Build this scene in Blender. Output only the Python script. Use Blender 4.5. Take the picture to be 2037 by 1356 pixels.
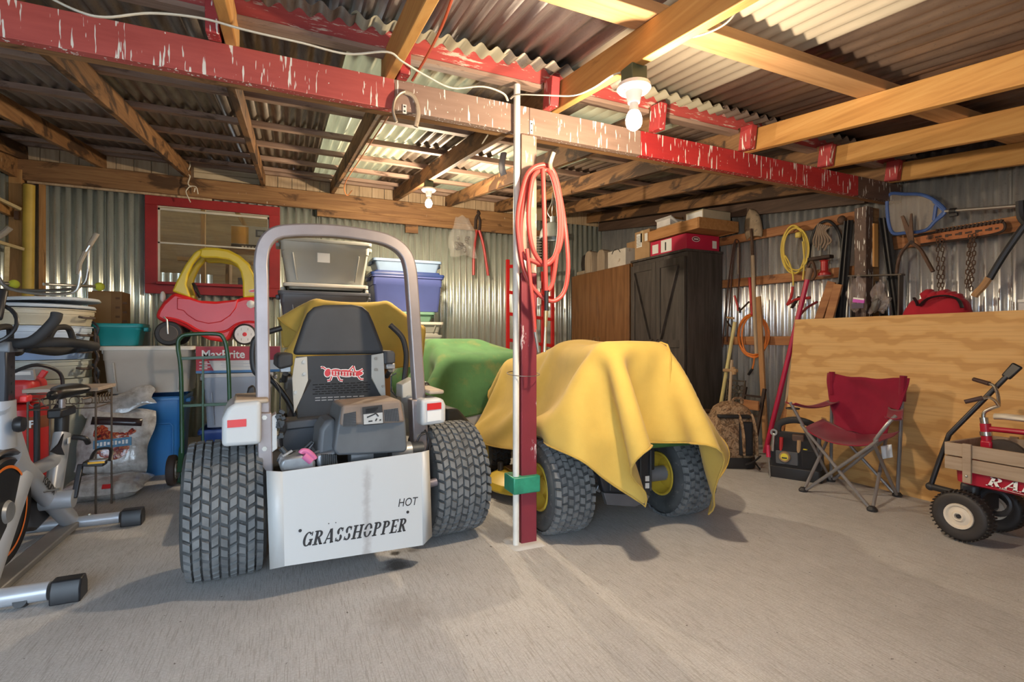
import bpy, math, random
import numpy as np
from mathutils import Vector, Matrix
random.seed(7)
scene = bpy.context.scene
for o in list(bpy.data.objects): bpy.data.objects.remove(o)
COL = scene.collection
PI = math.pi
# ------------------------------------------------------------ camera
CAMH, FPX, CXP, CYP, TH = 1.05, 1000.0, 1018.5, 678.0, math.radians(23.9)
cam_d = bpy.data.cameras.new('camera'); cam = bpy.data.objects.new('camera', cam_d); COL.objects.link(cam)
cam_d.sensor_fit = 'HORIZONTAL'; cam_d.sensor_width = 36.0; cam_d.lens = FPX / 2037 * 36.0; cam_d.clip_start = .02
cam.location = (0, 0, CAMH); cam.rotation_euler = (math.radians(90), 0, -TH)
scene.camera = cam
# ------------------------------------------------------------ daylight, exposure
world = bpy.data.worlds.new('world'); scene.world = world; world.use_nodes = True
bgn = world.node_tree.nodes['Background']; bgn.inputs[0].default_value = (.66, .82, 1.0, 1); bgn.inputs[1].default_value = 6.4
vs = scene.view_settings
vs.view_transform = 'Standard'; vs.look = 'None'; vs.gamma = 1; vs.use_curve_mapping = False; vs.exposure = 0.42
BULB_FRONT, BULB_BACK = 58.0, 100.0
# ------------------------------------------------------------ pixel -> place
_s, _c = math.sin(TH), math.cos(TH)
def ray(x, y):
    u = (x - CXP) / FPX; v = (CYP - y) / FPX
    return Vector((u * _c + _s, _c - u * _s, v))
def gnd(x, y, z=0.0):
    d = ray(x, y); t = (z - CAMH) / d.z; return Vector((d.x * t, d.y * t, z))
def atY(x, y, Y):
    d = ray(x, y); t = Y / d.y; return Vector((d.x * t, Y, CAMH + d.z * t))
def atX(x, y, X):
    d = ray(x, y); t = X / d.x; return Vector((X, d.y * t, CAMH + d.z * t))
def atT(x, y, t):
    d = ray(x, y); return Vector((d.x * t, d.y * t, CAMH + d.z * t))
# ------------------------------------------------------------ mesh helpers
MTX = {}
def V(*a): return Vector(a)
def frame(d, up=None):
    d = Vector(d).normalized()
    up = Vector(up) if up else (Vector((0, 0, 1)) if abs(d.z) < .95 else Vector((0, 1, 0)))
    x = up.cross(d).normalized(); y = d.cross(x)
    return x, y, d
def R3(rx=0, ry=0, rz=0):
    return (Matrix.Rotation(rz, 4, 'Z') @ Matrix.Rotation(ry, 4, 'Y') @ Matrix.Rotation(rx, 4, 'X'))
def T(x, y, z): return Matrix.Translation((x, y, z))
class MB:
    def __init__(s): s.v = []; s.f = []
    def add(s, vs_, fs_, m=None):
        n = len(s.v)
        s.v += [(m @ Vector(p)) if m is not None else Vector(p) for p in vs_]
        s.f += [tuple(i + n for i in f) for f in fs_]
        return s
    def box(s, c, d, rz=0, rx=0, ry=0, m=None):
        a, b, e = d[0] / 2, d[1] / 2, d[2] / 2
        p = [(x, y, z) for x in (-a, a) for y in (-b, b) for z in (-e, e)]
        f = [(0, 1, 3, 2), (4, 6, 7, 5), (0, 4, 5, 1), (2, 3, 7, 6), (0, 2, 6, 4), (1, 5, 7, 3)]
        mm = T(*c) @ R3(rx, ry, rz)
        return s.add(p, f, (m @ mm) if m is not None else mm)
    def bar(s, p0, p1, w, h, up=None, w1=None, h1=None):
        p0, p1 = Vector(p0), Vector(p1); x, y, d = frame(p1 - p0, up)
        q = []
        for p, ww, hh in ((p0, w, h), (p1, w1 or w, h1 or h)):
            for a, b in ((-1, -1), (1, -1), (1, 1), (-1, 1)): q.append(p + x * (a * ww / 2) + y * (b * hh / 2))
        return s.add(q, [(3, 2, 1, 0), (4, 5, 6, 7)] + [(i, (i + 1) % 4, 4 + (i + 1) % 4, 4 + i) for i in range(4)])
    def tube(s, pts, r, n=8, closed=False, cap=True, flat=None, up=None, ph=0.0):
        pts = [Vector(p) for p in pts]; k = len(pts); rr = r if isinstance(r, (list, tuple)) else [r] * k
        base = len(s.v); px = None
        for i, p in enumerate(pts):
            if closed: d = pts[(i + 1) % k] - pts[i - 1]
            else: d = pts[min(i + 1, k - 1)] - pts[max(i - 1, 0)]
            if d.length < 1e-9: d = Vector((0, 0, 1))
            d.normalize()
            if px is None: x, y, _ = frame(d, up)
            else:
                x = px - d * px.dot(d)
                if x.length < 1e-6: x, y, _ = frame(d)
                x.normalize(); y = d.cross(x)
            px = x
            fy = flat if flat else 1
            for j in range(n):
                a = 2 * PI * j / n + ph
                s.v.append(p + x * (math.cos(a) * rr[i]) + y * (math.sin(a) * rr[i] * fy))
        for i in range(k if closed else k - 1):
            a0 = base + i * n; b0 = base + ((i + 1) % k) * n
            for j in range(n): s.f.append((a0 + j, a0 + (j + 1) % n, b0 + (j + 1) % n, b0 + j))
        if cap and not closed:
            s.f.append(tuple(base + j for j in reversed(range(n)))); s.f.append(tuple(base + (k - 1) * n + j for j in range(n)))
        return s
    def cyl(s, p0, p1, r, r1=None, n=16): return s.tube([p0, p1], [r, r if r1 is None else r1], n)
    def lathe(s, prof, c=(0, 0, 0), axis=(0, 0, 1), n=24, cap=False):
        x, y, d = frame(axis); c = Vector(c); base = len(s.v); k = len(prof)
        for j in range(n):
            a = 2 * PI * j / n; e = x * math.cos(a) + y * math.sin(a)
            for r, h in prof: s.v.append(c + e * r + d * h)
        for j in range(n):
            a0 = base + j * k; b0 = base + ((j + 1) % n) * k
            for i in range(k - 1): s.f.append((a0 + i, b0 + i, b0 + i + 1, a0 + i + 1))
        if cap:
            s.f.append(tuple(base + j * k for j in reversed(range(n)))); s.f.append(tuple(base + j * k + k - 1 for j in range(n)))
        return s
    def sphere(s, c, r, n=16, m=10, sc=(1, 1, 1), rot=None):
        base = len(s.v); c = Vector(c); vs_ = []; fs_ = []
        for i in range(m + 1):
            t = PI * i / m
            for j in range(n):
                a = 2 * PI * j / n
                p = Vector((math.sin(t) * math.cos(a) * r * sc[0], math.sin(t) * math.sin(a) * r * sc[1], math.cos(t) * r * sc[2]))
                vs_.append(c + ((rot @ p) if rot is not None else p))
        for i in range(m):
            for j in range(n): fs_.append((i * n + j, (i + 1) * n + j, (i + 1) * n + (j + 1) % n, i * n + (j + 1) % n))
        return s.add(vs_, fs_)
    def prism(s, outline, depth, m=None):
        n = len(outline)
        vs_ = [(x, y, 0) for x, y in outline] + [(x, y, depth) for x, y in outline]
        fs_ = [tuple(reversed(range(n))), tuple(range(n, 2 * n))] + [(i, (i + 1) % n, n + (i + 1) % n, n + i) for i in range(n)]
        return s.add(vs_, fs_, m)
    def loft(s, rings, closed=True, cap=True):
        base = len(s.v); n = len(rings[0])
        for r in rings: s.v += [Vector(p) for p in r]
        for i in range(len(rings) - 1):
            a0 = base + i * n; b0 = a0 + n
            for j in range(n if closed else n - 1): s.f.append((a0 + j, a0 + (j + 1) % n, b0 + (j + 1) % n, b0 + j))
        if cap:
            s.f.append(tuple(base + j for j in reversed(range(n)))); e = base + (len(rings) - 1) * n
            s.f.append(tuple(e + j for j in range(n)))
        return s
    def grid(s, fn, nu, nv, wrap=False):
        base = len(s.v)
        for i in range(nu + 1):
            for j in range(nv + 1): s.v.append(Vector(fn(i / nu, j / nv)))
        for i in range(nu):
            for j in range(nv):
                a = base + i * (nv + 1) + j; s.f.append((a, a + nv + 1, a + nv + 2, a + 1))
        return s
    def build(s, name, mat, parent=None, world=False, bevel=0, seg=2, ang=35, solid=0, sub=0, flat=False):
        me = bpy.data.meshes.new(name)
        vs_ = s.v
        if world and parent is not None:
            inv = MTX[parent.name].inverted(); vs_ = [inv @ p for p in vs_]
        me.from_pydata([tuple(p) for p in vs_], [], s.f); me.validate()
        if not flat:
            me.shade_smooth(); me.set_sharp_from_angle(angle=math.radians(ang))
        if mat is not None: me.materials.append(mat)
        o = bpy.data.objects.new(name, me); COL.objects.link(o)
        if parent is not None: o.parent = parent; MTX[o.name] = MTX[parent.name]
        else: MTX[o.name] = Matrix.Identity(4)
        if solid:
            m_ = o.modifiers.new('solidify', 'SOLIDIFY'); m_.thickness = abs(solid); m_.offset = -1 if solid > 0 else 0
        if sub:
            m_ = o.modifiers.new('subsurf', 'SUBSURF'); m_.levels = sub; m_.render_levels = sub
        if bevel:
            m_ = o.modifiers.new('bevel', 'BEVEL'); m_.width = bevel; m_.segments = seg; m_.limit_method = 'ANGLE'; m_.angle_limit = math.radians(40)
        return o
def thing(name, label, cat, loc=(0, 0, 0), rz=0, group=None):
    o = bpy.data.objects.new(name, None); COL.objects.link(o); o.location = loc; o.rotation_euler = (0, 0, rz)
    o.empty_display_size = .1
    o['label'] = label; o['category'] = cat
    if group: o['group'] = group
    MTX[o.name] = T(*loc) @ Matrix.Rotation(rz, 4, 'Z')
    return o
def tag(o, label, cat, group=None):
    o['label'] = label; o['category'] = cat
    if group: o['group'] = group
    return o
def struct(name):
    o = bpy.data.objects.new(name, None); COL.objects.link(o); o['kind'] = 'structure'; o.empty_display_size = .1
    MTX[o.name] = Matrix.Identity(4); return o
def inst(src, loc, rot=(0, 0, 0), sc=(1, 1, 1), parent=None, mat=None):
    o = src.copy(); COL.objects.link(o); o.location = loc; o.rotation_euler = rot; o.scale = sc
    if parent is not None: o.parent = parent
    MTX[o.name] = MTX[src.name]; return o
def arc(c, r, a0, a1, n, u=(1, 0, 0), w=(0, 0, 1)):
    c, u, w = Vector(c), Vector(u), Vector(w)
    return [c + u * (r * math.cos(a0 + (a1 - a0) * i / n)) + w * (r * math.sin(a0 + (a1 - a0) * i / n)) for i in range(n + 1)]
def smooth_path(pts, k=6, closed=False):
    p = [Vector(q) for q in pts]; n = len(p); out = []
    for i in range(n if closed else n - 1):
        g = lambda j: p[j % n] if closed else p[max(0, min(n - 1, j))]
        a, b, c, d = g(i - 1), g(i), g(i + 1), g(i + 2)
        for q in range(k):
            t = q / k
            out.append(.5 * ((2 * b) + (c - a) * t + (2 * a - 5 * b + 4 * c - d) * t * t + (3 * b - a - 3 * c + d) * t ** 3))
    if not closed: out.append(p[-1])
    return out
def rrect(w, h, r, n=4):
    o = []
    for cx, cy, a in ((w / 2 - r, h / 2 - r, 0), (-w / 2 + r, h / 2 - r, PI / 2), (-w / 2 + r, -h / 2 + r, PI), (w / 2 - r, -h / 2 + r, 1.5 * PI)):
        o += [(cx + r * math.cos(a + PI / 2 * i / n), cy + r * math.sin(a + PI / 2 * i / n)) for i in range(n + 1)]
    return o
def text_mesh(txt, size, name, mat, parent, m, shear=0, bold=0, ext=.0006, sx=1, align='CENTER'):
    cu = bpy.data.curves.new('txt', 'FONT'); cu.body = txt; cu.size = size; cu.shear = shear; cu.offset = bold; cu.extrude = ext
    cu.align_x = align; cu.resolution_u = 3
    ob = bpy.data.objects.new('txt', cu); COL.objects.link(ob)
    dg = bpy.context.evaluated_depsgraph_get(); me = bpy.data.meshes.new_from_object(ob.evaluated_get(dg))
    bpy.data.objects.remove(ob); bpy.data.curves.remove(cu)
    me.transform(m @ Matrix.Diagonal((sx, 1, 1, 1))); me.materials.clear(); me.materials.append(mat)
    o = bpy.data.objects.new(name, me); COL.objects.link(o); o.parent = parent; MTX[o.name] = MTX[parent.name]
    return o
def hit(t, x, y, axis, val):
    m = MTX[t.name].inverted(); o = m @ Vector((0, 0, CAMH)); d = m.to_3x3() @ ray(x, y)
    return o + d * ((val - o[axis]) / d[axis])
def basis(o, x, y):
    o, x, y = Vector(o), Vector(x).normalized(), Vector(y); z = x.cross(y).normalized(); y = z.cross(x)
    return Matrix(((x.x, y.x, z.x, o.x), (x.y, y.y, z.y, o.y), (x.z, y.z, z.z, o.z), (0, 0, 0, 1)))
# ------------------------------------------------------------ materials
MATS = {}
class NT:
    def __init__(s, name):
        s.m = bpy.data.materials.new(name); s.m.use_nodes = True; s.t = s.m.node_tree; s.n = s.t.nodes
        s.b = s.n['Principled BSDF']; s.out = s.n['Material Output']
    def node(s, ty, **k):
        n = s.n.new(ty)
        for a, v in k.items():
            if a.startswith('i_'):
                key = a[2:]; key = int(key) if key.isdigit() else key.replace('_', ' ')
                n.inputs[key].default_value = v
            else: setattr(n, a, v)
        return n
    def link(s, a, b): s.t.links.new(a, b)
    def coords(s, scale=(1, 1, 1), rand=True, rot=(0, 0, 0)):
        tc = s.node('ShaderNodeTexCoord'); mp = s.node('ShaderNodeMapping'); mp.inputs['Scale'].default_value = scale; mp.inputs['Rotation'].default_value = rot
        if rand:
            oi = s.node('ShaderNodeObjectInfo'); ml = s.node('ShaderNodeMath', operation='MULTIPLY'); ml.inputs[1].default_value = 37.0
            s.link(oi.outputs['Random'], ml.inputs[0]); ad = s.node('ShaderNodeVectorMath', operation='ADD')
            s.link(tc.outputs['Object'], ad.inputs[0]); s.link(ml.outputs[0], ad.inputs[1]); s.link(ad.outputs[0], mp.inputs[0])
        else: s.link(tc.outputs['Object'], mp.inputs[0])
        return mp.outputs[0]
    def noise(s, vec, scale=5, detail=4, rough=.55, dist=0):
        n = s.node('ShaderNodeTexNoise'); n.inputs['Scale'].default_value = scale; n.inputs['Detail'].default_value = detail
        n.inputs['Roughness'].default_value = rough; n.inputs['Distortion'].default_value = dist; s.link(vec, n.inputs['Vector']); return n.outputs['Fac']
    def ramp(s, fac, stops):
        r = s.node('ShaderNodeValToRGB'); e = r.color_ramp.elements
        while len(e) < len(stops): e.new(.5)
        for q, (p, c) in zip(e, stops): q.position = p; q.color = (*c, 1) if len(c) == 3 else c
        s.link(fac, r.inputs[0]); return r.outputs[0]
    def mix(s, fac, a, b):
        m = s.node('ShaderNodeMix', data_type='RGBA')
        if hasattr(fac, 'links'): s.link(fac, m.inputs[0])
        else: m.inputs[0].default_value = fac
        for q, i in ((a, 6), (b, 7)):
            if hasattr(q, 'links'): s.link(q, m.inputs[i])
            else: m.inputs[i].default_value = (*q, 1)
        return m.outputs[2]
    def math(s, op, a, b=0.0, clamp=False):
        m = s.node('ShaderNodeMath', operation=op); m.use_clamp = clamp
        for q, i in ((a, 0), (b, 1)):
            if hasattr(q, 'links'): s.link(q, m.inputs[i])
            else: m.inputs[i].default_value = q
        return m.outputs[0]
    def color(s, c): s.link(c, s.b.inputs['Base Color'])
    def bump(s, h, dist=.002, strength=.6):
        b = s.node('ShaderNodeBump'); b.inputs['Distance'].default_value = dist; b.inputs['Strength'].default_value = strength
        s.link(h, b.inputs['Height']); s.link(b.outputs[0], s.b.inputs['Normal'])
def dk(c, k): return tuple(min(1, max(0, q * k)) for q in c)
def mat(name, c, rough=.5, metal=0, var=.15, vs_=6, bump=0, bs=60, spec=.5, wear=None, wamt=.5, ws=12, emit=0, alpha=1, trans=0, scale=(1, 1, 1), sheen=0, coat=0):
    if name in MATS: return MATS[name]
    k = NT(name); vec = k.coords(scale); n = k.noise(vec, vs_, 5)
    col = k.ramp(n, [(.28, dk(c, 1 - var)), (.72, dk(c, 1 + var))])
    if wear:
        w = k.noise(vec, ws, 6, .65); f = k.ramp(w, [(wamt, (0, 0, 0)), (wamt + .05, (1, 1, 1))]); col = k.mix(f, col, wear)
    k.color(col); k.b.inputs['Roughness'].default_value = rough; k.b.inputs['Metallic'].default_value = metal
    k.b.inputs['Specular IOR Level'].default_value = spec; k.b.inputs['Alpha'].default_value = alpha
    k.b.inputs['Transmission Weight'].default_value = trans
    if coat: k.b.inputs['Coat Weight'].default_value = coat
    if sheen: k.b.inputs['Sheen Weight'].default_value = sheen
    if emit: k.b.inputs['Emission Color'].default_value = (*c, 1); k.b.inputs['Emission Strength'].default_value = emit
    if bump: k.bump(k.noise(vec, bs, 4), bump)
    MATS[name] = k.m; return k.m
def wood(name, stops, axis=0, sc=1.0, rough=.65, stretch=14, dark=None, damt=.62, bump=.0015, spots=None, white=None):
    if name in MATS: return MATS[name]
    k = NT(name); s3 = [stretch * sc] * 3; s3[axis] = sc
    vec = k.coords(tuple(s3)); n = k.noise(vec, 1.6, 8, .62, .9)
    col = k.ramp(n, stops); v1 = k.coords((1, 1, 1))
    if dark:
        s4 = [2.6] * 3; s4[axis] = 1.0
        d = k.noise(k.coords(tuple(s4)), 2.4, 5, .6, .6); col = k.mix(k.ramp(d, [(damt, (0, 0, 0)), (damt + .07, (.85, .85, .85))]), col, dark)
    if white:
        w = k.noise(k.coords((34, 34, 5)), 1.0, 3, .5); col = k.mix(k.ramp(w, [(white, (0, 0, 0)), (white + .02, (1, 1, 1))]), col, (.75, .70, .60))
    k.color(col); k.b.inputs['Roughness'].default_value = rough; k.bump(n, bump); k.b.inputs['Specular IOR Level'].default_value = .35
    MATS[name] = k.m; return k.m
def painted(name, c, c2, drip=True, peel=None, pamt=.6):
    if name in MATS: return MATS[name]
    k = NT(name); vec = k.coords((1.2, 8, 8)); n = k.noise(vec, 3, 6, .6)
    col = k.ramp(n, [(.3, c2), (.7, c)])
    if peel:
        p = k.noise(k.coords((3, 22, 22)), 2.0, 7, .7); col = k.mix(k.ramp(p, [(pamt, (0, 0, 0)), (pamt + .04, (1, 1, 1))]), col, peel)
    if drip:
        d = k.noise(k.coords((85, 85, 9)), 1.0, 2, .45); col = k.mix(k.ramp(d, [(.635, (0, 0, 0)), (.655, (1, 1, 1))]), col, (.82, .80, .74))
        d2 = k.noise(k.coords((1, 1, 1)), 70, 1); col = k.mix(k.ramp(d2, [(.76, (0, 0, 0)), (.78, (1, 1, 1))]), col, (.80, .78, .72))
    k.color(col); k.b.inputs['Roughness'].default_value = .6; k.bump(n, .001)
    MATS[name] = k.m; return k.m
# ============================================================ materials of the shed
def metal_sheet(name, c, c2, rough=.30, metal=.72, spots=None, axis=2):
    k = NT(name); s3 = [9, 9, 9]; s3[axis] = 1.2
    n = k.noise(k.coords(tuple(s3)), 2, 6, .6); sp = k.noise(k.coords((1, 1, 1)), 90, 2)
    col = k.ramp(n, [(.3, c2), (.7, c)])
    col = k.mix(k.ramp(sp, [(.62, (0, 0, 0)), (.72, (.45, .45, .45))]), col, dk(c2, .6))
    k.color(col); k.b.inputs['Roughness'].default_value = rough; k.b.inputs['Metallic'].default_value = metal
    k.bump(sp, .0006); return k.m
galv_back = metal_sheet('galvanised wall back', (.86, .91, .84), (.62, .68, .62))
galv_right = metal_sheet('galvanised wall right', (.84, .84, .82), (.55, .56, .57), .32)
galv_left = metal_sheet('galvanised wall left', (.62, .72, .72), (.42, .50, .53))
tin_rear = metal_sheet('old roof tin', (.30, .25, .20), (.13, .10, .08), .45, .5, axis=1)
tin_grey = metal_sheet('grey roof tin', (.34, .30, .29), (.19, .165, .165), .4, .5, axis=1)
tin_brown = metal_sheet('brown roof tin', (.24, .17, .13), (.12, .085, .07), .4, .4, axis=1)
tin_orange = metal_sheet('rust striped roof tin', (.30, .17, .10), (.10, .07, .065), .4, .4, axis=1)
def fibreglass(name, c, w):
    k = NT(name); n = k.noise(k.coords((8, 1, 8)), 2, 5); col = k.ramp(n, [(.3, dk(c, .85)), (.7, c)])
    k.color(col); k.b.inputs['Roughness'].default_value = .5
    tr = k.node('ShaderNodeBsdfTranslucent'); k.link(col, tr.inputs[0]); mx = k.node('ShaderNodeMixShader'); mx.inputs[0].default_value = w
    k.link(k.b.outputs[0], mx.inputs[1]); k.link(tr.outputs[0], mx.inputs[2]); k.link(mx.outputs[0], k.out.inputs[0]); return k.m
fib_cream = fibreglass('cream fibreglass', (.50, .44, .345), .16)
fib_old = fibreglass('weathered fibreglass', (.60, .55, .40), .45)
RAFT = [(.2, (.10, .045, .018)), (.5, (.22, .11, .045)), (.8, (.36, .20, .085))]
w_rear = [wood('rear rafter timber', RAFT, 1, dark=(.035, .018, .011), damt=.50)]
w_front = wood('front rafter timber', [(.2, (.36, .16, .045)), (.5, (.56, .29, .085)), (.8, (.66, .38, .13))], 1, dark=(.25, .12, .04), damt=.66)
w_purlin = wood('purlin timber', [(.2, (.17, .10, .075)), (.5, (.33, .22, .17)), (.8, (.48, .34, .25))], 0, dark=(.09, .05, .035), damt=.6)
w_plate = wood('plate timber', [(.2, (.13, .06, .025)), (.5, (.27, .14, .06)), (.8, (.42, .24, .10))], 0, dark=(.06, .03, .015), damt=.58, white=.74)
w_gap = wood('gap board timber', [(.2, (.26, .17, .10)), (.5, (.48, .35, .22)), (.8, (.60, .46, .31))], 2, dark=(.22, .13, .07), damt=.66)
w_rail = wood('rail timber', [(.2, (.20, .075, .03)), (.5, (.37, .16, .065)), (.8, (.50, .25, .10))], 1, dark=(.10, .04, .02), damt=.62)
w_stud = wood('stud timber', [(.2, (.24, .11, .04)), (.5, (.42, .22, .08)), (.8, (.55, .31, .12))], 2, dark=(.1, .05, .02), damt=.62)
w_orange = wood('orange offcut timber', [(.2, (.48, .20, .05)), (.5, (.68, .33, .10)), (.8, (.75, .42, .15))], 2)
red_beam = painted('red beam paint', (.52, .105, .09), (.40, .07, .06))
red_beam2 = painted('deep red beam paint', (.48, .03, .03), (.36, .02, .025))
taupe_beam = painted('taupe beam paint', (.33, .22, .17), (.25, .16, .12))
dark_beam = painted('dark brown beam paint', (.13, .075, .055), (.085, .05, .04))
red_fascia = painted('peeling red fascia', (.50, .08, .07), (.36, .05, .05), drip=False, peel=(.62, .50, .42), pamt=.56)
red_tail = painted('red rafter tail paint', (.47, .05, .05), (.34, .035, .04))
dark_plain = wood('dark plate timber', [(.2, (.045, .026, .018)), (.5, (.085, .05, .035)), (.8, (.13, .08, .055))], 1)
# ------------------------------------------------------------ floor
def floor_mat():
    k = NT('broomed concrete'); tc = k.node('ShaderNodeTexCoord').outputs['Object']
    mp = k.node('ShaderNodeMapping'); mp.inputs['Scale'].default_value = (210, 10, 1); mp.inputs['Rotation'].default_value = (0, 0, -.12); k.link(tc, mp.inputs[0])
    broom = k.noise(mp.outputs[0], 1.0, 4, .6, .5); big = k.noise(tc, 1.3, 5, .6); mid = k.noise(tc, 9, 6, .65); fine = k.noise(tc, 130, 3, .6)
    col = k.ramp(big, [(.25, (.43, .425, .42)), (.75, (.57, .565, .56))])
    col = k.mix(k.ramp(mid, [(.3, (.0, .0, .0)), (.8, (.5, .5, .5))]), col, (.66, .65, .64))
    col = k.mix(k.ramp(broom, [(.36, (.50, .50, .50)), (.50, (0, 0, 0))]), col, (.26, .23, .20))
    col = k.mix(k.ramp(fine, [(.40, (.35, .35, .35)), (.62, (0, 0, 0))]), col, (.30, .28, .26)); grit = k.noise(tc, 28, 5, .7); col = k.mix(k.ramp(grit, [(.60, (0, 0, 0)), (.72, (.35, .35, .35))]), col, (.26, .23, .21))
    sp = k.noise(tc, 42, 2, .4); col = k.mix(k.ramp(sp, [(.755, (0, 0, 0)), (.775, (.85, .85, .85))]), col, (.10, .08, .07))
    wob = k.noise(tc, 16, 4, .6)
    def stain(c, r, depth, colr, col, sx=1.0):
        s_ = k.node('ShaderNodeVectorMath', operation='SUBTRACT'); k.link(tc, s_.inputs[0]); s_.inputs[1].default_value = (c[0], c[1], 0)
        m_ = k.node('ShaderNodeVectorMath', operation='MULTIPLY'); k.link(s_.outputs[0], m_.inputs[0]); m_.inputs[1].default_value = (1 / r, sx / r, 0)
        l_ = k.node('ShaderNodeVectorMath', operation='LENGTH'); k.link(m_.outputs[0], l_.inputs[0])
        d_ = k.math('ADD', l_.outputs['Value'], k.math('MULTIPLY', k.math('SUBTRACT', wob, .5), 1.5))
        return k.mix(k.ramp(d_, [(.35, (depth,) * 3), (1.0, (0, 0, 0))]), col, colr)
    a = gnd(790, 1122); col = stain(a, .085, .8, (.07, .06, .05), col)
    a = gnd(786, 1100); col = stain(a, .03, .9, (.04, .035, .03), col)
    a = gnd(822, 1095); col = stain(a, .035, .55, (.12, .10, .08), col)
    a = gnd(800, 1215); col = stain(a, .16, .35, (.24, .21, .18), col)
    a = gnd(1000, 1055); col = stain(a, .22, .3, (.25, .20, .15), col)
    k.color(col); k.b.inputs['Roughness'].default_value = .85; k.b.inputs['Specular IOR Level'].default_value = .25
    hh = k.math('ADD', k.math('MULTIPLY', broom, 1.0), k.math('MULTIPLY', fine, .35)); k.bump(hh, .004, .55)
    return k.m
fl = MB().box((.95, 1.75, -.06), (7.1, 9.7, .12)).build('floor', floor_mat()); fl['kind'] = 'structure'
og = MB().box((0, 0, -.20), (60, 60, .1)).build('ground', mat('outside gravel', (.40, .37, .33), .9, var=.2, bump=.01, bs=40)); og['kind'] = 'structure'
# ------------------------------------------------------------ corrugated sheets
def corr(mb, a, b, up, nrm, pitch, amp=.0165, per=8, ph=0.0, n2=1):
    """sheet spanned by a->b (across the ribs) and the vector(s) up (along the ribs)"""
    a, b, up, nrm = Vector(a), Vector(b), Vector(up), Vector(nrm).normalized()
    L = (b - a).length; n = max(4, int(L / pitch * per)); d = (b - a) / n
    lo, hi = [], []
    for i in range(n + 1):
        h = amp * math.sin(2 * PI * (i * L / n) / pitch + ph); lo.append(a + d * i + nrm * h); hi.append(a + d * i + nrm * h + up)
    mb.add(lo + hi, [(i, i + 1, n + 2 + i, n + 1 + i) for i in range(n)]); return mb
XL, XR, YB, YF = -2.46, 4.34, 6.45, -.75
def zr(y): return 2.25 + .138 * (y - 2.35)
wb = struct('wall_back')
def sheet(parent, a, b, z0, z1, nrm, pitch, m, ph=0):
    d = (Vector(b) - Vector(a)).normalized() * .04; b = tuple(Vector(b) + d)
    return corr(MB(), (*a, z0), (*b, z0), (0, 0, z1 - z0), nrm, pitch, ph=ph).build('corrugated_sheet', m, parent, solid=-.0015, ang=60)
x = XL; i = 0
WX0, WX1, WZ0, WZ1 = -1.33, -.16, 1.62, 2.52
while x < XR - .01:
    x1 = min(x + .69, XR); y = YB + (i % 2) * .004
    segs = [(x, x1)]
    if x < WX1 and x1 > WX0:
        for q0, q1 in ((max(x, WX0), min(x1, WX1)),):
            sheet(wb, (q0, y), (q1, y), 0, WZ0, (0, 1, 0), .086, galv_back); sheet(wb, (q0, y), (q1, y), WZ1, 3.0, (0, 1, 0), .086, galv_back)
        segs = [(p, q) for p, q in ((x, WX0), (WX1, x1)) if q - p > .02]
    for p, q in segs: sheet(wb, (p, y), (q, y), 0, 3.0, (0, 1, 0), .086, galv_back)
    x = x1; i += 1
plate = MB().box((.2, YB - .09, 2.705), (5.3, .05, .20)).build('plate', w_plate, wb, bevel=.004)
MB().box((2.0, YB - .085, 2.57), (3.4, .04, .085)).build('under_plate', w_plate, wb, bevel=.003)
MB().box((-1.55, YB - .075, 2.60), (1.55, .02, .03)).build('plate_strip', w_gap, wb)
MB().box((1.43, YB - .06, 2.5), (.16, .03, .14)).build('patch_board', w_plate, wb)
for i in range(44):
    xx = XL + .06 + i * .152
    if True: MB().box((xx + .074, YB - .012 + random.uniform(-.003, .003), 2.93), (.146, .018, .30)).build('gap_board', w_gap, wb)
for zz in (2.86, 2.925): MB().box((-.63, YB - .035, zz), (.64, .02, .06)).build('gap_plank', wood('gap plank timber', [(.2, (.36, .27, .17)), (.5, (.52, .42, .28)), (.8, (.62, .52, .37))], 0), wb)
# ------------------------------------------------------------ right wall
wr = struct('wall_right'); y = YF; i = 0
while y < YB - .01:
    y1 = min(y + .61, YB); xx = XR + (i % 2) * .004
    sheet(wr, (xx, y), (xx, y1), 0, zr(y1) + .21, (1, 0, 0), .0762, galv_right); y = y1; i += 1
def rail(y0, z0, y1, z1, h=.085): MB().bar((XR - .035, y0, z0), (XR - .035, y1, z1), .038, h, up=(0, 0, 1)).build('rail', w_rail, wr, bevel=.003)
rail(2.52, 2.08, YB - .05, 2.20); rail(2.52, 1.63, YB - .05, 1.72); rail(2.52, 1.05, YB - .05, 1.06)
rail(YF, 1.80, 2.42, 1.81, .10); rail(YF, 1.02, 2.42, 1.03)
MB().bar((XR - .05, 2.56, zr(2.56) - .03), (XR - .05, YB - .05, zr(YB) - .03), .05, .16, up=(0, 0, 1)).build('top_plate', dark_plain, wr)
# ------------------------------------------------------------ left wall
wl = struct('wall_left'); y = YF; i = 0
while y < YB - .01:
    y1 = min(y + .69, YB); xx = XL - (i % 2) * .004
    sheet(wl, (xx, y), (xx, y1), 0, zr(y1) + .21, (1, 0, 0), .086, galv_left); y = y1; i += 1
for zz in (2.28, 1.1): MB().bar((XL + .035, 2.6, zz), (XL + .035, YB - .1, zz), .038, .09, up=(0, 0, 1)).build('rail', w_stud, wl, bevel=.003)
MB().bar((XL + .05, 2.4, 2.62), (XL + .05, YB - .04, 2.72), .05, .2, up=(0, 0, 1)).build('top_plate', w_plate, wl, bevel=.004)
MB().box((XL + .06, YB - .07, 1.35), (.10, .10, 2.7)).build('corner_stud', w_stud, wl, bevel=.004)
MB().box((XL + .235, YB - .045, 1.3), (.04, .05, 2.6)).build('stud', w_stud, wl, bevel=.003)
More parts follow.
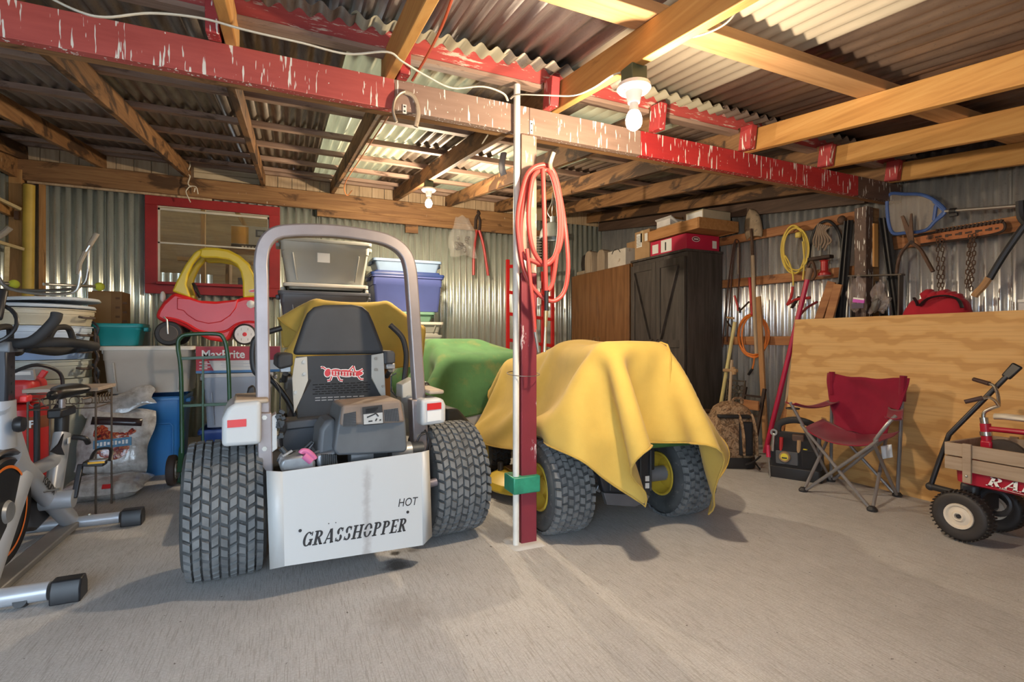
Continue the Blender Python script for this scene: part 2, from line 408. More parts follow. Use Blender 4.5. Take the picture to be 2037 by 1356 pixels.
# unseen front wall right of the door opening, placed to hold daylight off there
wf = struct('wall_front')
corr(MB(), (.25, YF, 0), (XR, YF, 0), (0, 0, 2.0), (0, 1, 0), .0762).build('corrugated_sheet', galv_right, wf, solid=-.0015, ang=60)
# ------------------------------------------------------------ ceiling: rafters, purlins, roof sheets
ce = struct('ceiling')
SL = math.atan(.138)
def raf(x, y0, y1, m, w=.042, h=.14, name='rafter'):
    return MB().bar((x, y0, zr(y0) + h / 2), (x, y1, zr(y1) + h / 2), w, h, up=(0, 0, 1)).build(name, m, ce, bevel=.004)
REAR = [-2.36, -1.74, -1.0, -.27, .47, 1.22, 1.90, 2.60, 3.34, 4.09]
for q in REAR:
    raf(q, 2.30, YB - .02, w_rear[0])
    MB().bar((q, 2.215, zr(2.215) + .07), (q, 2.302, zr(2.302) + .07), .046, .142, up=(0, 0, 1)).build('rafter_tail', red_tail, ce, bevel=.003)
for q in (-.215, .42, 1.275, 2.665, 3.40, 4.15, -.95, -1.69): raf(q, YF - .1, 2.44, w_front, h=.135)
for q in (3.5, 4.2, 4.85, 5.5, 6.1, 6.38):
    MB().box(((XL + XR) / 2, q, zr(q) + .16), (XR - XL - .02, .075, .038), rx=SL).build('purlin', w_purlin, ce, bevel=.003)
MB().box(((XL + XR) / 2, 2.33, zr(2.33) + .165), (XR - XL - .02, .04, .10), rx=SL).build('fascia_board', red_fascia, ce, bevel=.003)
MB().box(((XL + XR) / 2, 2.345, zr(2.33) + .118), (XR - XL - .02, .075, .02), rx=SL).build('fascia_underside', w_purlin, ce)
for q in (1.56, .75, -.1):
    MB().box(((XL + XR) / 2, q, zr(q) + .158), (XR - XL - .02, .14, .042), rx=SL).build('purlin', wood('front purlin timber', [(.2, (.33, .17, .07)), (.5, (.52, .30, .14)), (.8, (.62, .38, .19))], 0), ce, bevel=.003)
def roof(x0, x1, y0, y1, off, m, pitch=.076, amp=.010):
    corr(MB(), (x0, y0, zr(y0) + off), (x1, y0, zr(y0) + off), (0, y1 - y0, zr(y1) - zr(y0)), (0, -.137, .99), pitch, amp).build('roof_sheet', m, ce, solid=-.0015, ang=60)
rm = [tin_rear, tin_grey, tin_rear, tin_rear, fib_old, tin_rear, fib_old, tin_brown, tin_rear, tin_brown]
for i in range(10):
    x0 = XL - .1 + i * .70; roof(x0, x0 + .72, 2.2, 6.75, .197 + .003 * (i % 2), rm[i], .08, .014)
fm = [(XL - .1, -1.6, tin_brown), (-1.6, -.75, tin_grey), (-.75, -.05, tin_brown), (-.05, .52, tin_grey), (.52, 1.30, tin_grey), (1.30, 2.13, fib_cream), (2.13, 2.72, tin_brown), (2.72, 3.4, tin_orange), (3.4, 4.0, tin_brown), (4.0, XR + .1, tin_brown)]
for i, (x0, x1, m_) in enumerate(fm): roof(x0, x1 + .03, YF - .25, 2.62, .225 + .003 * (i % 2), m_, .076 if m_ is fib_cream else .09)
# ------------------------------------------------------------ header beam on its posts
hb = thing('header_beam', 'long red and taupe painted timber beam spanning the shed above the post', 'beam', (0, 2.34, 2.11))
for x0, x1, m_ in ((XL + .03, .44, red_beam), (.441, 1.125, taupe_beam), (1.127, 1.83, taupe_beam), (1.831, 3.78, red_beam2), (3.781, XR - .04, dark_beam)):
    MB().box(((x0 + x1) / 2, 2.34, 2.178), (x1 - x0, .042, .138)).build('board', m_, hb, world=True, bevel=.002)
MB().box((.94, 2.395, 2.18), (6.7, .05, .13)).build('backing_board', w_rear[0] if False else w_plate, hb, world=True, bevel=.003)
pm_red = mat('old red post paint', (.20, .022, .035), .55, var=.25, vs_=5, wear=(.62, .52, .52), wamt=.64, ws=16, scale=(1, 1, .35))
pm_side = mat('post side paint', (.20, .035, .035), .6, var=.2)
po = thing('support_post', 'square wooden post painted dark red below and taupe above, carrying the beam', 'post', (1.13, 2.375, 0))
MB().box((1.13, 2.375, .70), (.088, .088, 1.40)).build('lower_post', pm_red, po, world=True, bevel=.004)
MB().box((1.13, 2.375, 1.755), (.088, .088, .709)).build('upper_post', painted('taupe post paint', (.34, .24, .18), (.27, .18, .135)), po, world=True, bevel=.004)
MB().loft([[(1.12 + x, 2.37 + y, z) for x, y in rrect(w_, w_ * .9, .03, 3)] for w_, z in ((.19, .0), (.17, .010), (.13, .014))]).build('concrete_footing', mat('pale mortar', (.55, .52, .48), .9, var=.15, bump=.004, bs=40), po, world=True)
gt = MB().box((1.105, 2.365, .318), (.150, .128, .085)); gt.build('green_tape', mat('green tape', (.03, .27, .16), .35, var=.3, vs_=14), po, world=True, bevel=.006)
mat_pvc = mat('white pvc', (.78, .75, .68), .45, var=.08)
cp = MB().tube([(1.058, 2.337, .012), (1.058, 2.337, 1.2), (1.046, 2.300, 2.08), (1.046, 2.298, 2.335)], .0165, 12).build('conduit_pipe', mat_pvc); tag(cp, 'white plastic conduit pipe running up the red post', 'pipe')
MB().tube(arc((1.115, 2.372, .88), .085, 0, 2 * PI, 24, (1, 0, 0), (0, 1, .1))[:-1], .002, 5, closed=True).build('tie_wire', mat('wire', (.25, .22, .2), .5, .6), po, world=True)
rp = thing('wall_post', 'dark brown square post under the far end of the beam', 'post', (4.10, 2.48, 0))
MB().box((4.14, 2.50, 1.05), (.09, .09, 2.10)).build('post', dark_beam, rp, world=True, bevel=.004)
MB().box((4.235, 2.50, 1.05), (.09, .07, 2.10)).build('side_stud', w_plate, rp, world=True, bevel=.004)
MB().box((4.20, 2.452, 1.80), (.05, .02, .34)).build('offcut', w_orange, rp, world=True, bevel=.002)
# ------------------------------------------------------------ lamps
porc = mat('white porcelain', (.85, .84, .80), .25, var=.03)
def bulb_mat(name, e):
    k = NT(name); k.b.inputs['Base Color'].default_value = (.9, .9, .88, 1); k.b.inputs['Emission Color'].default_value = (1, .92, .78, 1); k.b.inputs['Emission Strength'].default_value = e; return k.m
def lamp(label, p, power, s=1.0):
    """p: bottom of the rafter the lamp hangs from"""
    t = thing('ceiling_bulb_lamp', label, 'lamp', p)
    MB().box((0, 0, -.035), (.075, .075, .07)).build('mount_block', mat('dark green paint', (.07, .09, .05), .6), t, bevel=.004)
    h = MB().lathe([(.001, -.068), (.066, -.070), (.068, -.085), (.060, -.094), (.034, -.098), (.027, -.130), (.024, -.142), (.001, -.142)], n=28).build('lampholder', porc, t)
    for a in (-.045, .045): MB().sphere((a, 0, -.094), .005, 8, 6).build('screw', mat('brass screw', (.35, .27, .15), .4, .8), h)
    MB().lathe([(.001, -.140), (.017, -.142), (.018, -.168), (.022, -.178)], n=20).build('bulb_neck', mat('bulb plastic', (.82, .80, .76), .4, var=.02), t)
    MB().lathe([(.021, -.176), (.028, -.190), (.033, -.208), (.0325, -.222), (.027, -.238), (.015, -.248), (.001, -.251)], n=24).build('bulb_globe', bulb_mat('lit bulb', 60.0), t)
    ld = bpy.data.lights.new('bulb_light', 'POINT'); ld.energy = power; ld.color = (1, .80, .56); ld.shadow_soft_size = .034
    lo = bpy.data.objects.new('bulb_light', ld); COL.objects.link(lo); lo.parent = t; lo.location = (0, 0, -.29)
    return t
lamp('bare lit bulb in white porcelain holder under the front orange rafter', (1.275, 1.66, zr(1.66) - .001), BULB_FRONT)
lamp('bare lit bulb in white porcelain holder under a dark rafter near the back wall', (1.22, 4.72, zr(4.72) - .001), BULB_BACK)
# ============================================================ draped cloth: position-based simulation over solid shapes
def sd_box(P, c, h, r=.03, rz=0.0):
    q = P - np.array(c)
    if rz:
        ca, sa = math.cos(-rz), math.sin(-rz); q = np.stack([q[:, 0] * ca - q[:, 1] * sa, q[:, 0] * sa + q[:, 1] * ca, q[:, 2]], 1)
    d = np.abs(q) - (np.array(h) - r); o = np.maximum(d, 0)
    return np.linalg.norm(o, axis=1) + np.minimum(d.max(1), 0) - r
def sd_cap(P, a, b, r):
    a, b = np.array(a), np.array(b); ab = b - a; t = np.clip(((P - a) @ ab) / (ab @ ab), 0, 1)
    return np.linalg.norm(P - a - t[:, None] * ab, axis=1) - r
def sd_ell(P, c, r):
    k = (P - np.array(c)) / np.array(r); l = np.linalg.norm(k, axis=1); return (l - 1) * min(r)
def drape(x0, x1, y0, y1, z0, dx, sdfs, steps=170, iters=9, rz=0, seed=1, gravity=2.5, thick=.012, zf=None, bend=.25, fric=.93, cap=.9, warp=None):
    rng = np.random.RandomState(seed); nx = int((x1 - x0) / dx) + 1; ny = int((y1 - y0) / dx) + 1
    gx, gy = np.meshgrid(np.linspace(x0, x1, nx), np.linspace(y0, y1, ny), indexing='ij')
    X = np.stack([gx, gy, np.full_like(gx, z0) + rng.uniform(-.004, .004, gx.shape)], -1)
    if zf is not None: X[..., 2] = zf(gx, gy) + rng.uniform(-.004, .004, gx.shape)
    c = np.array([(x0 + x1) / 2, (y0 + y1) / 2])
    ca, sa = math.cos(rz), math.sin(rz); q = X[..., :2] - c
    X[..., 0] = c[0] + q[..., 0] * ca - q[..., 1] * sa; X[..., 1] = c[1] + q[..., 0] * sa + q[..., 1] * ca
    idx = np.arange(nx * ny).reshape(nx, ny); sets = []
    def addc(A, B, k, par):
        L = np.linalg.norm(X[0, 0] - X[0, 0])
        for p in par: sets.append((A[p].ravel(), B[p].ravel(), k))
    ev, od = slice(0, None, 2), slice(1, None, 2); al = slice(None)
    addc(idx[:-1, :], idx[1:, :], 1, [(ev, al), (od, al)]); addc(idx[:, :-1], idx[:, 1:], 1, [(al, ev), (al, od)])
    addc(idx[:-1, :-1], idx[1:, 1:], .5, [(ev, al), (od, al)]); addc(idx[1:, :-1], idx[:-1, 1:], .5, [(ev, al), (od, al)])
    for s_ in (0, 1):
        a = np.arange(nx - 2); a = a[(a // 2) % 2 == s_]; addc(idx[:-2][a], idx[2:][a], bend, [(al,)])
        a = np.arange(ny - 2); a = a[(a // 2) % 2 == s_]; addc(idx[:, :-2][:, a], idx[:, 2:][:, a], bend, [(al,)])
    P = X.reshape(-1, 3).copy(); ref = P.copy(); ref[:, 2] = 0
    if warp is not None: P = warp(P)
    sets = [(A, B, k, np.linalg.norm(ref[A] - ref[B], axis=1)) for A, B, k in sets]
    Vv = np.zeros_like(P); dt = 1 / 50.
    def sdf(Q):
        d = np.full(len(Q), 9.0)
        for f in sdfs: d = np.minimum(d, f(Q))
        return d
    e = .004
    for st in range(steps):
        Vv[:, 2] -= gravity * dt; Vv *= .965; sp = np.linalg.norm(Vv, axis=1, keepdims=True); Vv *= np.minimum(1, cap / np.maximum(sp, 1e-6))
        Q = P + Vv * dt
        for it in range(iters):
            for A, B, k, L in sets:
                d = Q[B] - Q[A]; l = np.linalg.norm(d, axis=1); w = (k * .5 * (l - L) / np.maximum(l, 1e-9))[:, None] * d
                Q[A] += w; Q[B] -= w
            if it % 3 == 2 or it == iters - 1:
                dd = sdf(Q) - thick; m = dd < 0
                if m.any():
                    q = Q[m]; g = np.stack([sdf(q + np.eye(3)[a] * e) - sdf(q - np.eye(3)[a] * e) for a in range(3)], 1); g /= np.maximum(np.linalg.norm(g, axis=1, keepdims=True), 1e-9)
                    push = g * (-dd[m])[:, None]; q2 = q + push; mv = q2 - P[m]; tn = mv - g * (mv * g).sum(1, keepdims=True)
                    Q[m] = q2 - tn * fric
                Q[:, 2] = np.maximum(Q[:, 2], .012)
        Vv = (Q - P) / dt; P = Q
    fs_ = [(int(idx[i, j]), int(idx[i + 1, j]), int(idx[i + 1, j + 1]), int(idx[i, j + 1])) for i in range(nx - 1) for j in range(ny - 1)]
    return P, fs_, idx
def cloth(P, fs_, idx, name, m, parent=None, world=False, solid=.004, hem=None, hem_r=.005):
    mb = MB(); mb.v = [Vector(p) for p in P]; mb.f = list(fs_)
    o = mb.build(name, m, parent, world=world, solid=-solid, sub=1, ang=180)
    if hem is not None:
        ring = list(idx[:, 0]) + list(idx[-1, 1:]) + list(idx[::-1, -1][1:]) + list(idx[0, ::-1][1:-1])
        MB().tube([P[i] for i in ring], hem_r, 6, closed=True).build('hem', hem, o if parent is None else parent, world=world)
    return o
def fabric(name, c, var=.12, bump=.0008, rough=.85, scale=260, dirt=None):
    if name in MATS: return MATS[name]
    k = NT(name); v = k.coords((1, 1, 1)); n = k.noise(v, 3, 5, .6); col = k.ramp(n, [(.3, dk(c, 1 - var)), (.7, dk(c, 1 + var))])
    if dirt: col = k.mix(k.ramp(k.noise(v, 5, 6, .65), [(.52, (0, 0, 0)), (.72, (.75, .75, .75))]), col, dirt)
    k.color(col); k.b.inputs['Roughness'].default_value = rough; k.b.inputs['Specular IOR Level'].default_value = .2; k.b.inputs['Sheen Weight'].default_value = .15
    k.bump(k.noise(v, scale, 2), bump); MATS[name] = k.m; return k.m
yellow_cloth = fabric('yellow canvas', (.62, .43, .10))
yellow_hem = fabric('yellow canvas hem', (.54, .36, .075))
green_cloth = fabric('green canvas', (.13, .30, .12), .22, dirt=(.34, .34, .12))
# ============================================================ tyres
rubber = mat('tyre rubber', (.060, .064, .066), .75, var=.35, vs_=9, bump=.0008, bs=120, wear=(.13, .13, .125), wamt=.60, ws=30)
rubber_lug = mat('tyre lug rubber', (.15, .157, .16), .8, var=.3, vs_=14, wear=(.22, .21, .19), wamt=.66, ws=9)
rubber_brown = mat('dusty tyre rubber', (.055, .042, .035), .8, var=.3, vs_=9)
def tyre_prof(R, w, rr):
    h = w / 2; half = [(rr, .80 * h), (rr + .012, .86 * h), (rr + (R - rr) * .35, 1.0 * h), (rr + (R - rr) * .65, 1.0 * h), (R - .035 * R / .29, .94 * h), (R - .012 * R / .29, .80 * h), (R - .002, .45 * h)]
    return [(r, -x) for r, x in half] + [(R, 0)] + [(r, x) for r, x in reversed(half)]
def tyre(parent, c, R, w, rr, ncol, nrow, lug=.011, axis=(1, 0, 0), m1=None, m2=None, zig=.25, n=56):
    c = Vector(c); x, y, d = frame(axis)
    o = MB().lathe(tyre_prof(R - lug * .8, w, rr), c, axis, n).build('tyre', m1 or rubber, parent, ang=50)
    if ncol:
        mb = MB(); wt = w * .93; cw = wt / ncol; da = 2 * PI / nrow
        def prof(h):
            a = abs(h) / (w / 2); return R - (R * .10) * max(0, a - .55) ** 2 * 2.6
        for i in range(ncol):
            for j in range(nrow):
                h0 = -wt / 2 + (i + .08) * cw; h1 = -wt / 2 + (i + .92) * cw; a0 = (j + (.5 if i % 2 else 0)) * da
                sk = da * zig * (1 if i % 2 else -1); q = []
                for rad, g in ((-.014, 0), (0, .06)):
                    for hh, aa in ((h0 + g * cw, a0 + da * (.06 + g) + sk), (h1 - g * cw, a0 + da * (.06 + g)), (h1 - g * cw, a0 + da * (.84 - g)), (h0 + g * cw, a0 + da * (.84 - g) + sk)):
                        q.append(c + d * hh + (x * math.cos(aa) + y * math.sin(aa)) * (prof(hh) + rad))
                mb.add(q, [(4, 5, 6, 7)] + [(k, (k + 1) % 4, 4 + (k + 1) % 4, 4 + k) for k in range(4)])
        mb.build('tread', m2 or rubber_lug, o, flat=True)['kind'] = 'stuff'
    return o
def rim(parent, c, rr, w, m, side, axis=(1, 0, 0), holes=0, name='rim'):
    s = side; h = w * .42
    return MB().lathe([(rr + .006, s * h), (rr + .004, s * (h + .008)), (rr - .006, s * (h + .006)), (rr - .014, s * (h - .02)), (rr * .72, s * (h - .055)), (rr * .38, s * (h - .045)), (rr * .34, s * (h - .02)), (.02, s * (h - .018)), (.001, s * (h - .018))], c, axis, 32).build(name, m, parent)
# ============================================================ zero-turn mower
chrome = mat('worn grey steel', (.36, .32, .32), .36, .5, var=.12)
white_pt = mat('white machine paint', (.56, .57, .565), .4, var=.05, vs_=3)
cream_pt = mat('cream machine paint', (.56, .54, .48), .42, var=.06, vs_=3)
blk = mat('black machine paint', (.030, .032, .036), .5, var=.2)
blk_pl = mat('black plastic', (.022, .022, .025), .45, var=.2)
vinyl = mat('charcoal vinyl', (.050, .052, .056), .6, var=.18, vs_=4, bump=.0006, bs=300)
eng = mat('engine grey plastic', (.105, .115, .125), .5, var=.2, vs_=5)
eng_dk = mat('engine dark metal', (.05, .055, .06), .5, .4, var=.35, vs_=18)
eng_al = mat('engine aluminium', (.36, .38, .40), .4, .7, var=.25, vs_=12)
dusty = mat('dusty brown plastic', (.24, .18, .14), .7, var=.25)
bolt_m = mat('zinc bolt', (.55, .53, .48), .35, .8)
red_refl = mat('red reflector', (.62, .03, .03), .3, var=.1)
print_w = mat('white print', (.78, .78, .76), .5, var=.03)
print_k = mat('black print', (.03, .03, .032), .5, var=.05)
print_r = mat('red print', (.60, .05, .06), .5, var=.05)
mw = thing('riding_mower', 'white and black zero-turn riding mower with tall roll bar and big knobbly tyres', 'mower', (.265, 2.66, 0), math.radians(4.7))
def ML(x, y, c): return hit(mw, x, y, 1, c)
def plate(outl, y0, y1, mb=None):
    mb = mb or MB(); return mb.prism([(p[0], p[1]) for p in outl], y1 - y0, Matrix(((1, 0, 0, 0), (0, 0, 1, y0), (0, 1, 0, 0), (0, 0, 0, 1))))
def px_plate(t, pts, c, th, mb=None):
    return plate([(q.x, q.z) for q in (hit(t, x, y, 1, c) for x, y in pts)], c, c + th, mb)
for s in (-1, 1):
    t_ = tyre(mw, (s * .53, 0, .30), .302, .315, .16, 9, 38)
    rim(t_, (s * .53, 0, .30), .16, .315, white_pt, s); rim(t_, (s * .53, 0, .30), .16, .315, white_pt, -s)
    MB().cyl((s * .20, 0, .30), (s * .46, 0, .30), .045, n=16).build('axle_hub', eng_dk, mw)
# chassis, deck, front casters
MB().box((0, .25, .36), (.50, 1.0, .10)).build('chassis', blk, mw, bevel=.01)
MB().box((0, .95, .22), (1.20, .62, .16)).build('mower_deck', blk, mw, bevel=.05, seg=3)
for s in (-1, 1):
    t_ = tyre(mw, (s * .50, 1.45, .14), .14, .13, .06, 0, 0); rim(t_, (s * .50, 1.45, .14), .06, .13, white_pt, s)
    MB().bar((s * .20, .70, .42), (s * .50, 1.45, .42), .05, .05).build('front_arm', white_pt, mw, bevel=.005)
    MB().cyl((s * .50, 1.45, .44), (s * .50, 1.45, .145), .018).build('caster_fork', chrome, mw)
chute = [(888, 812), (912, 812), (935, 838), (937, 880), (925, 905), (888, 870)]
px_plate(mw, chute, .52, .4).build('discharge_chute', mat('chute plastic', (.06, .065, .065), .55), mw, bevel=.02)
# fenders with reflectors
for s, pts, rf in ((-1, [(441, 835), (452, 812), (468, 802), (520, 796), (520, 884), (441, 890)], [(452, 836), (490, 833), (490, 848), (452, 851)]), (1, [(838, 795), (876, 790), (884, 796), (888, 805), (888, 842), (838, 848)], [(850, 803), (878, 800), (878, 813), (850, 816)])):
    o = px_plate(mw, pts, -.24, .36).build('fender', white_pt, mw, bevel=.018, seg=3)
    px_plate(mw, rf, -.244, .005).build('reflector', red_refl, o)
    a = ML(500 if s < 0 else 858, 792, -.05)
    MB().box((s * (.43 if s < 0 else .40), -.10, .795), (.13 if s < 0 else .08, .24, .02), rx=.03).build('fender_top', mat('dusty tan vinyl', (.45, .36, .27), .7, var=.2), o, bevel=.008)
px_plate(mw, [(850, 818), (878, 815), (878, 835), (850, 839)], -.2435, .003).build('sticker', print_w, mw)
# rear engine guard
GY = -.40
def guard_mat():
    k = NT('guard white with soot streak'); tc = k.node('ShaderNodeTexCoord').outputs['Object']; sx_ = k.node('ShaderNodeSeparateXYZ'); k.link(tc, sx_.inputs[0]); x0 = ML(730, 1000, GY).x
    d = k.math('ABSOLUTE', k.math('SUBTRACT', sx_.outputs[0], x0)); d = k.math('ADD', d, k.math('MULTIPLY', k.math('SUBTRACT', k.noise(tc, 22, 5, .65), .5), .05))
    f = k.math('MULTIPLY', k.ramp(d, [(.004, (.55, .55, .55)), (.022, (0, 0, 0))]), k.ramp(sx_.outputs[2], [(.10, (1, 1, 1)), (.47, (.9, .9, .9)), (.52, (0, 0, 0))]))
    k.color(k.mix(f, (.56, .57, .565), (.30, .27, .26))); k.b.inputs['Roughness'].default_value = .4; return k.m
px_plate(mw, [(562, 938), (838, 899), (841, 1084), (566, 1126)], GY, .004).build('engine_guard', guard_mat(), mw)
def flange(a, b, c, d, dy, nm):
    A, B, C_, D = (ML(*a, GY), ML(*b, GY), ML(*c, GY + dy), ML(*d, GY + dy))
    MB().add([A, B, C_, D], [(0, 1, 2, 3)]).build(nm, white_pt, mw, solid=-.004)
flange((562, 938), (566, 1126), (537, 1132), (530, 936), .03, 'guard_flange')
flange((838, 899), (841, 1084), (859, 1066), (853, 895), .03, 'guard_flange')
for x_, y_ in ((597, 1055), (811, 1018), (654, 1041), (668, 1039)):
    p = ML(x_, y_, GY - .001); MB().cyl(p, p + V(0, -.002, 0), .0065 if y_ in (1055, 1018) else .002, n=14).build('hole', print_k, mw)
# lettering with serifs, built from strokes
def stroke_text(txt, h, italic=.22, tw=.215, th=.09, gap=.12, serif=True):
    mb = MB(); x0 = 0.0
    def quad(a, b, w):
        a, b = Vector(a), Vector(b); d = (b - a); n = Vector((-d.y, d.x)).normalized() * w / 2 if abs(d.y) > abs(d.x) * 3 else Vector((w / 2, 0)) if abs(d.y) > .3 * abs(d.x) else Vector((0, w / 2))
        return [a - n, a + n, b + n, b - n]
    def arcb(c, rx, ry, a0, a1, n=12):
        qs = []
        for i in range(n):
            seg = []
            for t, e in ((i, 0), (i, 1), (i + 1, 1), (i + 1, 0)):
                a = a0 + (a1 - a0) * t / n; wx = tw * .95 if e == 0 else 0; wy = th if e == 0 else 0
                seg.append(Vector((c[0] + (rx - wx) * math.cos(a), c[1] + (ry - wy) * math.sin(a))))
            qs.append(seg)
        return qs
    for ch in txt:
        qs = []; w = .66
        def stem(x, y0=0, y1=1, s0=True, s1=True):
            qs.append(quad((x, y0), (x, y1), tw))
            if serif:
                for yy, f in ((y0, s0), (y1, s1)):
                    if f: qs.append(quad((x - tw * .95, yy + (th / 2 if yy == y0 else -th / 2)), (x + tw * .95, yy + (th / 2 if yy == y0 else -th / 2)), th))
        if ch in 'RPE': stem(.16)
        if ch == 'E':
            w = .62
            for yy, x1 in ((th / 2, .6), (.5, .48), (1 - th / 2, .58)): qs.append(quad((.16, yy), (x1, yy), th))
            qs += [quad((.57, 0), (.57, .24), th), quad((.55, 1), (.55, .78), th), quad((.47, .38), (.47, .62), th * .8)]
        if ch in 'RP':
            qs += arcb((.30, .745), .32, .255, -PI / 2, PI / 2); qs += [quad((.16, 1 - th / 2), (.31, 1 - th / 2), th), quad((.16, .49 + th / 2), (.31, .49 + th / 2), th)]
            if ch == 'R': qs.append(quad((.34, .5), (.62, 0), tw)); qs.append(quad((.52, th / 2), (.74, th / 2), th)); w = .72
        if ch == 'A':
            w = .78; qs += [quad((.10, 0), (.38, 1), th * 1.1), quad((.66, 0), (.42, 1), tw), quad((.2, .32), (.58, .32), th)]
            qs += [quad((0, th / 2), (.24, th / 2), th), quad((.52, th / 2), (.80, th / 2), th)]
        if ch == 'H': w = .80; stem(.16); stem(.66); qs.append(quad((.16, .5), (.66, .5), th))
        if ch == 'D': w = .74; stem(.16); qs += arcb((.28, .5), .42, .5, -PI / 2, PI / 2, 16); qs += [quad((.16, th / 2), (.3, th / 2), th), quad((.16, 1 - th / 2), (.3, 1 - th / 2), th)]
        if ch == 'I': w = .34; stem(.16)
        if ch == 'O': w = .76; qs += arcb((.38, .5), .36, .5, .2, PI - .2 + .05, 14); qs += arcb((.38, .5), .36, .5, PI + .15, 2 * PI - .15, 14)
        if ch == 'G':
            w = .78; qs += arcb((.38, .5), .36, .5, .75, 2 * PI - .55, 20); qs += [quad((.66, .05), (.66, .44), tw * .9), quad((.50, .44), (.80, .44), th), quad((.66, .70), (.66, .98), th)]
        if ch == 'S':
            w = .60; qs += arcb((.30, .74), .25, .26, .45, 1.5 * PI - .35, 12); qs += arcb((.30, .26), .26, .26, PI + .45, 2.5 * PI - .35, 12)
            qs += [quad((.50, .70), (.50, .96), th), quad((.08, .04), (.08, .30), th)]
        for q in qs:
            n = len(mb.v); P_ = [(p.x + x0, p.y) for p in q]
            ar = sum(P_[i][0] * P_[(i + 1) % 4][1] - P_[(i + 1) % 4][0] * P_[i][1] for i in range(4))
            if ar < 0: P_ = P_[::-1]
            mb.v += [Vector((px * h * .92 + py * h * italic, py * h, 0)) for px, py in P_]; mb.f.append((n, n + 1, n + 2, n + 3))
        x0 += w + gap
    return mb, (x0 - gap) * h * .92
def put_text(txt, a, b, h, name, m, parent, nrm_off=.0012, **k):
    a, b = Vector(a), Vector(b); mb, L = stroke_text(txt, h, **k); s = (b - a).length / L
    ms = basis(a, b - a, (0, 0, 1)) @ Matrix.Diagonal((s, 1, 1, 1)); mb.v = [ms @ v for v in mb.v]
    n = (b - a).cross(Vector((0, 0, 1))).normalized() * nrm_off; mb.v = [v + n for v in mb.v]
    return mb.build(name, m, parent, flat=True)
a, b = ML(599, 1088, GY), ML(806, 1056, GY)
put_text('GRASSHOPPER', a, b, .059, 'maker_lettering', print_k, mw)
a = ML(791, 1008, GY - .001); b = ML(826, 1004, GY - .001)
text_mesh('HOT', .052, 'hot_lettering', print_k, mw, basis(a, b - a, (0, 0, 1)), shear=.15, sx=.80, align='LEFT')
sm = mat('soot smear', (.52, .50, .48), .6, var=.2)
# roll bar
RB = -.13
cl = [(524, 850), (522, 700), (520, 560), (519, 522), (526, 487), (548, 465), (592, 459), (660, 460), (718, 467), (768, 478), (800, 499), (814, 530), (820, 590), (830, 740), (838, 860)]
MB().tube(smooth_path([ML(x_, y_, RB) for x_, y_ in cl], 6), .041, 4, ph=PI / 4, up=(0, 1, 0)).build('roll_bar', chrome, mw, bevel=.008, seg=2)
for pts in ([(511, 820), (541, 820), (545, 985), (531, 990), (514, 960)], [(819, 795), (846, 795), (851, 900), (843, 915), (824, 905)]):
    o = px_plate(mw, pts, RB - .04, .075).build('roll_bar_bracket', chrome, mw, bevel=.006)
    cx_ = sum(q[0] for q in pts[:2]) / 2
    for dy in (10, 72):
        p = ML(cx_, pts[0][1] + dy, RB - .041); MB().cyl(p, p + V(0, -.006, 0), .011, n=6).build('bolt', bolt_m, o)
# seat
SY = .10
MB().box((0, .28, .62), (.46, .46, .10)).build('seat_cushion', vinyl, mw, bevel=.03, seg=3)
bk = [(583, 706), (588, 690), (605, 640), (613, 622), (626, 610), (645, 606), (700, 605), (722, 609), (735, 620), (744, 640), (763, 690), (765, 704)]
px_plate(mw, bk, SY, .07).build('backrest', vinyl, mw, bevel=.022, seg=4)
shell = [(606, 706), (752, 704), (740, 750), (775, 795), (775, 826), (600, 832), (590, 812), (622, 752), (612, 740)]
sh = px_plate(mw, [(589, 709), (766, 704), (762, 740), (738, 752), (765, 800), (764, 822), (592, 832), (592, 805), (620, 756), (600, 745)], SY - .012, .012).build('back_shell', blk, mw)
for pts in ([(587, 712), (611, 709), (613, 756), (600, 790), (585, 822), (581, 752)], [(739, 706), (763, 702), (768, 800), (754, 780), (739, 750)]):
    o = px_plate(mw, pts, SY - .022, .009).build('back_bracket', cream_pt, mw, bevel=.002)
    for i_, (x_, y_) in enumerate(((605, 719), (606, 743), (588, 780)) if pts[0][0] < 650 else ((747, 713), (747, 735), (762, 768))):
        p = ML(x_, y_, SY - .0225); MB().cyl(p, p + V(0, -.006, 0), .009, n=6).build('bolt', bolt_m, o)
mb = MB(); mw2 = MB()
for r_ in range(5):
    for q_ in range(9):
        p = ML(627 + q_ * 12.5 + (5 if r_ % 2 else 0), 765 + r_ * 4.6 - q_ * .6, SY - .013); mb.box(p, (.024, .002, .005))
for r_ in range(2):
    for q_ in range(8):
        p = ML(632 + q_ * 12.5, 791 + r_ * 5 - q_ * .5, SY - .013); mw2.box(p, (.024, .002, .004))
mb.build('vent_slots', mat('slot black', (.006, .006, .006), .8), sh); mw2.build('lit_slots', mat('slot grey', (.35, .35, .35), .6), sh)
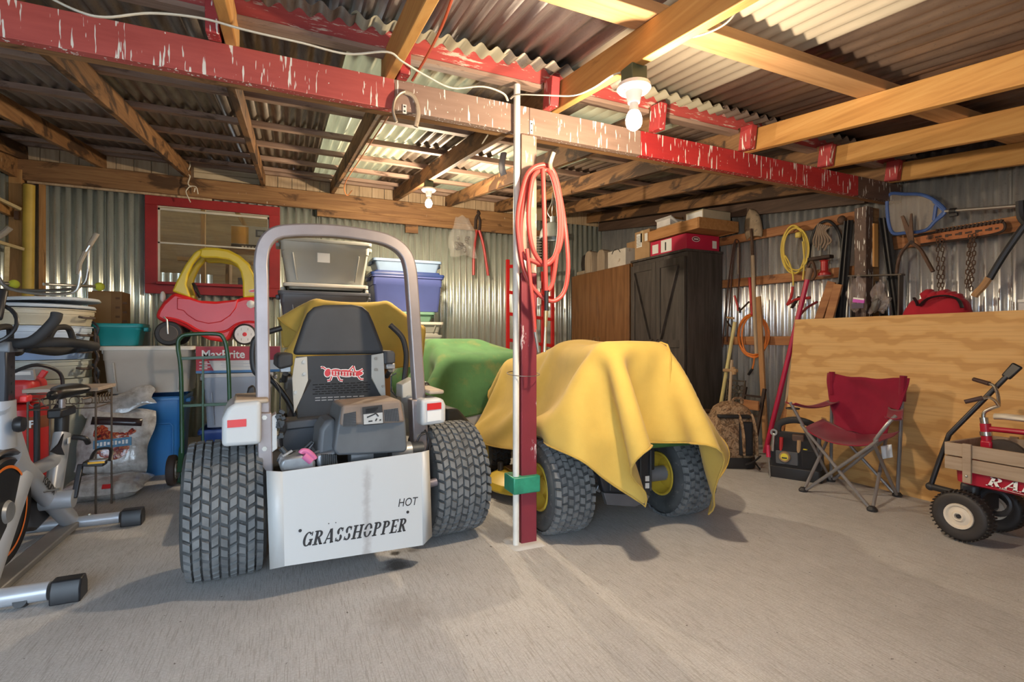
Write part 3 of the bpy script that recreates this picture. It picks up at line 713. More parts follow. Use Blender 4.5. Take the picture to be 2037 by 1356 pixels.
# insect emblem
EY = SY - .0135
def epoly(pts, m, nm, off=0): px_plate(mw, pts, EY - off, .001).build(nm, m, sh)
for m_, g, off in ((print_w, 1.6, 0), (print_r, 0, .0008)):
    mb = MB()
    def lim(a, b, w):
        A, B = ML(*a, EY - off), ML(*b, EY - off); mb.bar(A, B, w * .0027, .001, up=(0, 1, 0))
    def blob(cx_, cy_, rx, ry, rot=0):
        px_plate(mw, [(cx_ + math.cos(i * PI / 8) * (rx + g) * math.cos(rot) - math.sin(i * PI / 8) * (ry + g) * math.sin(rot), cy_ + math.cos(i * PI / 8) * (rx + g) * math.sin(rot) + math.sin(i * PI / 8) * (ry + g) * math.cos(rot)) for i in range(16)], EY - off, .001, mb)
    blob(652, 741, 6, 8, .3); blob(668, 741, 13, 7); blob(688, 742, 18, 6.5, .05); blob(709, 743, 13, 5, -.1)
    for a, b in (((648, 734), (642, 730)), ((642, 730), (638, 731)), ((688, 744), (703, 728)), ((703, 728), (707, 742)), ((707, 742), (722, 734)), ((712, 748), (717, 754)), ((717, 754), (723, 754)), ((672, 748), (676, 756)), ((676, 756), (682, 757)), ((660, 748), (657, 756)), ((657, 756), (651, 757))): lim(a, b, 2.2 + g * 1.7)
    mb.build('emblem', m_, sh, flat=True)
mb = MB()
for i_ in range(9):
    for dx in (0, 3): 
        A, B = ML(658 + i_ * 6 + dx - 1, 737 + i_ * .4, EY - .0018), ML(657 + i_ * 6 + (3 - dx), 746 + i_ * .3, EY - .0018); mb.bar(A, B, .0025, .001, up=(0, 1, 0))
mb.build('emblem_letters', print_w, sh, flat=True)
# armrests
for pts in ([(552, 708), (560, 703), (583, 702), (583, 728), (556, 735), (551, 728)], [(763, 698), (782, 697), (787, 702), (787, 722), (764, 725)]):
    o = px_plate(mw, pts, SY - .02, .30).build('armrest', vinyl, mw, bevel=.012, seg=3)
    cx_ = (pts[0][0] + pts[3][0]) / 2; p = ML(cx_, pts[3][1] + 6, SY + .03); MB().box(p, (.05, .05, .03)).build('armrest_bracket', eng_al, o, bevel=.004)
    MB().cyl(p + V(0, -.02, -.02), p + V(0, .06, -.06), .014, n=10).build('armrest_pivot', eng_dk, o)
# control levers
for pts, r_ in (([(592, 880), (585, 820), (545, 760), (508, 740), (503, 690), (515, 668), (560, 652)], .014), ([(800, 790), (808, 720), (806, 690), (798, 668), (776, 646)], .016)):
    pp = smooth_path([ML(x_, y_, .22) for x_, y_ in pts], 5); MB().tube(pp, r_, 10).build('control_lever', blk_pl, mw)
p = ML(555, 760, .0); MB().tube(smooth_path([ML(538, 745, -.02), ML(556, 775, -.02), ML(557, 800, -.02), ML(556, 830, -.02)], 4), .004, 6).build('throttle_rod', eng_dk, mw)
MB().tube([ML(788, 742, .05), ML(778, 748, .05), ML(778, 778, .05), ML(790, 790, .05)], .004, 6).build('choke_rod', eng_dk, mw)
px_plate(mw, [(487, 798), (494, 772), (502, 766), (508, 770), (510, 785), (525, 790), (525, 798)], .12, .06).build('parking_brake_grip', blk_pl, mw, bevel=.01)
px_plate(mw, [(800, 765), (825, 752), (838, 765), (838, 790), (800, 792)], .02, .12).build('control_box', cream_pt, mw, bevel=.006)
p = ML(846, 768, .02); MB().sphere(p, .026, 14, 10).build('knob', blk_pl, mw)
# engine
px_plate(mw, [(560, 872), (575, 840), (700, 832), (706, 850), (640, 900), (562, 900)], -.02, .2).build('seat_platform', mat('seat platform steel', (.055, .06, .07), .4, .3), mw, bevel=.006)
px_plate(mw, [(568, 838), (700, 825), (700, 842), (568, 856)], -.03, .06).build('platform_lip', mat('platform lip steel', (.075, .08, .09), .4, .3), mw, bevel=.008)
px_plate(mw, [(541, 828), (551, 822), (552, 892), (541, 900)], -.17, .08).build('white_strut', white_pt, mw, bevel=.004)
hk = MB()
for i_ in range(14):
    p = ML(random.uniform(550, 566), random.uniform(815, 870), -.16); hk.box(p, (random.uniform(.01, .03), .03, random.uniform(.008, .02)), ry=random.uniform(-.6, .6))
hk.build('linkage', eng_dk, mw, bevel=.002)
ec = px_plate(mw, [(670, 852), (680, 808), (795, 797), (803, 802), (808, 846), (811, 893), (805, 900), (672, 906), (664, 895)], -.36, .26).build('engine_cover', eng, mw, bevel=.014, seg=3)
tp = px_plate(mw, [(676, 847), (682, 806), (798, 795), (806, 840)], -.374, .24).build('intake_top', dusty, ec, bevel=.012, seg=3)
for pts in ([(684, 823), (708, 818), (709, 848), (682, 848)], [(764, 815), (792, 811), (795, 838), (766, 838)]):
    g_ = px_plate(mw, pts, -.379, .006).build('intake_screen', mat('screen grey', (.20, .20, .20), .6), ec)
    mb = MB(); P4 = [Vector(ML(x_, y_, -.3805)) for x_, y_ in pts]
    for i_ in range(9):
        for j_ in range(9):
            u_, v_ = (i_ + .5) / 9, (j_ + .5) / 9; mb.box(P4[0].lerp(P4[1], u_).lerp(P4[3].lerp(P4[2], u_), v_), (.0045, .002, .005))
    mb.build('screen_holes', print_k, g_)
lb = px_plate(mw, [(721, 810), (760, 805), (763, 843), (723, 846)], -.380, .004).build('data_label', print_k, ec)
px_plate(mw, [(723, 824), (761, 820), (762, 841), (724, 844)], -.381, .002).build('label_print', mat('label silver', (.55, .56, .55), .4, .3), lb)
mb = MB()
for a_, b_ in (((730, 830), (748, 822)), ((748, 822), (753, 828)), ((733, 838), (741, 837)), ((747, 837), (750, 832)), ((755, 836), (758, 834)), ((728, 815), (752, 811)), ((728, 819), (748, 816))):
    mb.bar(ML(*a_, -.3825), ML(*b_, -.3825), .006, .001, up=(0, 1, 0))
mb.build('label_marks', print_k, lb)
mb = MB()
for a_, b_ in (((728, 815), (752, 811)), ((728, 819), (748, 816))): mb.bar(ML(*a_, -.3825), ML(*b_, -.3825), .006, .001, up=(0, 1, 0))
mb.build('label_heading', print_w, lb)
px_plate(mw, [(632, 900), (636, 855), (648, 838), (668, 830), (672, 905), (655, 925), (632, 925)], -.30, .2).build('fan_shroud', eng, mw, bevel=.02, seg=3)
px_plate(mw, [(630, 905), (668, 895), (674, 926), (632, 932)], -.33, .2).build('cylinder_head', eng_al, mw, bevel=.01)
mb = MB()
for i_ in range(8): mb.box(ML(640 + i_ * 4, 915, -.337), (.005, .02, .05))
mb.build('cooling_fins', eng_dk, mw)
for i_, (x_, y_, r_) in enumerate(((695, 908, .045), (725, 905, .04), (775, 902, .05), (800, 898, .04))):
    p = ML(x_, y_, -.24); MB().cyl(p, p + V(.1, 0, 0), r_, n=16).build('muffler', eng_dk if i_ % 2 else eng_al, mw)
MB().box((0, -.18, .42), (.56, .30, .14)).build('engine_block', eng_dk, mw, bevel=.02)
px_plate(mw, [(556, 925), (562, 912), (600, 905), (628, 915), (628, 935), (560, 940)], -.34, .14).build('hydro_pump', eng_al, mw, bevel=.012)
for i_ in range(9):
    a_ = ML(random.uniform(553, 635), random.uniform(898, 925), -.30 + random.uniform(0, .1)); MB().cyl(a_, a_ + V(random.uniform(-.04, .05), .01, random.uniform(-.03, .05)), random.uniform(.005, .012), n=8).build('hose_stub', eng_dk if i_ % 3 else eng_al, mw)
pk = mat('pink plastic', (.62, .16, .32), .45); pp = smooth_path([ML(x_, y_, -.33) for x_, y_ in ((598, 902), (602, 897), (612, 898), (622, 906), (627, 914))], 4)
MB().tube(pp, [.006] + [.012] * (len(pp) - 2) + [.006], 10).build('pink_cap_lever', pk, mw); p = ML(604, 905, -.33); MB().cyl(p, p + V(.03, 0, -.03), .017).build('pink_cap', pk, mw)
for pts in ([(845, 855), (852, 870), (850, 890), (843, 905)], [(838, 862), (848, 860), (855, 880), (853, 900)], [(812, 895), (828, 880), (836, 866), (846, 862)]):
    MB().tube(smooth_path([ML(x_, y_, -.2) for x_, y_ in pts], 4), .005, 6).build('wire', blk_pl, mw)
MB().cyl(ML(852, 962, -.26), ML(868, 958, -.26), .02, n=14).build('hitch_stub', mat('purple grey steel', (.26, .24, .28), .5, .4), mw)
# ============================================================ lawn tractor under a yellow cover
jy = mat('tractor yellow', (.66, .46, .05), .4, var=.12); jg = mat('tractor green', (.05, .16, .04), .4)
tr = thing('lawn_tractor', 'lawn tractor with yellow wheel rims and black rear plate hidden under a yellow cover', 'tractor', (1.755, 2.44, 0), math.radians(-3))
def TL(x, y, c): return hit(tr, x, y, 1, c)
for s in (-1, 1):
    t_ = tyre(tr, (s * .40, 0, .25), .256, .25, .125, 7, 34, lug=.010, zig=.12)
    rim(t_, (s * .40, 0, .25), .125, .25, jy, s); rim(t_, (s * .40, 0, .25), .125, .25, jy, -s)
    t_ = tyre(tr, (s * .33, 1.26, .185), .19, .17, .09, 5, 26, lug=.008, m2=rubber_brown); rim(t_, (s * .33, 1.26, .185), .09, .17, jy, s); rim(t_, (s * .33, 1.26, .185), .09, .17, jy, -s)
MB().cyl((-.30, 0, .25), (.30, 0, .25), .035).build('rear_axle', chrome, tr)
MB().cyl((.14, 0, .25), (.33, 0, .25), .045).build('axle_tube', mat('axle grey', (.32, .32, .34), .5, .4), tr)
MB().cyl((-.30, 1.26, .2), (.30, 1.26, .2), .025).build('front_axle', eng_dk, tr)
MB().box((0, .62, .38), (.34, 1.5, .14)).build('frame', blk, tr, bevel=.01)
MB().box((0, 1.05, .66), (.40, .82, .44)).build('hood', jg, tr, bevel=.08, seg=4)
MB().box((0, -.02, .52), (.88, .58, .10)).build('rear_fender', jg, tr, bevel=.05, seg=3)
MB().box((-.02, .02, .64), (.42, .40, .12)).build('seat_cushion', jy, tr, bevel=.04, seg=3)
MB().box((-.02, -.17, .82), (.42, .10, .36)).build('seat_back', jy, tr, bevel=.04, seg=3)
MB().tube(arc((0, .48, .96), .13, 0, 2 * PI, 28, (1, 0, 0), (0, .9, .4))[:-1], .014, 8, closed=True).build('steering_wheel', blk_pl, tr)
MB().cyl((0, .48, .95), (0, .62, .7), .02).build('steering_column', blk_pl, tr)
pl = px_plate(tr, [(1176, 880), (1296, 876), (1294, 984), (1262, 997), (1213, 994), (1201, 978)], -.235, .05).build('rear_plate', mat('black rear plate', (.028, .030, .036), .4, .2), tr, bevel=.008)
for i_ in range(5):
    a = TL(1214 + i_ * 20, 895, -.240); b = TL(1214 + i_ * 20, 975, -.240); MB().cyl(a, b, .007, n=8).build('rib', blk, pl)
px_plate(tr, [(1201, 980), (1293, 986), (1288, 996), (1264, 1008), (1208, 1004)], -.26, .03).build('hitch_foot', mat('grey hitch steel', (.12, .125, .14), .4, .4), pl, bevel=.003)
for yy in (952, 966):
    px_plate(tr, [(1284, yy - 5), (1294, yy - 6), (1294, yy + 5), (1284, yy + 5)], -.2385, .003).build('sticker', print_w, pl)
mb = MB()
for i_ in range(10):
    p = TL(random.uniform(1172, 1192), random.uniform(900, 985), -.12); mb.box(p, (.03, .04, random.uniform(.02, .05)), ry=random.uniform(-1, 1))
mb.build('gear_casing', eng_al, tr, bevel=.004)
# mowing deck seen left of the post
dk_pts = [(955, 930), (962, 915), (990, 905), (1030, 902), (1060, 910), (1060, 985), (1020, 990), (985, 978), (962, 960)]
deck = MB()
prof = [(.02, .16), (.10, .155), (.22, .14), (.29, .10), (.31, .055), (.30, .05)]
for cx_, cy_ in ((-.26, .72), (.26, .66)): deck.lathe([(.001, .165)] + prof, (cx_, cy_, 0), (0, 0, 1), 36)
deck.box((0, .69, .11), (.50, .56, .09)); deck.build('mowing_deck', jy, tr, bevel=.01)
MB().cyl((-.44, .80, .13), (-.44, .80, .20), .02, n=12).build('deck_knob', blk_pl, tr)
MB().box((-.38, .74, .168), (.06, .10, .004)).build('warning_sticker', mat('sticker brown', (.42, .25, .12), .5), tr)
t_ = MB().lathe([(.001, -.02), (.05, -.02), (.055, 0), (.05, .02), (.001, .02)], (-.56, .82, .07), (1, 0, 0), 20).build('gauge_wheel', blk_pl, tr)
def ttm(p): return MTX[tr.name] @ Vector(p)
def tcw(p): q = ttm(p); return (q.x, q.y, q.z)
trz = math.radians(-3)
SD = [lambda P, a=a, h=h, r=r: sd_box(P, tcw(a), h, r, trz) for a, h, r in (((0, 1.05, .66), (.20, .42, .23), .08), ((0, -.02, .52), (.45, .29, .06), .05), ((-.02, .02, .64), (.21, .20, .07), .04), ((-.02, -.17, .84), (.22, .06, .19), .05), ((0, .62, .38), (.17, .7, .08), .02))]
SD += [lambda P: sd_ell(P, tcw((.02, .48, .97)), (.17, .16, .07)), lambda P: sd_cap(P, tcw((-.52, 0, .25)), tcw((-.28, 0, .25)), .26), lambda P: sd_cap(P, tcw((.28, 0, .25)), tcw((.52, 0, .25)), .26)]
SD += [lambda P: sd_box(P, tcw((0, .69, .1)), (.58, .34, .08), .03, trz)]
SD += [lambda P: np.where(P[:, 1] < 2.52, P[:, 0] - 1.192, 9.0), lambda P: sd_cap(P, tcw((-.37, 1.26, .19)), tcw((-.30, 1.26, .19)), .20)]
def hang_left(P):
    k = np.maximum(0, 1.50 - P[:, 0]); Q = P.copy(); Q[:, 0] = np.where(P[:, 0] < 1.5, 1.50 - k * .40, P[:, 0]); Q[:, 2] = P[:, 2] - k * .88
    return Q
CP = drape(.92, 2.68, 1.68, 4.22, 1.12, .045, SD, steps=95, iters=20, rz=0, seed=3, warp=hang_left, thick=.02)
cv = cloth(*CP, 'tractor_cover', yellow_cloth, hem=yellow_hem)
MB().tube([CP[0][i] for i in CP[2][int(CP[2].shape[0] * .56), :24]], .006, 6).build('seam', yellow_hem, cv)
tag(cv, 'yellow canvas cover draped in folds over the lawn tractor', 'cover')
# ============================================================ something bulky under green canvas
bx_ = thing('covered_crate', 'pale bulky load standing under green canvas behind the tractor', 'crate', (1.72, 4.85, 0))
MB().box((1.72, 4.85, .45), (.95, .95, .90)).build('body', mat('pale grey box', (.58, .60, .64), .5), bx_, world=True, bevel=.03)
MB().box((1.55, 5.05, .98), (.60, .50, .14)).build('hump', mat('pale grey box', (.58, .60, .64), .5), bx_, world=True, bevel=.05)
SD = [lambda P: sd_box(P, (1.72, 4.85, .45), (.49, .49, .46), .05), lambda P: sd_box(P, (1.55, 5.05, .98), (.30, .25, .08), .06)]
CP = drape(.82, 2.62, 3.85, 5.75, 1.12, .06, SD, steps=80, iters=16, rz=.16, seed=5)
gc = cloth(*CP, 'green_tarp', green_cloth, hem=fabric('green canvas hem', (.07, .17, .06))); tag(gc, 'green canvas tarp draped over a bulky load behind the mower', 'tarp')
# ============================================================ yellow cloth standing behind the mower seat
yx = thing('cloth_stand', 'upright wooden stand hidden under a yellow cloth behind the mower seat', 'stand', (.475, 4.32, 0))
for x_ in (.20, .75): MB().box((x_, 4.32, .685), (.06, .06, 1.37)).build('upright', w_stud, yx, world=True, bevel=.004)
MB().box((.475, 4.32, 1.12), (.50, .04, .08)).build('crossbar', w_stud, yx, world=True, bevel=.004)
MB().box((.475, 4.32, .03), (.60, .05, .06)).build('foot_board', w_stud, yx, world=True, bevel=.004)
SD = [lambda P: sd_cap(P, (.20, 4.32, 0), (.20, 4.32, 1.345), .05), lambda P: sd_cap(P, (.75, 4.32, 0), (.75, 4.32, 1.345), .05), lambda P: sd_box(P, (.475, 4.32, 1.12), (.3, .05, .06), .02)]
CP = drape(-.12, 1.07, 3.74, 4.74, 1.42, .045, SD, steps=80, iters=16, rz=0, seed=9)
yc = cloth(*CP, 'yellow_cloth', yellow_cloth, hem=yellow_hem); tag(yc, 'yellow cloth hanging over an upright stand behind the mower seat', 'cloth')
# ============================================================ left side: totes, cans, hand truck, toy car
def plastic(name, c, rough=.42, **k): return mat(name, c, rough, var=k.pop('var', .08), vs_=4, **k)
def rr_ring(w, d, z, r, n=4): return [(x, y, z) for x, y in rrect(w, d, r, n)]
def tote(label, x0, x1, yf, d, z0, z1, m, lid=None, lidh=.045, rz=0, group=None, taper=.90, sticker=None, panel=False, rim_m=None, ribs=True, name='storage_tote'):
    """x0..x1 front width at the rim, yf front, d depth, z0..z1 body height"""
    w = x1 - x0; h = z1 - z0; t = thing(name, label, 'tote', ((x0 + x1) / 2, yf + d / 2, z0), rz, group)
    wi, di = w - .03, d - .03; mb = MB(); rs = []
    for f, k in ((0, taper), (.06, taper + .006), (.70, taper + (1 - taper) * .72), (.71, taper + (1 - taper) * .72 + .018), (.93, .995), (1, 1.0)): rs.append(rr_ring(wi * k, di * k, h * f, .035))
    for f, k in ((1, .975), (.1, taper - .02)): rs.append(rr_ring(wi * k, di * k, h * f if f == 1 else .01, .03))
    b = mb.loft(rs, cap=True).build('body', m, t, ang=50)
    rm_ = rim_m or m
    MB().loft([rr_ring(wi * .985, di * .985, h - .032, .035), rr_ring(w, d, h - .030, .04), rr_ring(w + .004, d + .004, h - .004, .04), rr_ring(w - .004, d - .004, h, .04), rr_ring(wi * .97, di * .97, h, .035)], cap=False).build('rim', rm_, t, ang=50)
    for s in (-1, 1): MB().box((s * (w / 2 + .004), 0, h - .045), (.035, d * .35, .035)).build('handle', rm_, t, bevel=.008)
    if ribs:
        for s in (-.36, .36): MB().bar((s * w * taper, -d / 2 * taper - .002, h * .05), (s * w * .98, -d / 2 * (taper + (1 - taper) * .66) - .004, h * .66), .012, .012).build('rib', m, b, bevel=.003)
    if panel:
        yy = -d / 2 * .955 - .004; P_ = [(x, yy + (.5 - (z / h)) * .02, z) for x, z in ((-w * .36, h * .08), (-w * .36, h * .62), (-w * .33, h * .66), (w * .33, h * .66), (w * .36, h * .62), (w * .36, h * .08))]
        MB().tube(P_, .005, 6).build('panel_line', m, b)
    if lid:
        MB().loft([rr_ring(w + .012, d + .012, h - .012, .04), rr_ring(w + .018, d + .018, h + .004, .04), rr_ring(w + .010, d + .010, h + lidh * .45, .04), rr_ring(w * .92, d * .90, h + lidh * .5, .04), rr_ring(w * .89, d * .87, h + lidh, .035)], cap=True).build('lid', lid, t, ang=50)
    if sticker:
        MB().box((sticker[0] * w, -d / 2 * (taper + (1 - taper) * .4) - .008, h * sticker[1]), (sticker[2], .002, sticker[3]), rx=-.06).build('sticker', print_w, t)
    return t
taupe = plastic('taupe plastic', (.56, .50, .43)); beige_rim = plastic('beige rim plastic', (.74, .70, .62)); blue_pl = plastic('bright blue plastic', (.035, .20, .52)); navy = plastic('navy plastic', (.025, .065, .27))
slate = plastic('slate plastic', (.11, .12, .15)); dgrey = plastic('dark grey plastic', (.13, .125, .12)); sage = plastic('grey tote plastic', (.42, .42, .38)); ltgrey = plastic('pale grey plastic', (.50, .50, .52))
peri = plastic('periwinkle plastic', (.10, .13, .38)); ltblue = plastic('powder blue plastic', (.28, .40, .58)); dblue = plastic('dark blue lid plastic', (.03, .06, .22)); green_pl = plastic('pale green plastic', (.22, .42, .30)); teal_pl = plastic('teal plastic', (.02, .34, .35)); grey_blue = plastic('grey blue plastic', (.36, .40, .48))
tote('big blue plastic tote on the floor behind the wire-legged table', -1.30, -.76, 4.68, .44, 0, .615, blue_pl, panel=True, ribs=False)
tote('large taupe plastic tub with beige rim stacked on the big blue tote', -1.31, -.70, 4.70, .46, .645, 1.01, taupe, rim_m=beige_rim)
tote('teal plastic basin resting on the taupe tub', -1.42, -1.08, 4.90, .26, 1.012, 1.19, teal_pl, ribs=False, name='plastic_basin', taper=.84)
# stack under the printed carton
tote('dark blue tote on the floor below the pale grey tote by the hand truck', -.66, -.16, 4.62, .44, 0, .345, navy)
tote('pale grey tote under the red and white carton', -.64, -.115, 4.60, .46, .36, .79, grey_blue, rim_m=ltgrey)
# printed carton
card_r = mat('red carton print', (.50, .05, .07), .6, var=.08); card_w = mat('white carton print', (.72, .70, .68), .6, var=.04); card_b = mat('blue carton print', (.08, .22, .46), .6)
mx = thing('printed_carton', 'red and white carton lettered MaxBrite below the toy car', 'carton', (-.37, 4.62, .795))
MB().box((0, .20, .105), (.60, .40, .21)).build('box', card_w, mx, bevel=.003)
MB().box((0, -.0015, .155), (.602, .003, .112)).build('red_band', card_r, mx)
MB().box((0, -.0015, .010), (.602, .003, .020)).build('blue_band', card_b, mx)
MB().prism([(-.30, .02), (-.18, .02), (-.215, .10), (-.30, .10)], .002, Matrix(((1, 0, 0, 0), (0, 0, 1, -.0035), (0, 1, 0, 0), (0, 0, 0, 1)))).build('red_corner', card_r, mx)
text_mesh('MaxBrite', .092, 'carton_lettering', print_w, mx, basis((-.265, -.0036, .118), (1, 0, 0), (0, 0, 1)), bold=.002, align='LEFT', sx=.9)
for i_ in range(4): MB().box((-.05 + .03 * (i_ % 2), -.0012, .085 - i_ * .013), (.16 + .04 * (i_ % 2), .001, .003)).build('print_line', mat('print grey', (.4, .42, .5), .6), mx)
mb = MB()
for i_ in range(5): mb.box((-.25 + (i_ % 2) * .02, -.0040, .088 - i_ * .013), (.055, .001, .007))
mb.build('corner_print', print_w, mx)
MB().box((0, .2, .2105), (.60, .05, .001)).build('tape', mat('parcel tape', (.55, .42, .25), .3), mx)
# stack of totes behind the mower, left pile
X0, X1 = -.06, .68
tote('dark grey tote at the foot of the pile behind the roll bar', X0, X1, 4.78, .5, 0, .36, dgrey, group=None)
tote('second dark grey tote up in the pile behind the roll bar', X0, X1, 4.78, .5, .365, .74, dgrey, taper=.91)
tote('third dark grey tote up, right below the navy slate tote', X0 + .02, X1 - .02, 4.79, .48, .745, 1.12, dgrey)
tote('slate blue tote in the middle of the pile behind the roll bar', X0 - .03, X1 + .01, 4.77, .5, 1.125, 1.49, slate)
tote('shallow pale grey tub wedged below the topmost grey tote', X0 + .01, X1 - .01, 4.79, .46, 1.512, 1.562, sage, ribs=False, rim_m=beige_rim)
tote('topmost grey tote with a small white sticker', X0 - .03, X1 + .02, 4.77, .5, 1.567, 1.955, sage, sticker=(-.03, .58, .105, .085), taper=.86)
# right pile, half behind the green canvas
X0, X1 = .86, 1.64; YF_ = 5.72
tote('pale beige tote low in the pile behind the green canvas', X0 + .1, X1, YF_, .5, 0, .55, sage)
tote('second beige tote in the pile behind the green canvas', X0 + .1, X1, YF_, .5, .555, 1.10, ltgrey, lid=sage)
tote('third beige tote just showing over the green canvas', X0 + .1, X1 + .02, YF_ - .01, .5, 1.15, 1.27, sage, rim_m=beige_rim)
tote('pale green shallow tote under the periwinkle blue one', X0 + .03, X1 - .08, YF_, .46, 1.275, 1.385, green_pl, ribs=False)
tote('periwinkle blue tote with dark blue lid on the wall pile', X0 - .03, X1 + .02, YF_ - .02, .5, 1.39, 1.80, peri, lid=dblue, ribs=False, panel=False)
tote('powder blue shallow tote on top of the periwinkle one', X0 - .01, X1 - .0, YF_, .44, 1.845, 1.98, ltblue, ribs=False)
# ------------------------------------------------------------ round bins nested into each other
BC = Vector((-1.66, 4.72, 0))
def bin_(label, r, z0, z1, m, rough_rim=True, hand=0, inner=False):
    t = thing('round_bin', label, 'bin', (BC.x, BC.y, z0), 0, None); h = z1 - z0
    MB().lathe([(r * .92, 0), (r * .955, h * .5), (r * .975, h * .58), (r * .975, h * .66), (r * .99, h * .70), (r * .99, h * .92), (r * 1.02, h * .94), (r * 1.02, h), (r * .97, h), (r * .9, .004)], n=44).build('body', m, t, ang=40)
    for a in (-.35, 2.8):
        q = Vector((math.cos(a), math.sin(a), 0)); s_ = Vector((-q.y, q.x, 0))
        MB().tube(smooth_path([q * r - s_ * .05 + V(0, 0, h * .55), q * (r + .035) - s_ * .045 + V(0, 0, h * .5), q * (r + .035) + s_ * .045 + V(0, 0, h * .5), q * r + s_ * .05 + V(0, 0, h * .55)], 4), .009, 8).build('handle', blk_pl if hand else mat('brown handle', (.11, .08, .06), .6), t)
    return t
sage_g = plastic('sage grey plastic', (.50, .53, .47)); cb = plastic('cornflower plastic', (.32, .45, .68)); lb_ = plastic('ice blue plastic', (.58, .68, .80)); be = plastic('old beige plastic', (.62, .55, .40))
lo_ = thing('round_bin', 'tall sage grey round bin on the floor carrying the nested bins', 'bin', (BC.x, BC.y, 0))
MB().lathe([(.001, .01), (.235, 0), (.24, .01), (.285, .70), (.30, .71), (.30, .775), (.29, .78), (.28, .70), (.23, .02)], n=44).build('body', sage_g, lo_, ang=40)
MB().box((BC.x + .16, BC.y - .285, .735), (.12, .01, .045), rz=.5).build('name_plate', mat('foil plate', (.45, .45, .45), .3, .6), lo_, world=True, bevel=.002)
bin_('sage bin rim, lowest of the nested round bins', .30, .785, .915, sage_g)
bin_('cornflower blue round bin nested above the sage one', .295, .92, 1.02, cb)
bin_('ice blue round bin nested below the beige one', .30, 1.025, 1.155, lb_)
bin_('beige round bin, topmost of the nested bins', .315, 1.16, 1.275, be)
for i_, (z_, a_, dx) in enumerate(((1.282, .0, 0), (1.325, .045, .03))):
    l_ = MB().lathe([(.001, .022), (.24, .020), (.27, .012), (.315, .010), (.325, -.006), (.318, -.012), (.30, -.004), (.001, 0)], (0, 0, .013), (0, 0, 1), 44).build('bin_lid', plastic('pale blue lid plastic', (.66, .73, .80)))
    l_.location = (BC.x + dx, BC.y, z_); l_.rotation_euler = (0, -a_, 0)
    tag(l_, ['round pale blue bin lid lying flat on the beige bin', 'round pale blue bin lid tilted on the other lid'][i_], 'lid')
# ------------------------------------------------------------ folded aluminium walker on top of the lids
alu = mat('aluminium tube', (.62, .62, .60), .28, .85, var=.08); grip = mat('tan foam grip', (.36, .31, .25), .8)
wk = thing('walking_frame', 'folded aluminium walking frame with tennis balls lying on the bin lids', 'walker', (BC.x, BC.y - .1, 1.40))
WY = 4.72
def WP(x, y, Y=WY): return atY(x, y, Y)
MB().tube(smooth_path([WP(-60, 520), WP(-10, 545), WP(12, 570), WP(60, 582), WP(120, 585), WP(150, 578), WP(158, 556), WP(158, 530), WP(168, 505), WP(185, 478)], 6), .0125, 10).build('front_frame', alu, wk, world=True)
MB().tube(smooth_path([WP(-60, 505, 5.1), WP(0, 560, 5.1), WP(30, 576, 5.1), WP(130, 576, 5.1), WP(165, 565, 5.1), WP(174, 540, 5.1), WP(176, 500, 5.1), WP(190, 468, 5.1)], 6), .0125, 10).build('rear_frame', alu, wk, world=True)
MB().tube([WP(178, 488), WP(193, 464)], .018, 12).build('hand_grip', grip, wk, world=True)
MB().tube([WP(155, 545), WP(158, 524), WP(170, 500)], .0165, 10).build('sleeve', grip, wk, world=True)
for x_, y_ in ((28, 565), (198, 570)):
    p = WP(x_, y_, 5.0); MB().sphere(p, .034, 16, 10).build('tennis_ball', mat('tennis ball felt', (.62, .66, .06), .9, bump=.001, bs=200), wk, world=True)
    MB().cyl(p, p + V(-.25, -.28, -.02), .011).build('leg', alu, wk, world=True)
# ------------------------------------------------------------ cardboard box standing behind the basin
kraft = mat('kraft cardboard', (.36, .21, .09), .8, var=.12, vs_=4); kraft2 = mat('dark kraft cardboard', (.30, .16, .065), .8, var=.15, vs_=4)
cb0 = atY(181, 570, 5.35); cb1 = atY(241, 570, 5.35)
c_ = thing('cardboard_box', 'tall brown cardboard box standing behind the teal basin', 'box', ((cb0.x + cb1.x) / 2, 5.5, 0))
MB().box((0, 0, .74), (cb1.x - cb0.x, .26, 1.48)).build('carton', kraft2, c_, bevel=.003)
MB().box((-.05, -.132, 1.22), (.16, .004, .50)).build('side_flap', kraft, c_)
mb = MB()
for i_ in range(9): mb.box((.075 + (i_ % 2) * .05, -.1315, 1.42 - i_ * .04), (.03, .002, .018))
mb.build('print', mat('carton ink', (.16, .08, .04), .8), c_)
# ------------------------------------------------------------ green hand truck
gr_pt = mat('dark green enamel', (.02, .085, .035), .35, var=.2, wear=(.12, .10, .06), wamt=.72, ws=14)
ht = thing('hand_truck', 'dark green steel hand truck with small wheels standing in front of the totes', 'hand truck', (-.58, 4.42, 0))
def HT(x, y, Y=4.40): return atY(x, y, Y)
MB().tube(smooth_path([HT(362, 975, 4.36), HT(362, 860), HT(360, 740), HT(354, 690), HT(358, 672), HT(375, 665), HT(430, 664), HT(444, 672), HT(451, 695), HT(455, 740), HT(458, 850), HT(460, 955, 4.36)], 5), .0145, 10).build('loop_frame', gr_pt, ht, world=True)
MB().bar(HT(404, 714), HT(404, 905), .012, .03, up=(0, 1, 0)).build('centre_bar', gr_pt, ht, world=True, bevel=.002)
for y_ in (712, 806, 922): MB().bar(HT(360, y_ + 1), HT(457, y_ - 3), .022, .014, up=(0, 1, 0)).build('rung', gr_pt, ht, world=True, bevel=.002)
MB().box((-.58, 4.50, .012), (.36, .22, .012)).build('toe_plate', gr_pt, ht, world=True)
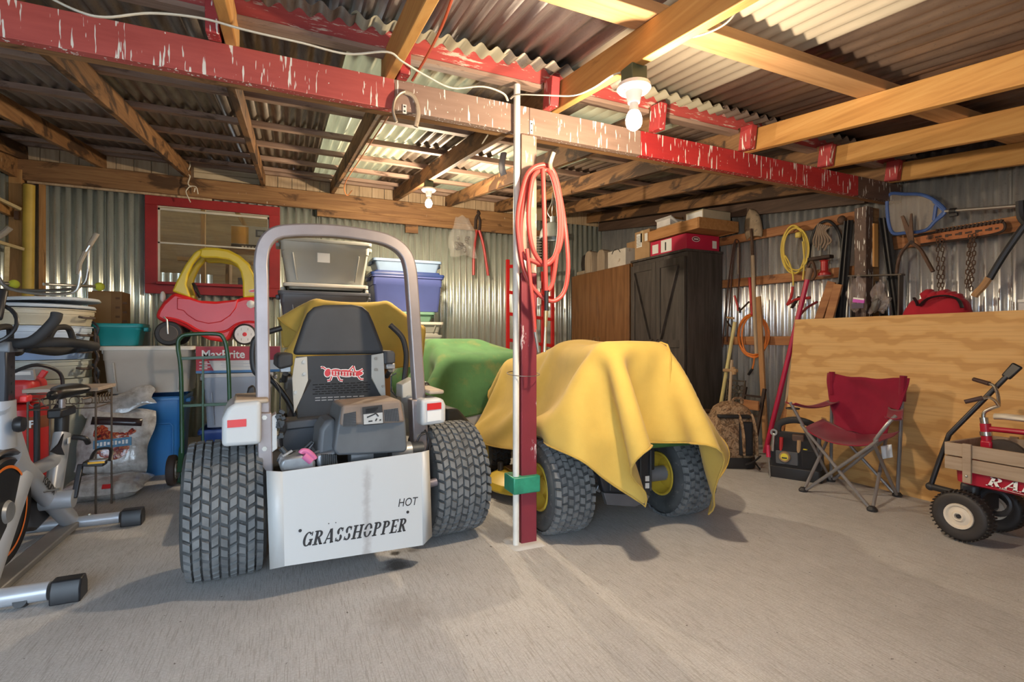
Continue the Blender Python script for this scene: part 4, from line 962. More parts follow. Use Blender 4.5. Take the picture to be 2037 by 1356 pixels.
for s in (-1, 1):
    c0 = Vector((-.58 + s * .195, 4.33, .115)); w_ = tyre(ht, ht_l := (c0 - Vector(ht.location)), .118, .055, .06, 0, 0, m1=mat('brown black rubber', (.045, .03, .025), .7)); rim(w_, ht_l, .06, .055, mat('grey hub', (.42, .40, .37), .4, .5), s); rim(w_, ht_l, .06, .055, mat('grey hub', (.42, .40, .37), .4, .5), -s)
    MB().bar((-.58 + s * .15, 4.40, .26), (-.58 + s * .15, 4.31, .10), .03, .008, up=(0, 1, 0)).build('axle_bracket', gr_pt, ht, world=True)
MB().cyl((-.78, 4.33, .115), (-.38, 4.33, .115), .009).build('axle', chrome, ht, world=True)
# ------------------------------------------------------------ toy car
tred = plastic('toy red plastic', (.72, .025, .03), .33); tyel = plastic('toy yellow plastic', (.80, .58, .03), .35); twht = plastic('toy white plastic', (.78, .74, .70), .4)
tc_ = thing('toy_car', 'red ride-on toy car with yellow roof perched on the tub and carton', 'toy car', (-.60, 4.93, 1.012))
TY, TW = 4.80, .36
def TCp(pts): return [(q.x, q.z) for q in (atY(x, y, TY) for x, y in pts)]
def side_prism(pts, y0, y1): return plate(TCp(pts), y0, y1)
body = [(308, 632), (310, 622), (318, 605), (330, 592), (345, 581), (360, 582), (377, 590), (395, 596), (430, 598), (470, 594), (482, 590), (506, 590), (508, 600), (512, 655), (505, 672), (470, 655), (455, 665), (445, 690), (420, 680), (395, 668), (370, 652), (345, 642), (322, 640)]
lw_ = [(308, 632), (312, 618), (322, 602), (345, 581), (372, 588), (395, 597), (430, 599), (470, 595), (485, 590), (514, 590), (518, 620), (518, 662), (505, 662), (495, 655), (478, 652), (464, 660), (456, 676), (440, 680), (415, 676), (390, 664), (365, 650), (345, 643), (325, 641)]
side_prism(lw_, TY, TY + TW).build('body', tred, tc_, world=True, bevel=.028, seg=4)
side_prism([(352, 592), (378, 594), (400, 601), (430, 603), (466, 598), (474, 594), (470, 612), (458, 628), (440, 640), (415, 644), (390, 638), (372, 626), (365, 618), (352, 615)], TY - .008, TY + .02).build('door', tred, tc_, world=True, bevel=.007, seg=2)
MB().tube(smooth_path([atY(x_, y_, TY - .004) for x_, y_ in ((330, 632), (352, 636), (372, 644), (395, 657), (420, 662), (450, 658), (470, 645), (490, 640), (512, 641))], 4), .010, 8).build('moulded_ridge', tred, tc_, world=True)
for y0 in (TY + .01, TY + TW - .06):
    o = side_prism([(341, 579), (352, 555), (368, 525), (385, 502), (394, 495), (402, 499), (398, 507), (384, 524), (374, 545), (370, 565), (379, 592)], y0, y0 + .05).build('front_pillar', tyel, tc_, world=True, bevel=.014, seg=3)
    side_prism([(398, 494), (428, 493), (452, 497), (475, 508), (494, 524), (505, 545), (512, 590), (483, 592), (482, 560), (478, 540), (470, 525), (455, 516), (430, 512), (404, 512), (396, 508)], y0, y0 + .05).build('roof_side', tyel, tc_, world=True, bevel=.014, seg=3)
side_prism([(394, 495), (410, 491), (432, 492), (455, 496), (478, 508), (496, 524), (500, 532), (474, 516), (452, 506), (428, 502), (402, 502)], TY + .015, TY + TW - .015).build('roof', tyel, tc_, world=True, bevel=.012, seg=3)
for (x_, y_), R_, sides in (((336, 664), .098, None), ((487, 670), .090, None)):
    p = atY(x_, y_, TY); z_ = max(p.z, 1.013 + R_)
    for yy in (TY - .015, TY + TW - .045):
        c0 = Vector((p.x, yy + .03, 1.013 + R_ if x_ < 400 else 1.016 + R_)) - Vector(tc_.location)
        w_ = MB().lathe([(.001, -.03), (R_ * .9, -.03), (R_, -.018), (R_, .018), (R_ * .9, .03), (.001, .03)], c0, (0, 1, 0), 28).build('wheel', mat('toy wheel black', (.035, .03, .028), .6), tc_)
        if x_ > 400:
            MB().lathe([(.001, -.036), (R_ * .82, -.034), (R_ * .84, -.028)], c0, (0, 1, 0), 28).build('hubcap', twht, w_); MB().lathe([(.001, -.044), (R_ * .17, -.042), (R_ * .2, -.034)], c0, (0, 1, 0), 16).build('hub_button', tred, w_)
            mb = MB()
            for i_ in range(6):
                a = i_ * PI / 3; mb.box(c0 + V(math.cos(a) * R_ * .55, -.0355, math.sin(a) * R_ * .55), (.006, .002, .02))
            mb.build('hub_marks', mat('hub mark grey', (.5, .47, .44), .6), w_)
        else: MB().lathe([(.001, -.033), (R_ * .62, -.034), (R_ * .66, -.03)], c0, (0, 1, 0), 24).build('hubcap', mat('dusty hub', (.11, .09, .075), .7), w_)
MB().tube([atY(326, 630, TY - .02), atY(332, 636, TY - .025), atY(334, 664, TY - .03)], .006, 8).build('fork_rod', bolt_m, tc_, world=True)
p = atY(324, 590, TY + .06); MB().sphere(p, .036, 14, 10, (.55, 1, 1.25)).build('headlight', twht, tc_, world=True)
p = atY(324, 590, TY + .27); MB().sphere(p, .036, 14, 10, (.55, 1, 1.25)).build('headlight', twht, tc_, world=True)
p = atY(499, 605, TY - .004); MB().lathe([(.001, -.010), (.022, -.008), (.034, 0)], p, (0, 1, 0), 8).build('fuel_cap', twht, tc_, world=True)
side_prism([(494, 577), (505, 574), (512, 576), (512, 582), (503, 582), (496, 581)], TY + .004, TY + .012).build('oval_badge', twht, tc_, world=True, bevel=.001)
side_prism([(496, 578), (505, 576), (511, 577), (511, 580.5), (503, 580.5), (497, 580)], TY + .003, TY + .009).build('badge_print', tred, tc_, world=True)
MB().tube(smooth_path([atY(384, 563, TY + .12), atY(390, 575, TY + .14), atY(398, 592, TY + .16)], 4), .012, 8).build('steering_column', blk_pl, tc_, world=True)
MB().tube(arc(atY(391, 577, TY + .15), .06, 0, 2 * PI, 20, (.35, 0, -.9), (0, 1, 0))[:-1], .009, 8, closed=True).build('steering_wheel', blk_pl, tc_, world=True)
MB().box(atY(384, 592, TY + .16), (.05, .16, .03)).build('dashboard', tyel, tc_, world=True, bevel=.006)
# ------------------------------------------------------------ wire-legged side table
wire_m = mat('brown wire', (.14, .105, .08), .5, .4); tt_ = thing('side_table', 'small table with laminate top on thin brown wire legs', 'table', (-1.20, 3.875, 0))
tlam = wood('table laminate', [(.2, (.32, .25, .20)), (.5, (.44, .36, .30)), (.8, (.52, .44, .38))], 0)
MB().box((-1.205, 3.875, .765), (.345, .335, .022)).build('top', tlam, tt_, world=True, bevel=.003)
for x_ in (-1.36, -1.05):
    for y_ in (3.73, 4.02):
        MB().tube([(x_, y_, .0), (x_, y_, .755)], .0055, 8).build('leg', wire_m, tt_, world=True)
for a, b in (((-1.36, 3.73), (-1.05, 3.73)), ((-1.05, 3.73), (-1.05, 4.02)), ((-1.36, 4.02), (-1.05, 4.02)), ((-1.36, 3.73), (-1.36, 4.02))):
    for z_ in (.655, .745): MB().tube([(*a, z_), (*b, z_)], .004, 6).build('rail', wire_m, tt_, world=True)
mb = MB()
for i_ in range(5):
    mb.tube(arc((-1.05, 3.76 + i_ * .055, .70), .024, 0, 2 * PI, 14, (0, 1, 0), (0, 0, 1))[:-1], .0025, 5, closed=True); mb.tube(arc((-1.33 + i_ * .06, 3.73, .70), .024, 0, 2 * PI, 14, (1, 0, 0), (0, 0, 1))[:-1], .0025, 5, closed=True)
mb.build('scrollwork', wire_m, tt_, world=True)
# ------------------------------------------------------------ red compressor behind the table
cr = mat('compressor red', (.50, .025, .025), .4, var=.1); ac = thing('air_compressor', 'upright red air compressor with brown lettered band behind the wire table', 'compressor', (-1.57, 4.20, 0))
MB().lathe([(.001, .06), (.11, .065), (.14, .10), (.145, .15), (.145, .58), (.14, .62), (.10, .65), (.001, .655)], n=36).build('tank', cr, ac)
MB().lathe([(.1465, .50), (.148, .505), (.148, .57), (.1465, .575)], n=36).build('label_band', mat('brown band', (.22, .07, .03), .5), ac)
text_mesh('IRP', .062, 'band_lettering', print_w, ac, basis((.04, -.150, .512), (.95, .31, 0), (0, 0, 1)), bold=.002, align='LEFT')
MB().box((-.02, 0, .74), (.26, .24, .16)).build('motor_shroud', cr, ac, bevel=.05, seg=4)
MB().box((.06, -.10, .84), (.10, .03, .07), rx=.4).build('control_panel', mat('panel grey', (.34, .35, .36), .4), ac, bevel=.004)
MB().box((.06, -.122, .85), (.075, .004, .022), rx=.4).build('panel_label', print_w, ac); MB().box((.135, -.06, .84), (.03, .03, .05), ry=.5).build('red_switch', red_refl, ac, bevel=.004)
MB().tube(smooth_path([(.02, -.13, .86), (.12, -.10, .90), (.20, 0, .84), (.21, 0, .7), (.17, 0, .6)], 5), .011, 8).build('hose', blk_pl, ac)
MB().tube(smooth_path([(-.10, -.14, .86), (-.04, -.17, .74), (-.06, -.16, .62), (.0, -.155, .5)], 5), .010, 8).build('power_cord', blk_pl, ac)
MB().box((-.08, -.125, .80), (.10, .01, .06), rx=-.3).build('manual_sheet', print_w, ac)
for a in (-2.2, -.5, .9, 2.6): MB().box((math.cos(a) * .1, math.sin(a) * .1, .03), (.05, .05, .06)).build('foot', blk_pl, ac)
bar_k = mat('strap black', (.02, .02, .022), .6)
MB().box((.13, -.13, .35), (.03, .03, .62)).build('handle_tube', bar_k, ac, bevel=.01)
# ------------------------------------------------------------ bags of charcoal in clear wrap
def bagmat(name, dull=False):
    k = NT(name); v = k.coords((1, 1, 1), rand=False); n = k.noise(v, 16, 4, .6); pn = k.noise(v, 34, 5, .7, 1.6)
    col = k.ramp(pn, [(.34, (.025, .012, .012)), (.45, (.20, .02, .02)), (.52, (.42, .04, .025)), (.57, (.55, .22, .05)), (.62, (.05, .025, .03)), (.72, (.58, .50, .40))])
    k.color(col if not dull else k.ramp(n, [(.3, (.30, .27, .24)), (.7, (.62, .60, .57))])); k.b.inputs['Roughness'].default_value = .18; k.b.inputs['Coat Weight'].default_value = .7
    k.bump(k.noise(v, 22, 3), .008); return k.m
bag_p = bagmat('printed charcoal bag'); foil = bagmat('clear wrap foil', True)
def pillow(w, h, d, nu=12, nv=12, wob=.012, seed=0):
    rnd = random.Random(seed); vs_ = []; mb = MB(); ph = [rnd.uniform(0, 6) for _ in range(6)]
    def f(u, v, s):
        x = (u - .5) * w; z = (v - .5) * h; e = (max(0, 1 - abs(2 * u - 1) ** 3.5) * max(0, 1 - abs(2 * v - 1) ** 3.5)) ** .5
        return (x + wob * math.sin(v * 9 + ph[0]) * (1 - e), s * (d / 2 * e + wob * .5 * e * math.sin(u * 11 + ph[1]) * math.sin(v * 10 + ph[2])), z + wob * math.sin(u * 8 + ph[3]) * (1 - e))
    mb.grid(lambda u, v: f(u, v, -1), nu, nv); mb.grid(lambda u, v: f(1 - u, v, 1), nu, nv); return mb
def settle(mb, m): mb.v = [m @ p for p in mb.v]; return mb
b1 = thing('charcoal_bag', 'clear-wrapped charcoal bag with fiery print leaning on the blue tote', 'bag', (-1.12, 4.40, 0))
M_ = T(-.02, .06, .33) @ R3(-.28, .10, -.05)
settle(pillow(.42, .46, .13, 14, 14, .012, 1), M_).build('bag', foil, b1, ang=180)
settle(pillow(.34, .34, .118, 14, 14, .008, 1), M_ @ T(.0, -.009, -.01)).build('printed_panel', bag_p, b1, ang=180); settle(MB().grid(lambda u, v: ((u - .5) * .30, -.072 + .012 * (2 * u - 1) ** 2, .105 + .055 * v), 6, 2), M_).build('dark_band', mat('bag black print', (.03, .02, .022), .25), b1, solid=-.002)
settle(MB().box((0, -.069, -.02), (.22, .004, .06)), M_ @ R3(0, -.16, 0)).build('blue_name_strip', mat('strip blue', (.06, .20, .34), .3), b1)
mb = MB()
for i_ in range(9): mb.box((-.085 + i_ * .021, -.073, -.02), (.013, .003, .028 if i_ % 3 else .018))
settle(mb, M_ @ R3(0, -.16, 0)).build('name_strip_letters', print_w, b1)
settle(pillow(.44, .16, .05, 12, 6, .016, 4), T(-.02, .13, .60) @ R3(-.5, -.22, -.05)).build('wrap_top', foil, b1, ang=180)
b2 = thing('charcoal_bag', 'foil-bright wrapped bag lying flat under the leaning charcoal bag', 'bag', (-1.14, 4.165, 0))
settle(pillow(.46, .30, .13, 14, 10, .012, 2), T(.0, .06, .067) @ R3(-1.45, 0, -.10)).build('bag', foil, b2, ang=180)
MB().box((.05, -.09, .10), (.05, .004, .03), rx=-.6).build('red_label', red_refl, b2)
# ============================================================ exercise bike
silver = mat('silver bike paint', (.48, .51, .56), .35, .35, var=.04); bkb = mat('bike black plastic', (.018, .018, .02), .42, var=.2); foam = mat('black foam grip', (.025, .025, .027), .75, var=.2)
XB = -1.10
eb = thing('exercise_bike', 'silver spin exercise bike with black seat, handlebars and flywheel cover', 'exercise bike', (XB, 3.05, 0))
def B(x, y, X=XB): return atX(x, y, X)
for Y_, r_ in ((2.60, .036), (3.52, .031)):
    s_ = MB().cyl((XB - .28, Y_, .048), (XB + .22, Y_, .048), r_, n=20).build('stabiliser', silver, eb, world=True)
    for s in (-1, 1):
        xc = XB + (.28 if s > 0 else -.34); MB().prism([(-.045, 0), (.045, 0), (.045, .055), (.026, .09), (-.026, .09), (-.045, .055)], .10, basis((xc - .05, Y_, .0), (0, 1, 0), (0, 0, 1))).build('end_cap', bkb, s_, world=True, bevel=.006)
MB().tube([(XB + .14, 2.60, .02), (XB + .14, 2.565, .035)], .022, 14).build('levelling_foot', bkb, eb, world=True)
for x_ in (-.03, .08): MB().sphere((XB + x_, 3.52, .082), .008, 8, 6).build('acorn_nut', bolt_m, eb, world=True)
MB().bar((XB, 2.64, .045), (XB, 3.49, .045), .09, .03, up=(0, 0, 1)).build('floor_rail', mat('grey rail', (.22, .215, .21), .5, .3), eb, world=True, bevel=.006)
hd = Vector((XB, 2.80, .74)); jn = Vector((XB, 2.98, .43)); hub = Vector((XB, 3.24, .26))
def oval(path, r, nm, m=silver, n=16): return MB().tube(path, r, n, flat=.7, up=(1, 0, 0)).build(nm, m, eb, world=True)
oval([V(XB, 2.62, .06), V(XB, 2.95, .45)], .060, 'front_leg'); oval([V(XB, 2.86, .55), V(XB, 3.50, .07)], .052, 'main_beam'); oval([V(XB, 2.78, .78), V(XB, 2.96, .47)], .05, 'head_beam')
oval([V(XB, 2.80, .60), V(XB, 2.80, .80)], .055, 'head_tube'); oval([V(XB, 3.26, .20), V(XB, 3.40, .56)], .05, 'seat_tube'); oval([V(XB, 3.03, .44), V(XB, 3.32, .44)], .034, 'brace')
text_mesh('YOSUDA', .05, 'frame_lettering', print_k, eb, MTX[eb.name].inverted() @ basis((XB + .0375, 3.06, .39), (0, .78, -.62), (0, .62, .78)), bold=.001, align='LEFT', shear=.2, sx=.8)
MB().cyl(V(XB - .06, 3.24, .25), V(XB + .10, 3.24, .25), .045, n=20).build('crank_hub', silver, eb, world=True)
MB().cyl(V(XB, 3.39, .54), V(XB, 3.40, .66), .030, n=16).build('seat_post', bkb, eb, world=True)
MB().box((XB, 3.40, .675), (.06, .20, .045)).build('seat_slider', bkb, eb, world=True, bevel=.008)
MB().cyl((XB, 3.40, .69), (XB, 3.40, .745), .014).build('seat_stem', chrome, eb, world=True)
MB().tube(smooth_path([(XB + .05, 3.38, .54), (XB + .10, 3.38, .53), (XB + .11, 3.40, .50)], 4), .014, 8).build('clamp_knob', bkb, eb, world=True)
MB().box((XB + .046, 3.345, .53), (.004, .03, .03)).build('warning_sticker', print_w, eb, world=True)
st = MB()
def seatf(u, v):
    a = 2 * PI * v; L = -.14 + .29 * u; w = .022 + .085 * (max(0, u - .25) / .75) ** 1.2; w *= math.sqrt(max(0, 1 - (max(0, u - .85) / .15) ** 2)) if u > .85 else 1; w = max(w, .004) if 0 < u < 1 else .003
    return (XB + math.cos(a) * w, 3.40 + L, .775 + math.sin(a) * (.030 if math.sin(a) > 0 else .036) * min(1, w / .03) + .012 * u)
st.grid(seatf, 20, 20).build('saddle', mat('saddle vinyl', (.02, .02, .022), .35), eb, world=True, ang=180)
MB().tube(arc((XB, 3.46, .74), .10, -.6, PI + .6, 14, (1, 0, 0), (0, 1, 0)), .005, 6).build('saddle_rail', wire_m, eb, world=True)
# handlebar post and bars
MB().box((XB, 2.80, .90), (.055, .075, .26)).build('handlebar_post', mat('post black', (.03, .032, .04), .35, .3), eb, world=True, bevel=.01)
for i_ in range(5): MB().cyl((XB + .028, 2.80, .80 + i_ * .035), (XB + .030, 2.80, .80 + i_ * .035), .006, n=10).build('post_hole', print_k, eb, world=True)
MB().box((XB, 2.83, 1.025), (.07, .14, .045)).build('handlebar_clamp', mat('clamp grey', (.16, .18, .21), .4), eb, world=True, bevel=.006)
for s in (-1, 1):
    MB().tube(smooth_path([(XB, 2.82, 1.04), (XB + s * .10, 2.78, 1.05), (XB + s * .17, 2.78, 1.13), (XB + s * .18, 2.79, 1.17)], 5), .021, 12).build('front_grip', foam, eb, world=True)
    MB().tube(smooth_path([(XB + s * .03, 2.84, 1.035), (XB + s * .15, 2.90, 1.045), (XB + s * .21, 3.08, 1.03), (XB + s * .19, 3.20, 1.02), (XB + s * .11, 3.21, 1.01), (XB + s * .07, 3.10, 1.0), (XB + s * .04, 2.90, 1.02)], 6), .0215, 12).build('loop_grip', foam, eb, world=True)
    MB().tube(smooth_path([(XB + s * .09, 2.95, 1.04), (XB + s * .10, 2.99, 1.10), (XB + s * .10, 3.06, 1.115), (XB + s * .11, 3.14, 1.11), (XB + s * .12, 3.17, 1.04)], 5), .014, 10).build('elbow_bar', foam, eb, world=True)
MB().box((XB - .02, 2.74, 1.20), (.10, .03, .14), rx=-.35).build('display', bkb, eb, world=True, bevel=.012); MB().tube(arc((XB - .02, 2.73, 1.12), .09, 0, 2 * PI, 24, (1, 0, 0), (0, .35, .93))[:-1], .008, 8, closed=True).build('cable_loop', bkb, eb, world=True)
# flywheel, cover, crank
fw = MB().lathe([(.001, -.025), (.06, -.03), (.19, -.02), (.215, -.028), (.225, -.02), (.225, .02), (.215, .028), (.19, .02), (.06, .03), (.001, .025)], (XB - .0, 2.76, .34), (1, 0, 0), 48).build('flywheel', mat('flywheel black', (.02, .02, .022), .35, .3), eb, world=True)
MB().lathe([(.178, .0245), (.184, .0255), (.190, .0245)], (XB, 2.76, .34), (1, 0, 0), 48).build('orange_ring', mat('orange ring', (.75, .18, .02), .4), fw, world=True)
MB().lathe([(.001, .045), (.04, .04), (.05, .026)], (XB, 2.76, .34), (1, 0, 0), 20).build('flywheel_hub', eng_al, fw, world=True)
MB().tube(arc((XB, 2.76, .34), .25, .4, 2.7, 16, (0, 1, 0), (0, 0, 1)), .03, 10, flat=.5).build('wheel_guard', mat('guard brown black', (.05, .04, .035), .35), eb, world=True)
cv_ = MB().loft([[(XB - .09, y, z) for y, z in ((2.70, .50), (2.90, .70), (3.05, .60), (3.20, .38), (3.36, .30), (3.36, .14), (3.20, .12), (2.90, .22), (2.72, .30))], [(XB - .03, y, z) for y, z in ((2.70, .50), (2.90, .70), (3.05, .60), (3.20, .38), (3.36, .30), (3.36, .14), (3.20, .12), (2.90, .22), (2.72, .30))]]).build('belt_cover', mat('belt cover', (.03, .03, .034), .4), eb, world=True, bevel=.015)
ch = mat('dark crank metal', (.05, .05, .055), .3, .7)
for s, a in ((1, 1.25), (-1, 1.25 + PI)):
    p0 = V(XB + s * .10, 3.24, .25); p1 = p0 + V(s * .01, math.cos(a) * .17, math.sin(a) * .17)
    MB().bar(p0, p1, .016, .026, up=(1, 0, 0)).build('crank_arm', ch, eb, world=True, bevel=.005)
    pd = MB().box(p1 + V(s * .06, 0, 0), (.09, .07, .024), ry=.1).build('pedal', bkb, eb, world=True, bevel=.006)
    MB().box(p1 + V(s * .075, 0, .014), (.07, .05, .008)).build('pedal_plate', eng_al, pd, world=True, bevel=.002); MB().box(p1 + V(s * .075, -.037, .008), (.07, .004, .010)).build('pedal_reflector', mat('amber reflector', (.75, .40, .02), .3), pd, world=True)
    MB().tube(smooth_path([p1 + V(s * .03, .03, .0), p1 + V(s * .04, .09, .05), p1 + V(s * .10, .10, .05), p1 + V(s * .115, .03, 0)], 4), .010, 8, flat=.4).build('toe_cage', bkb, pd, world=True)
MB().tube([(XB + .03, 3.10, .33), (XB + .10, 3.07, .345)], .005, 8).build('quick_release', bolt_m, eb, world=True)
MB().prism([(-.06, .0), (.03, .02), (.09, .06), (.06, .0), (.10, -.05), (.02, -.03)], .006, basis((XB + .05, 3.16, .52), (0, 1, 0), (0, 0, 1))).build('bottle_cage', bkb, eb, world=True)
MB().box((XB + .05, 2.86, .80), (.03, .05, .03)).build('red_lever', red_refl, eb, world=True, bevel=.006); MB().lathe([(.001, .03), (.03, .028), (.034, .01), (.03, 0)], (XB + .05, 2.77, .70), (1, 0, 0), 12).build('tension_knob', bkb, eb, world=True)
# ============================================================ window in the back wall and what is seen through it
win_red = mat('window red paint', (.30, .015, .015), .55, var=.15); sash_w = mat('dusty sash white', (.58, .54, .45), .5)
wd = struct('window_1')
YW = YB - .03
for c, d in (((-.745, YW, 2.545), (1.29, .04, .10)), ((-.745, YW, 1.605), (1.29, .04, .10)), ((-1.335, YW, 2.075), (.11, .04, .84)), ((-.155, YW, 2.075), (.11, .04, .84))):
    MB().box(c, d).build('casing_board', win_red, wd, bevel=.003)
MB().box((-.745, YW - .03, 1.665), (1.08, .05, .03)).build('sill', win_red, wd, bevel=.003)
for c, d in (((-.745, YW + .01, 2.46), (1.07, .02, .022)), ((-1.27, YW + .01, 2.07), (.018, .02, .80)), ((-.22, YW + .01, 2.07), (.018, .02, .80)), ((-.745, YW + .01, 2.10), (1.07, .02, .016))):
    MB().box(c, d).build('sash_bar', sash_w, wd)
def glass_mat():
    k = NT('dusty glass'); k.n.remove(k.b); g = k.node('ShaderNodeBsdfGlossy'); g.inputs['Roughness'].default_value = .04; t = k.node('ShaderNodeBsdfTransparent'); t.inputs[0].default_value = (.93, .90, .84, 1)
    d = k.node('ShaderNodeBsdfDiffuse'); d.inputs[0].default_value = (.5, .45, .36, 1); fr = k.node('ShaderNodeFresnel'); m1 = k.node('ShaderNodeMixShader'); m2 = k.node('ShaderNodeMixShader'); m2.inputs[0].default_value = .045
    k.link(fr.outputs[0], m1.inputs[0]); k.link(t.outputs[0], m1.inputs[1]); k.link(g.outputs[0], m1.inputs[2]); k.link(m1.outputs[0], m2.inputs[1]); k.link(d.outputs[0], m2.inputs[2]); k.link(m2.outputs[0], k.out.inputs[0]); return k.m
for z0, z1 in ((1.67, 2.092), (2.108, 2.45)): MB().box((-.745, YW + .012, (z0 + z1) / 2), (1.05, .004, z1 - z0)).build('pane', glass_mat(), wd)
# lean-to room behind the glass
lt = struct('wall_outer')
sw = wood('lean-to boards', [(.2, (.16, .09, .05)), (.5, (.30, .19, .10)), (.8, (.40, .27, .16))], 0)
for i_ in range(14): MB().box((-.7, 8.0, .7 + i_ * .16), (3.2, .02, .1605)).build('board', sw, lt)
for x_ in (-2.3,): MB().box((x_, 7.22, 1.6), (.03, 1.5, 2.2)).build('end_board', sw, lt)
MB().box((-.7, 7.22, 2.85), (3.25, 1.52, .01)).build('added_clear_roof', fib_old, lt); MB().box((-.7, 7.22, .62), (3.25, 1.52, .03)).build('floor_board', sw, lt)  # lean-to roof made translucent to let extra daylight in behind the window
corr(MB(), (-1.6, 7.9, 1.2), (-.95, 7.9, 1.2), (0, 0, .75), (0, 1, 0), .086).build('tin_patch', galv_right, lt, ang=60)
for a, b in (((-.98, 7.3, 1.7), (-.98, 7.3, 2.7)), ((-.62, 7.2, 2.7), (-.30, 7.2, 2.15)), ((-1.3, 7.6, 2.1), (-.4, 7.6, 2.1))): MB().bar(a, b, .045, .09, up=(0, 1, 0)).build('strut', w_stud, lt)
sf = MB().box((-.35, 6.75, 2.115), (.75, .35, .025)).build('wall_shelf', w_stud); tag(sf, 'wooden shelf seen through the window, carrying a printed box', 'shelf')
for x_ in (-.65, -.05): MB().box((x_, 6.75, 1.375), (.04, .30, 1.45)).build('shelf_leg', w_stud, sf)
pb = thing('appliance_box', 'white and orange printed box on the shelf behind the window glass', 'box', (-.40, 6.70, 2.13))
MB().box((0, .10, .14), (.44, .2, .28)).build('box', mat('box white print', (.70, .62, .50), .6), pb, bevel=.003)
MB().box((-.13, -.001, .165), (.18, .004, .20)).build('orange_panel', mat('box orange print', (.70, .36, .06), .6), pb); MB().box((0, -.001, .03), (.44, .004, .06)).build('dark_band', mat('box dark print', (.06, .045, .04), .6), pb)
MB().box((.09, -.003, .20), (.11, .004, .085)).build('pictured_appliance', mat('picture grey', (.14, .14, .15), .5), pb); MB().box((.085, -.006, .20), (.06, .003, .05)).build('picture_face', mat('picture pale grey', (.42, .42, .42), .5), pb)
mb = MB()
for i_ in range(6): mb.box((-.10 + i_ * .035, -.004, .03), (.022, .002, .02))
mb.build('band_lettering', print_w, pb)
pb2 = thing('small_printed_box', 'small grey and white box low behind the window glass', 'box', (-.42, 7.0, 1.64))
MB().box((0, 0, .09), (.30, .15, .18)).build('box', mat('box slate print', (.12, .15, .19), .6), pb2, bevel=.003); MB().box((.05, -.077, .08), (.14, .004, .12)).build('label', print_w, pb2); MB().box((.05, -.080, .10), (.05, .003, .04)).build('label_picture', print_k, pb2)
ls = MB().box((-.5, 7.05, 1.62), (.9, .3, .025)).build('wall_shelf', w_stud); tag(ls, 'lower wooden shelf seen through the window under a grey box', 'shelf')
for x_ in (-.85, -.15): MB().box((x_, 7.05, 1.12), (.04, .25, .97)).build('shelf_leg', w_stud, ls)
# ============================================================ red hose on the post
hose_m = mat('red rubber hose', (.46, .055, .045), .5, var=.12, vs_=12)
hs = thing('rubber_hose', 'coil of red rubber hose hanging from a hook on the post', 'hose', (1.24, 2.28, .55))
HY = 2.258
def HP(x, y, d=0): return atY(x, y, HY - d)
loops = [[(1082, 332, 0), (1057, 345, 0), (1044, 390, .0), (1036, 450, 0), (1040, 505, 0), (1062, 520, .02), (1085, 524, .02), (1110, 500, .02), (1119, 450, .02), (1114, 390, .02), (1102, 345, .02)],
         [(1084, 338, .02), (1062, 350, .03), (1053, 400, .03), (1052, 450, .03), (1062, 500, .03), (1084, 526, .03), (1104, 508, .04), (1113, 460, .04), (1110, 400, .04), (1098, 350, .04)],
         [(1078, 328, .01), (1050, 345, .0), (1034, 400, 0), (1029, 450, 0), (1038, 520, 0), (1052, 560, .01), (1075, 588, .02), (1100, 599, .03), (1122, 580, .03), (1130, 530, .03), (1124, 450, .02), (1112, 380, .02), (1100, 340, .02)]]
for i_, lp in enumerate(loops): MB().tube(smooth_path([HP(*q) for q in lp], 6, True), .0115, 10, closed=True).build('hose_coil', hose_m, hs, world=True)
MB().tube(smooth_path([HP(1080, 336, .04), HP(1082, 400, .05), HP(1084, 480, .05), HP(1085, 545, .05), HP(1086, 578, .05)], 5), .011, 10).build('hose_end', hose_m, hs, world=True)
MB().tube(smooth_path([HP(1048, 495, .03), HP(1055, 560, .035), HP(1061, 620, .04), HP(1064, 660, .04)], 5), .010, 10).build('hose_tail', hose_m, hs, world=True)
MB().tube(smooth_path([HP(1108, 505, .04), HP(1100, 560, .045), HP(1090, 578, .05)], 5), .010, 10).build('hose_branch', hose_m, hs, world=True)
MB().cyl(HP(1064, 655, .04), HP(1071, 700, .04), .010, .006).build('air_nozzle', mat('grey brass', (.42, .38, .34), .35, .7), hs, world=True)
MB().cyl(HP(1087, 578, .05), HP(1087, 618, .05), .011).build('hose_sleeve', blk_pl, hs, world=True); MB().cyl(HP(1086, 618, .05), HP(1085, 650, .05), .012, .008).build('brass_coupler', mat('brass', (.55, .42, .22), .35, .8), hs, world=True)
MB().cyl(HP(1085, 650, .05), HP(1083, 700, .05), .006, .008).build('blow_pipe', mat('pale brass', (.62, .55, .42), .35, .7), hs, world=True)
hk_ = MB().tube(smooth_path([V(1.17, 2.345, 1.915), V(1.185, 2.30, 1.90), V(1.215, 2.26, 1.905), HP(1095, 325, .05), HP(1102, 303, .07)], 6), .011, 8, flat=.6).build('horseshoe_hook', mat('pale forged steel', (.50, .42, .32), .5, .5, wear=(.25, .18, .12), wamt=.6)); tag(hk_, 'bent half horseshoe hook on the post holding the red hose', 'hook')
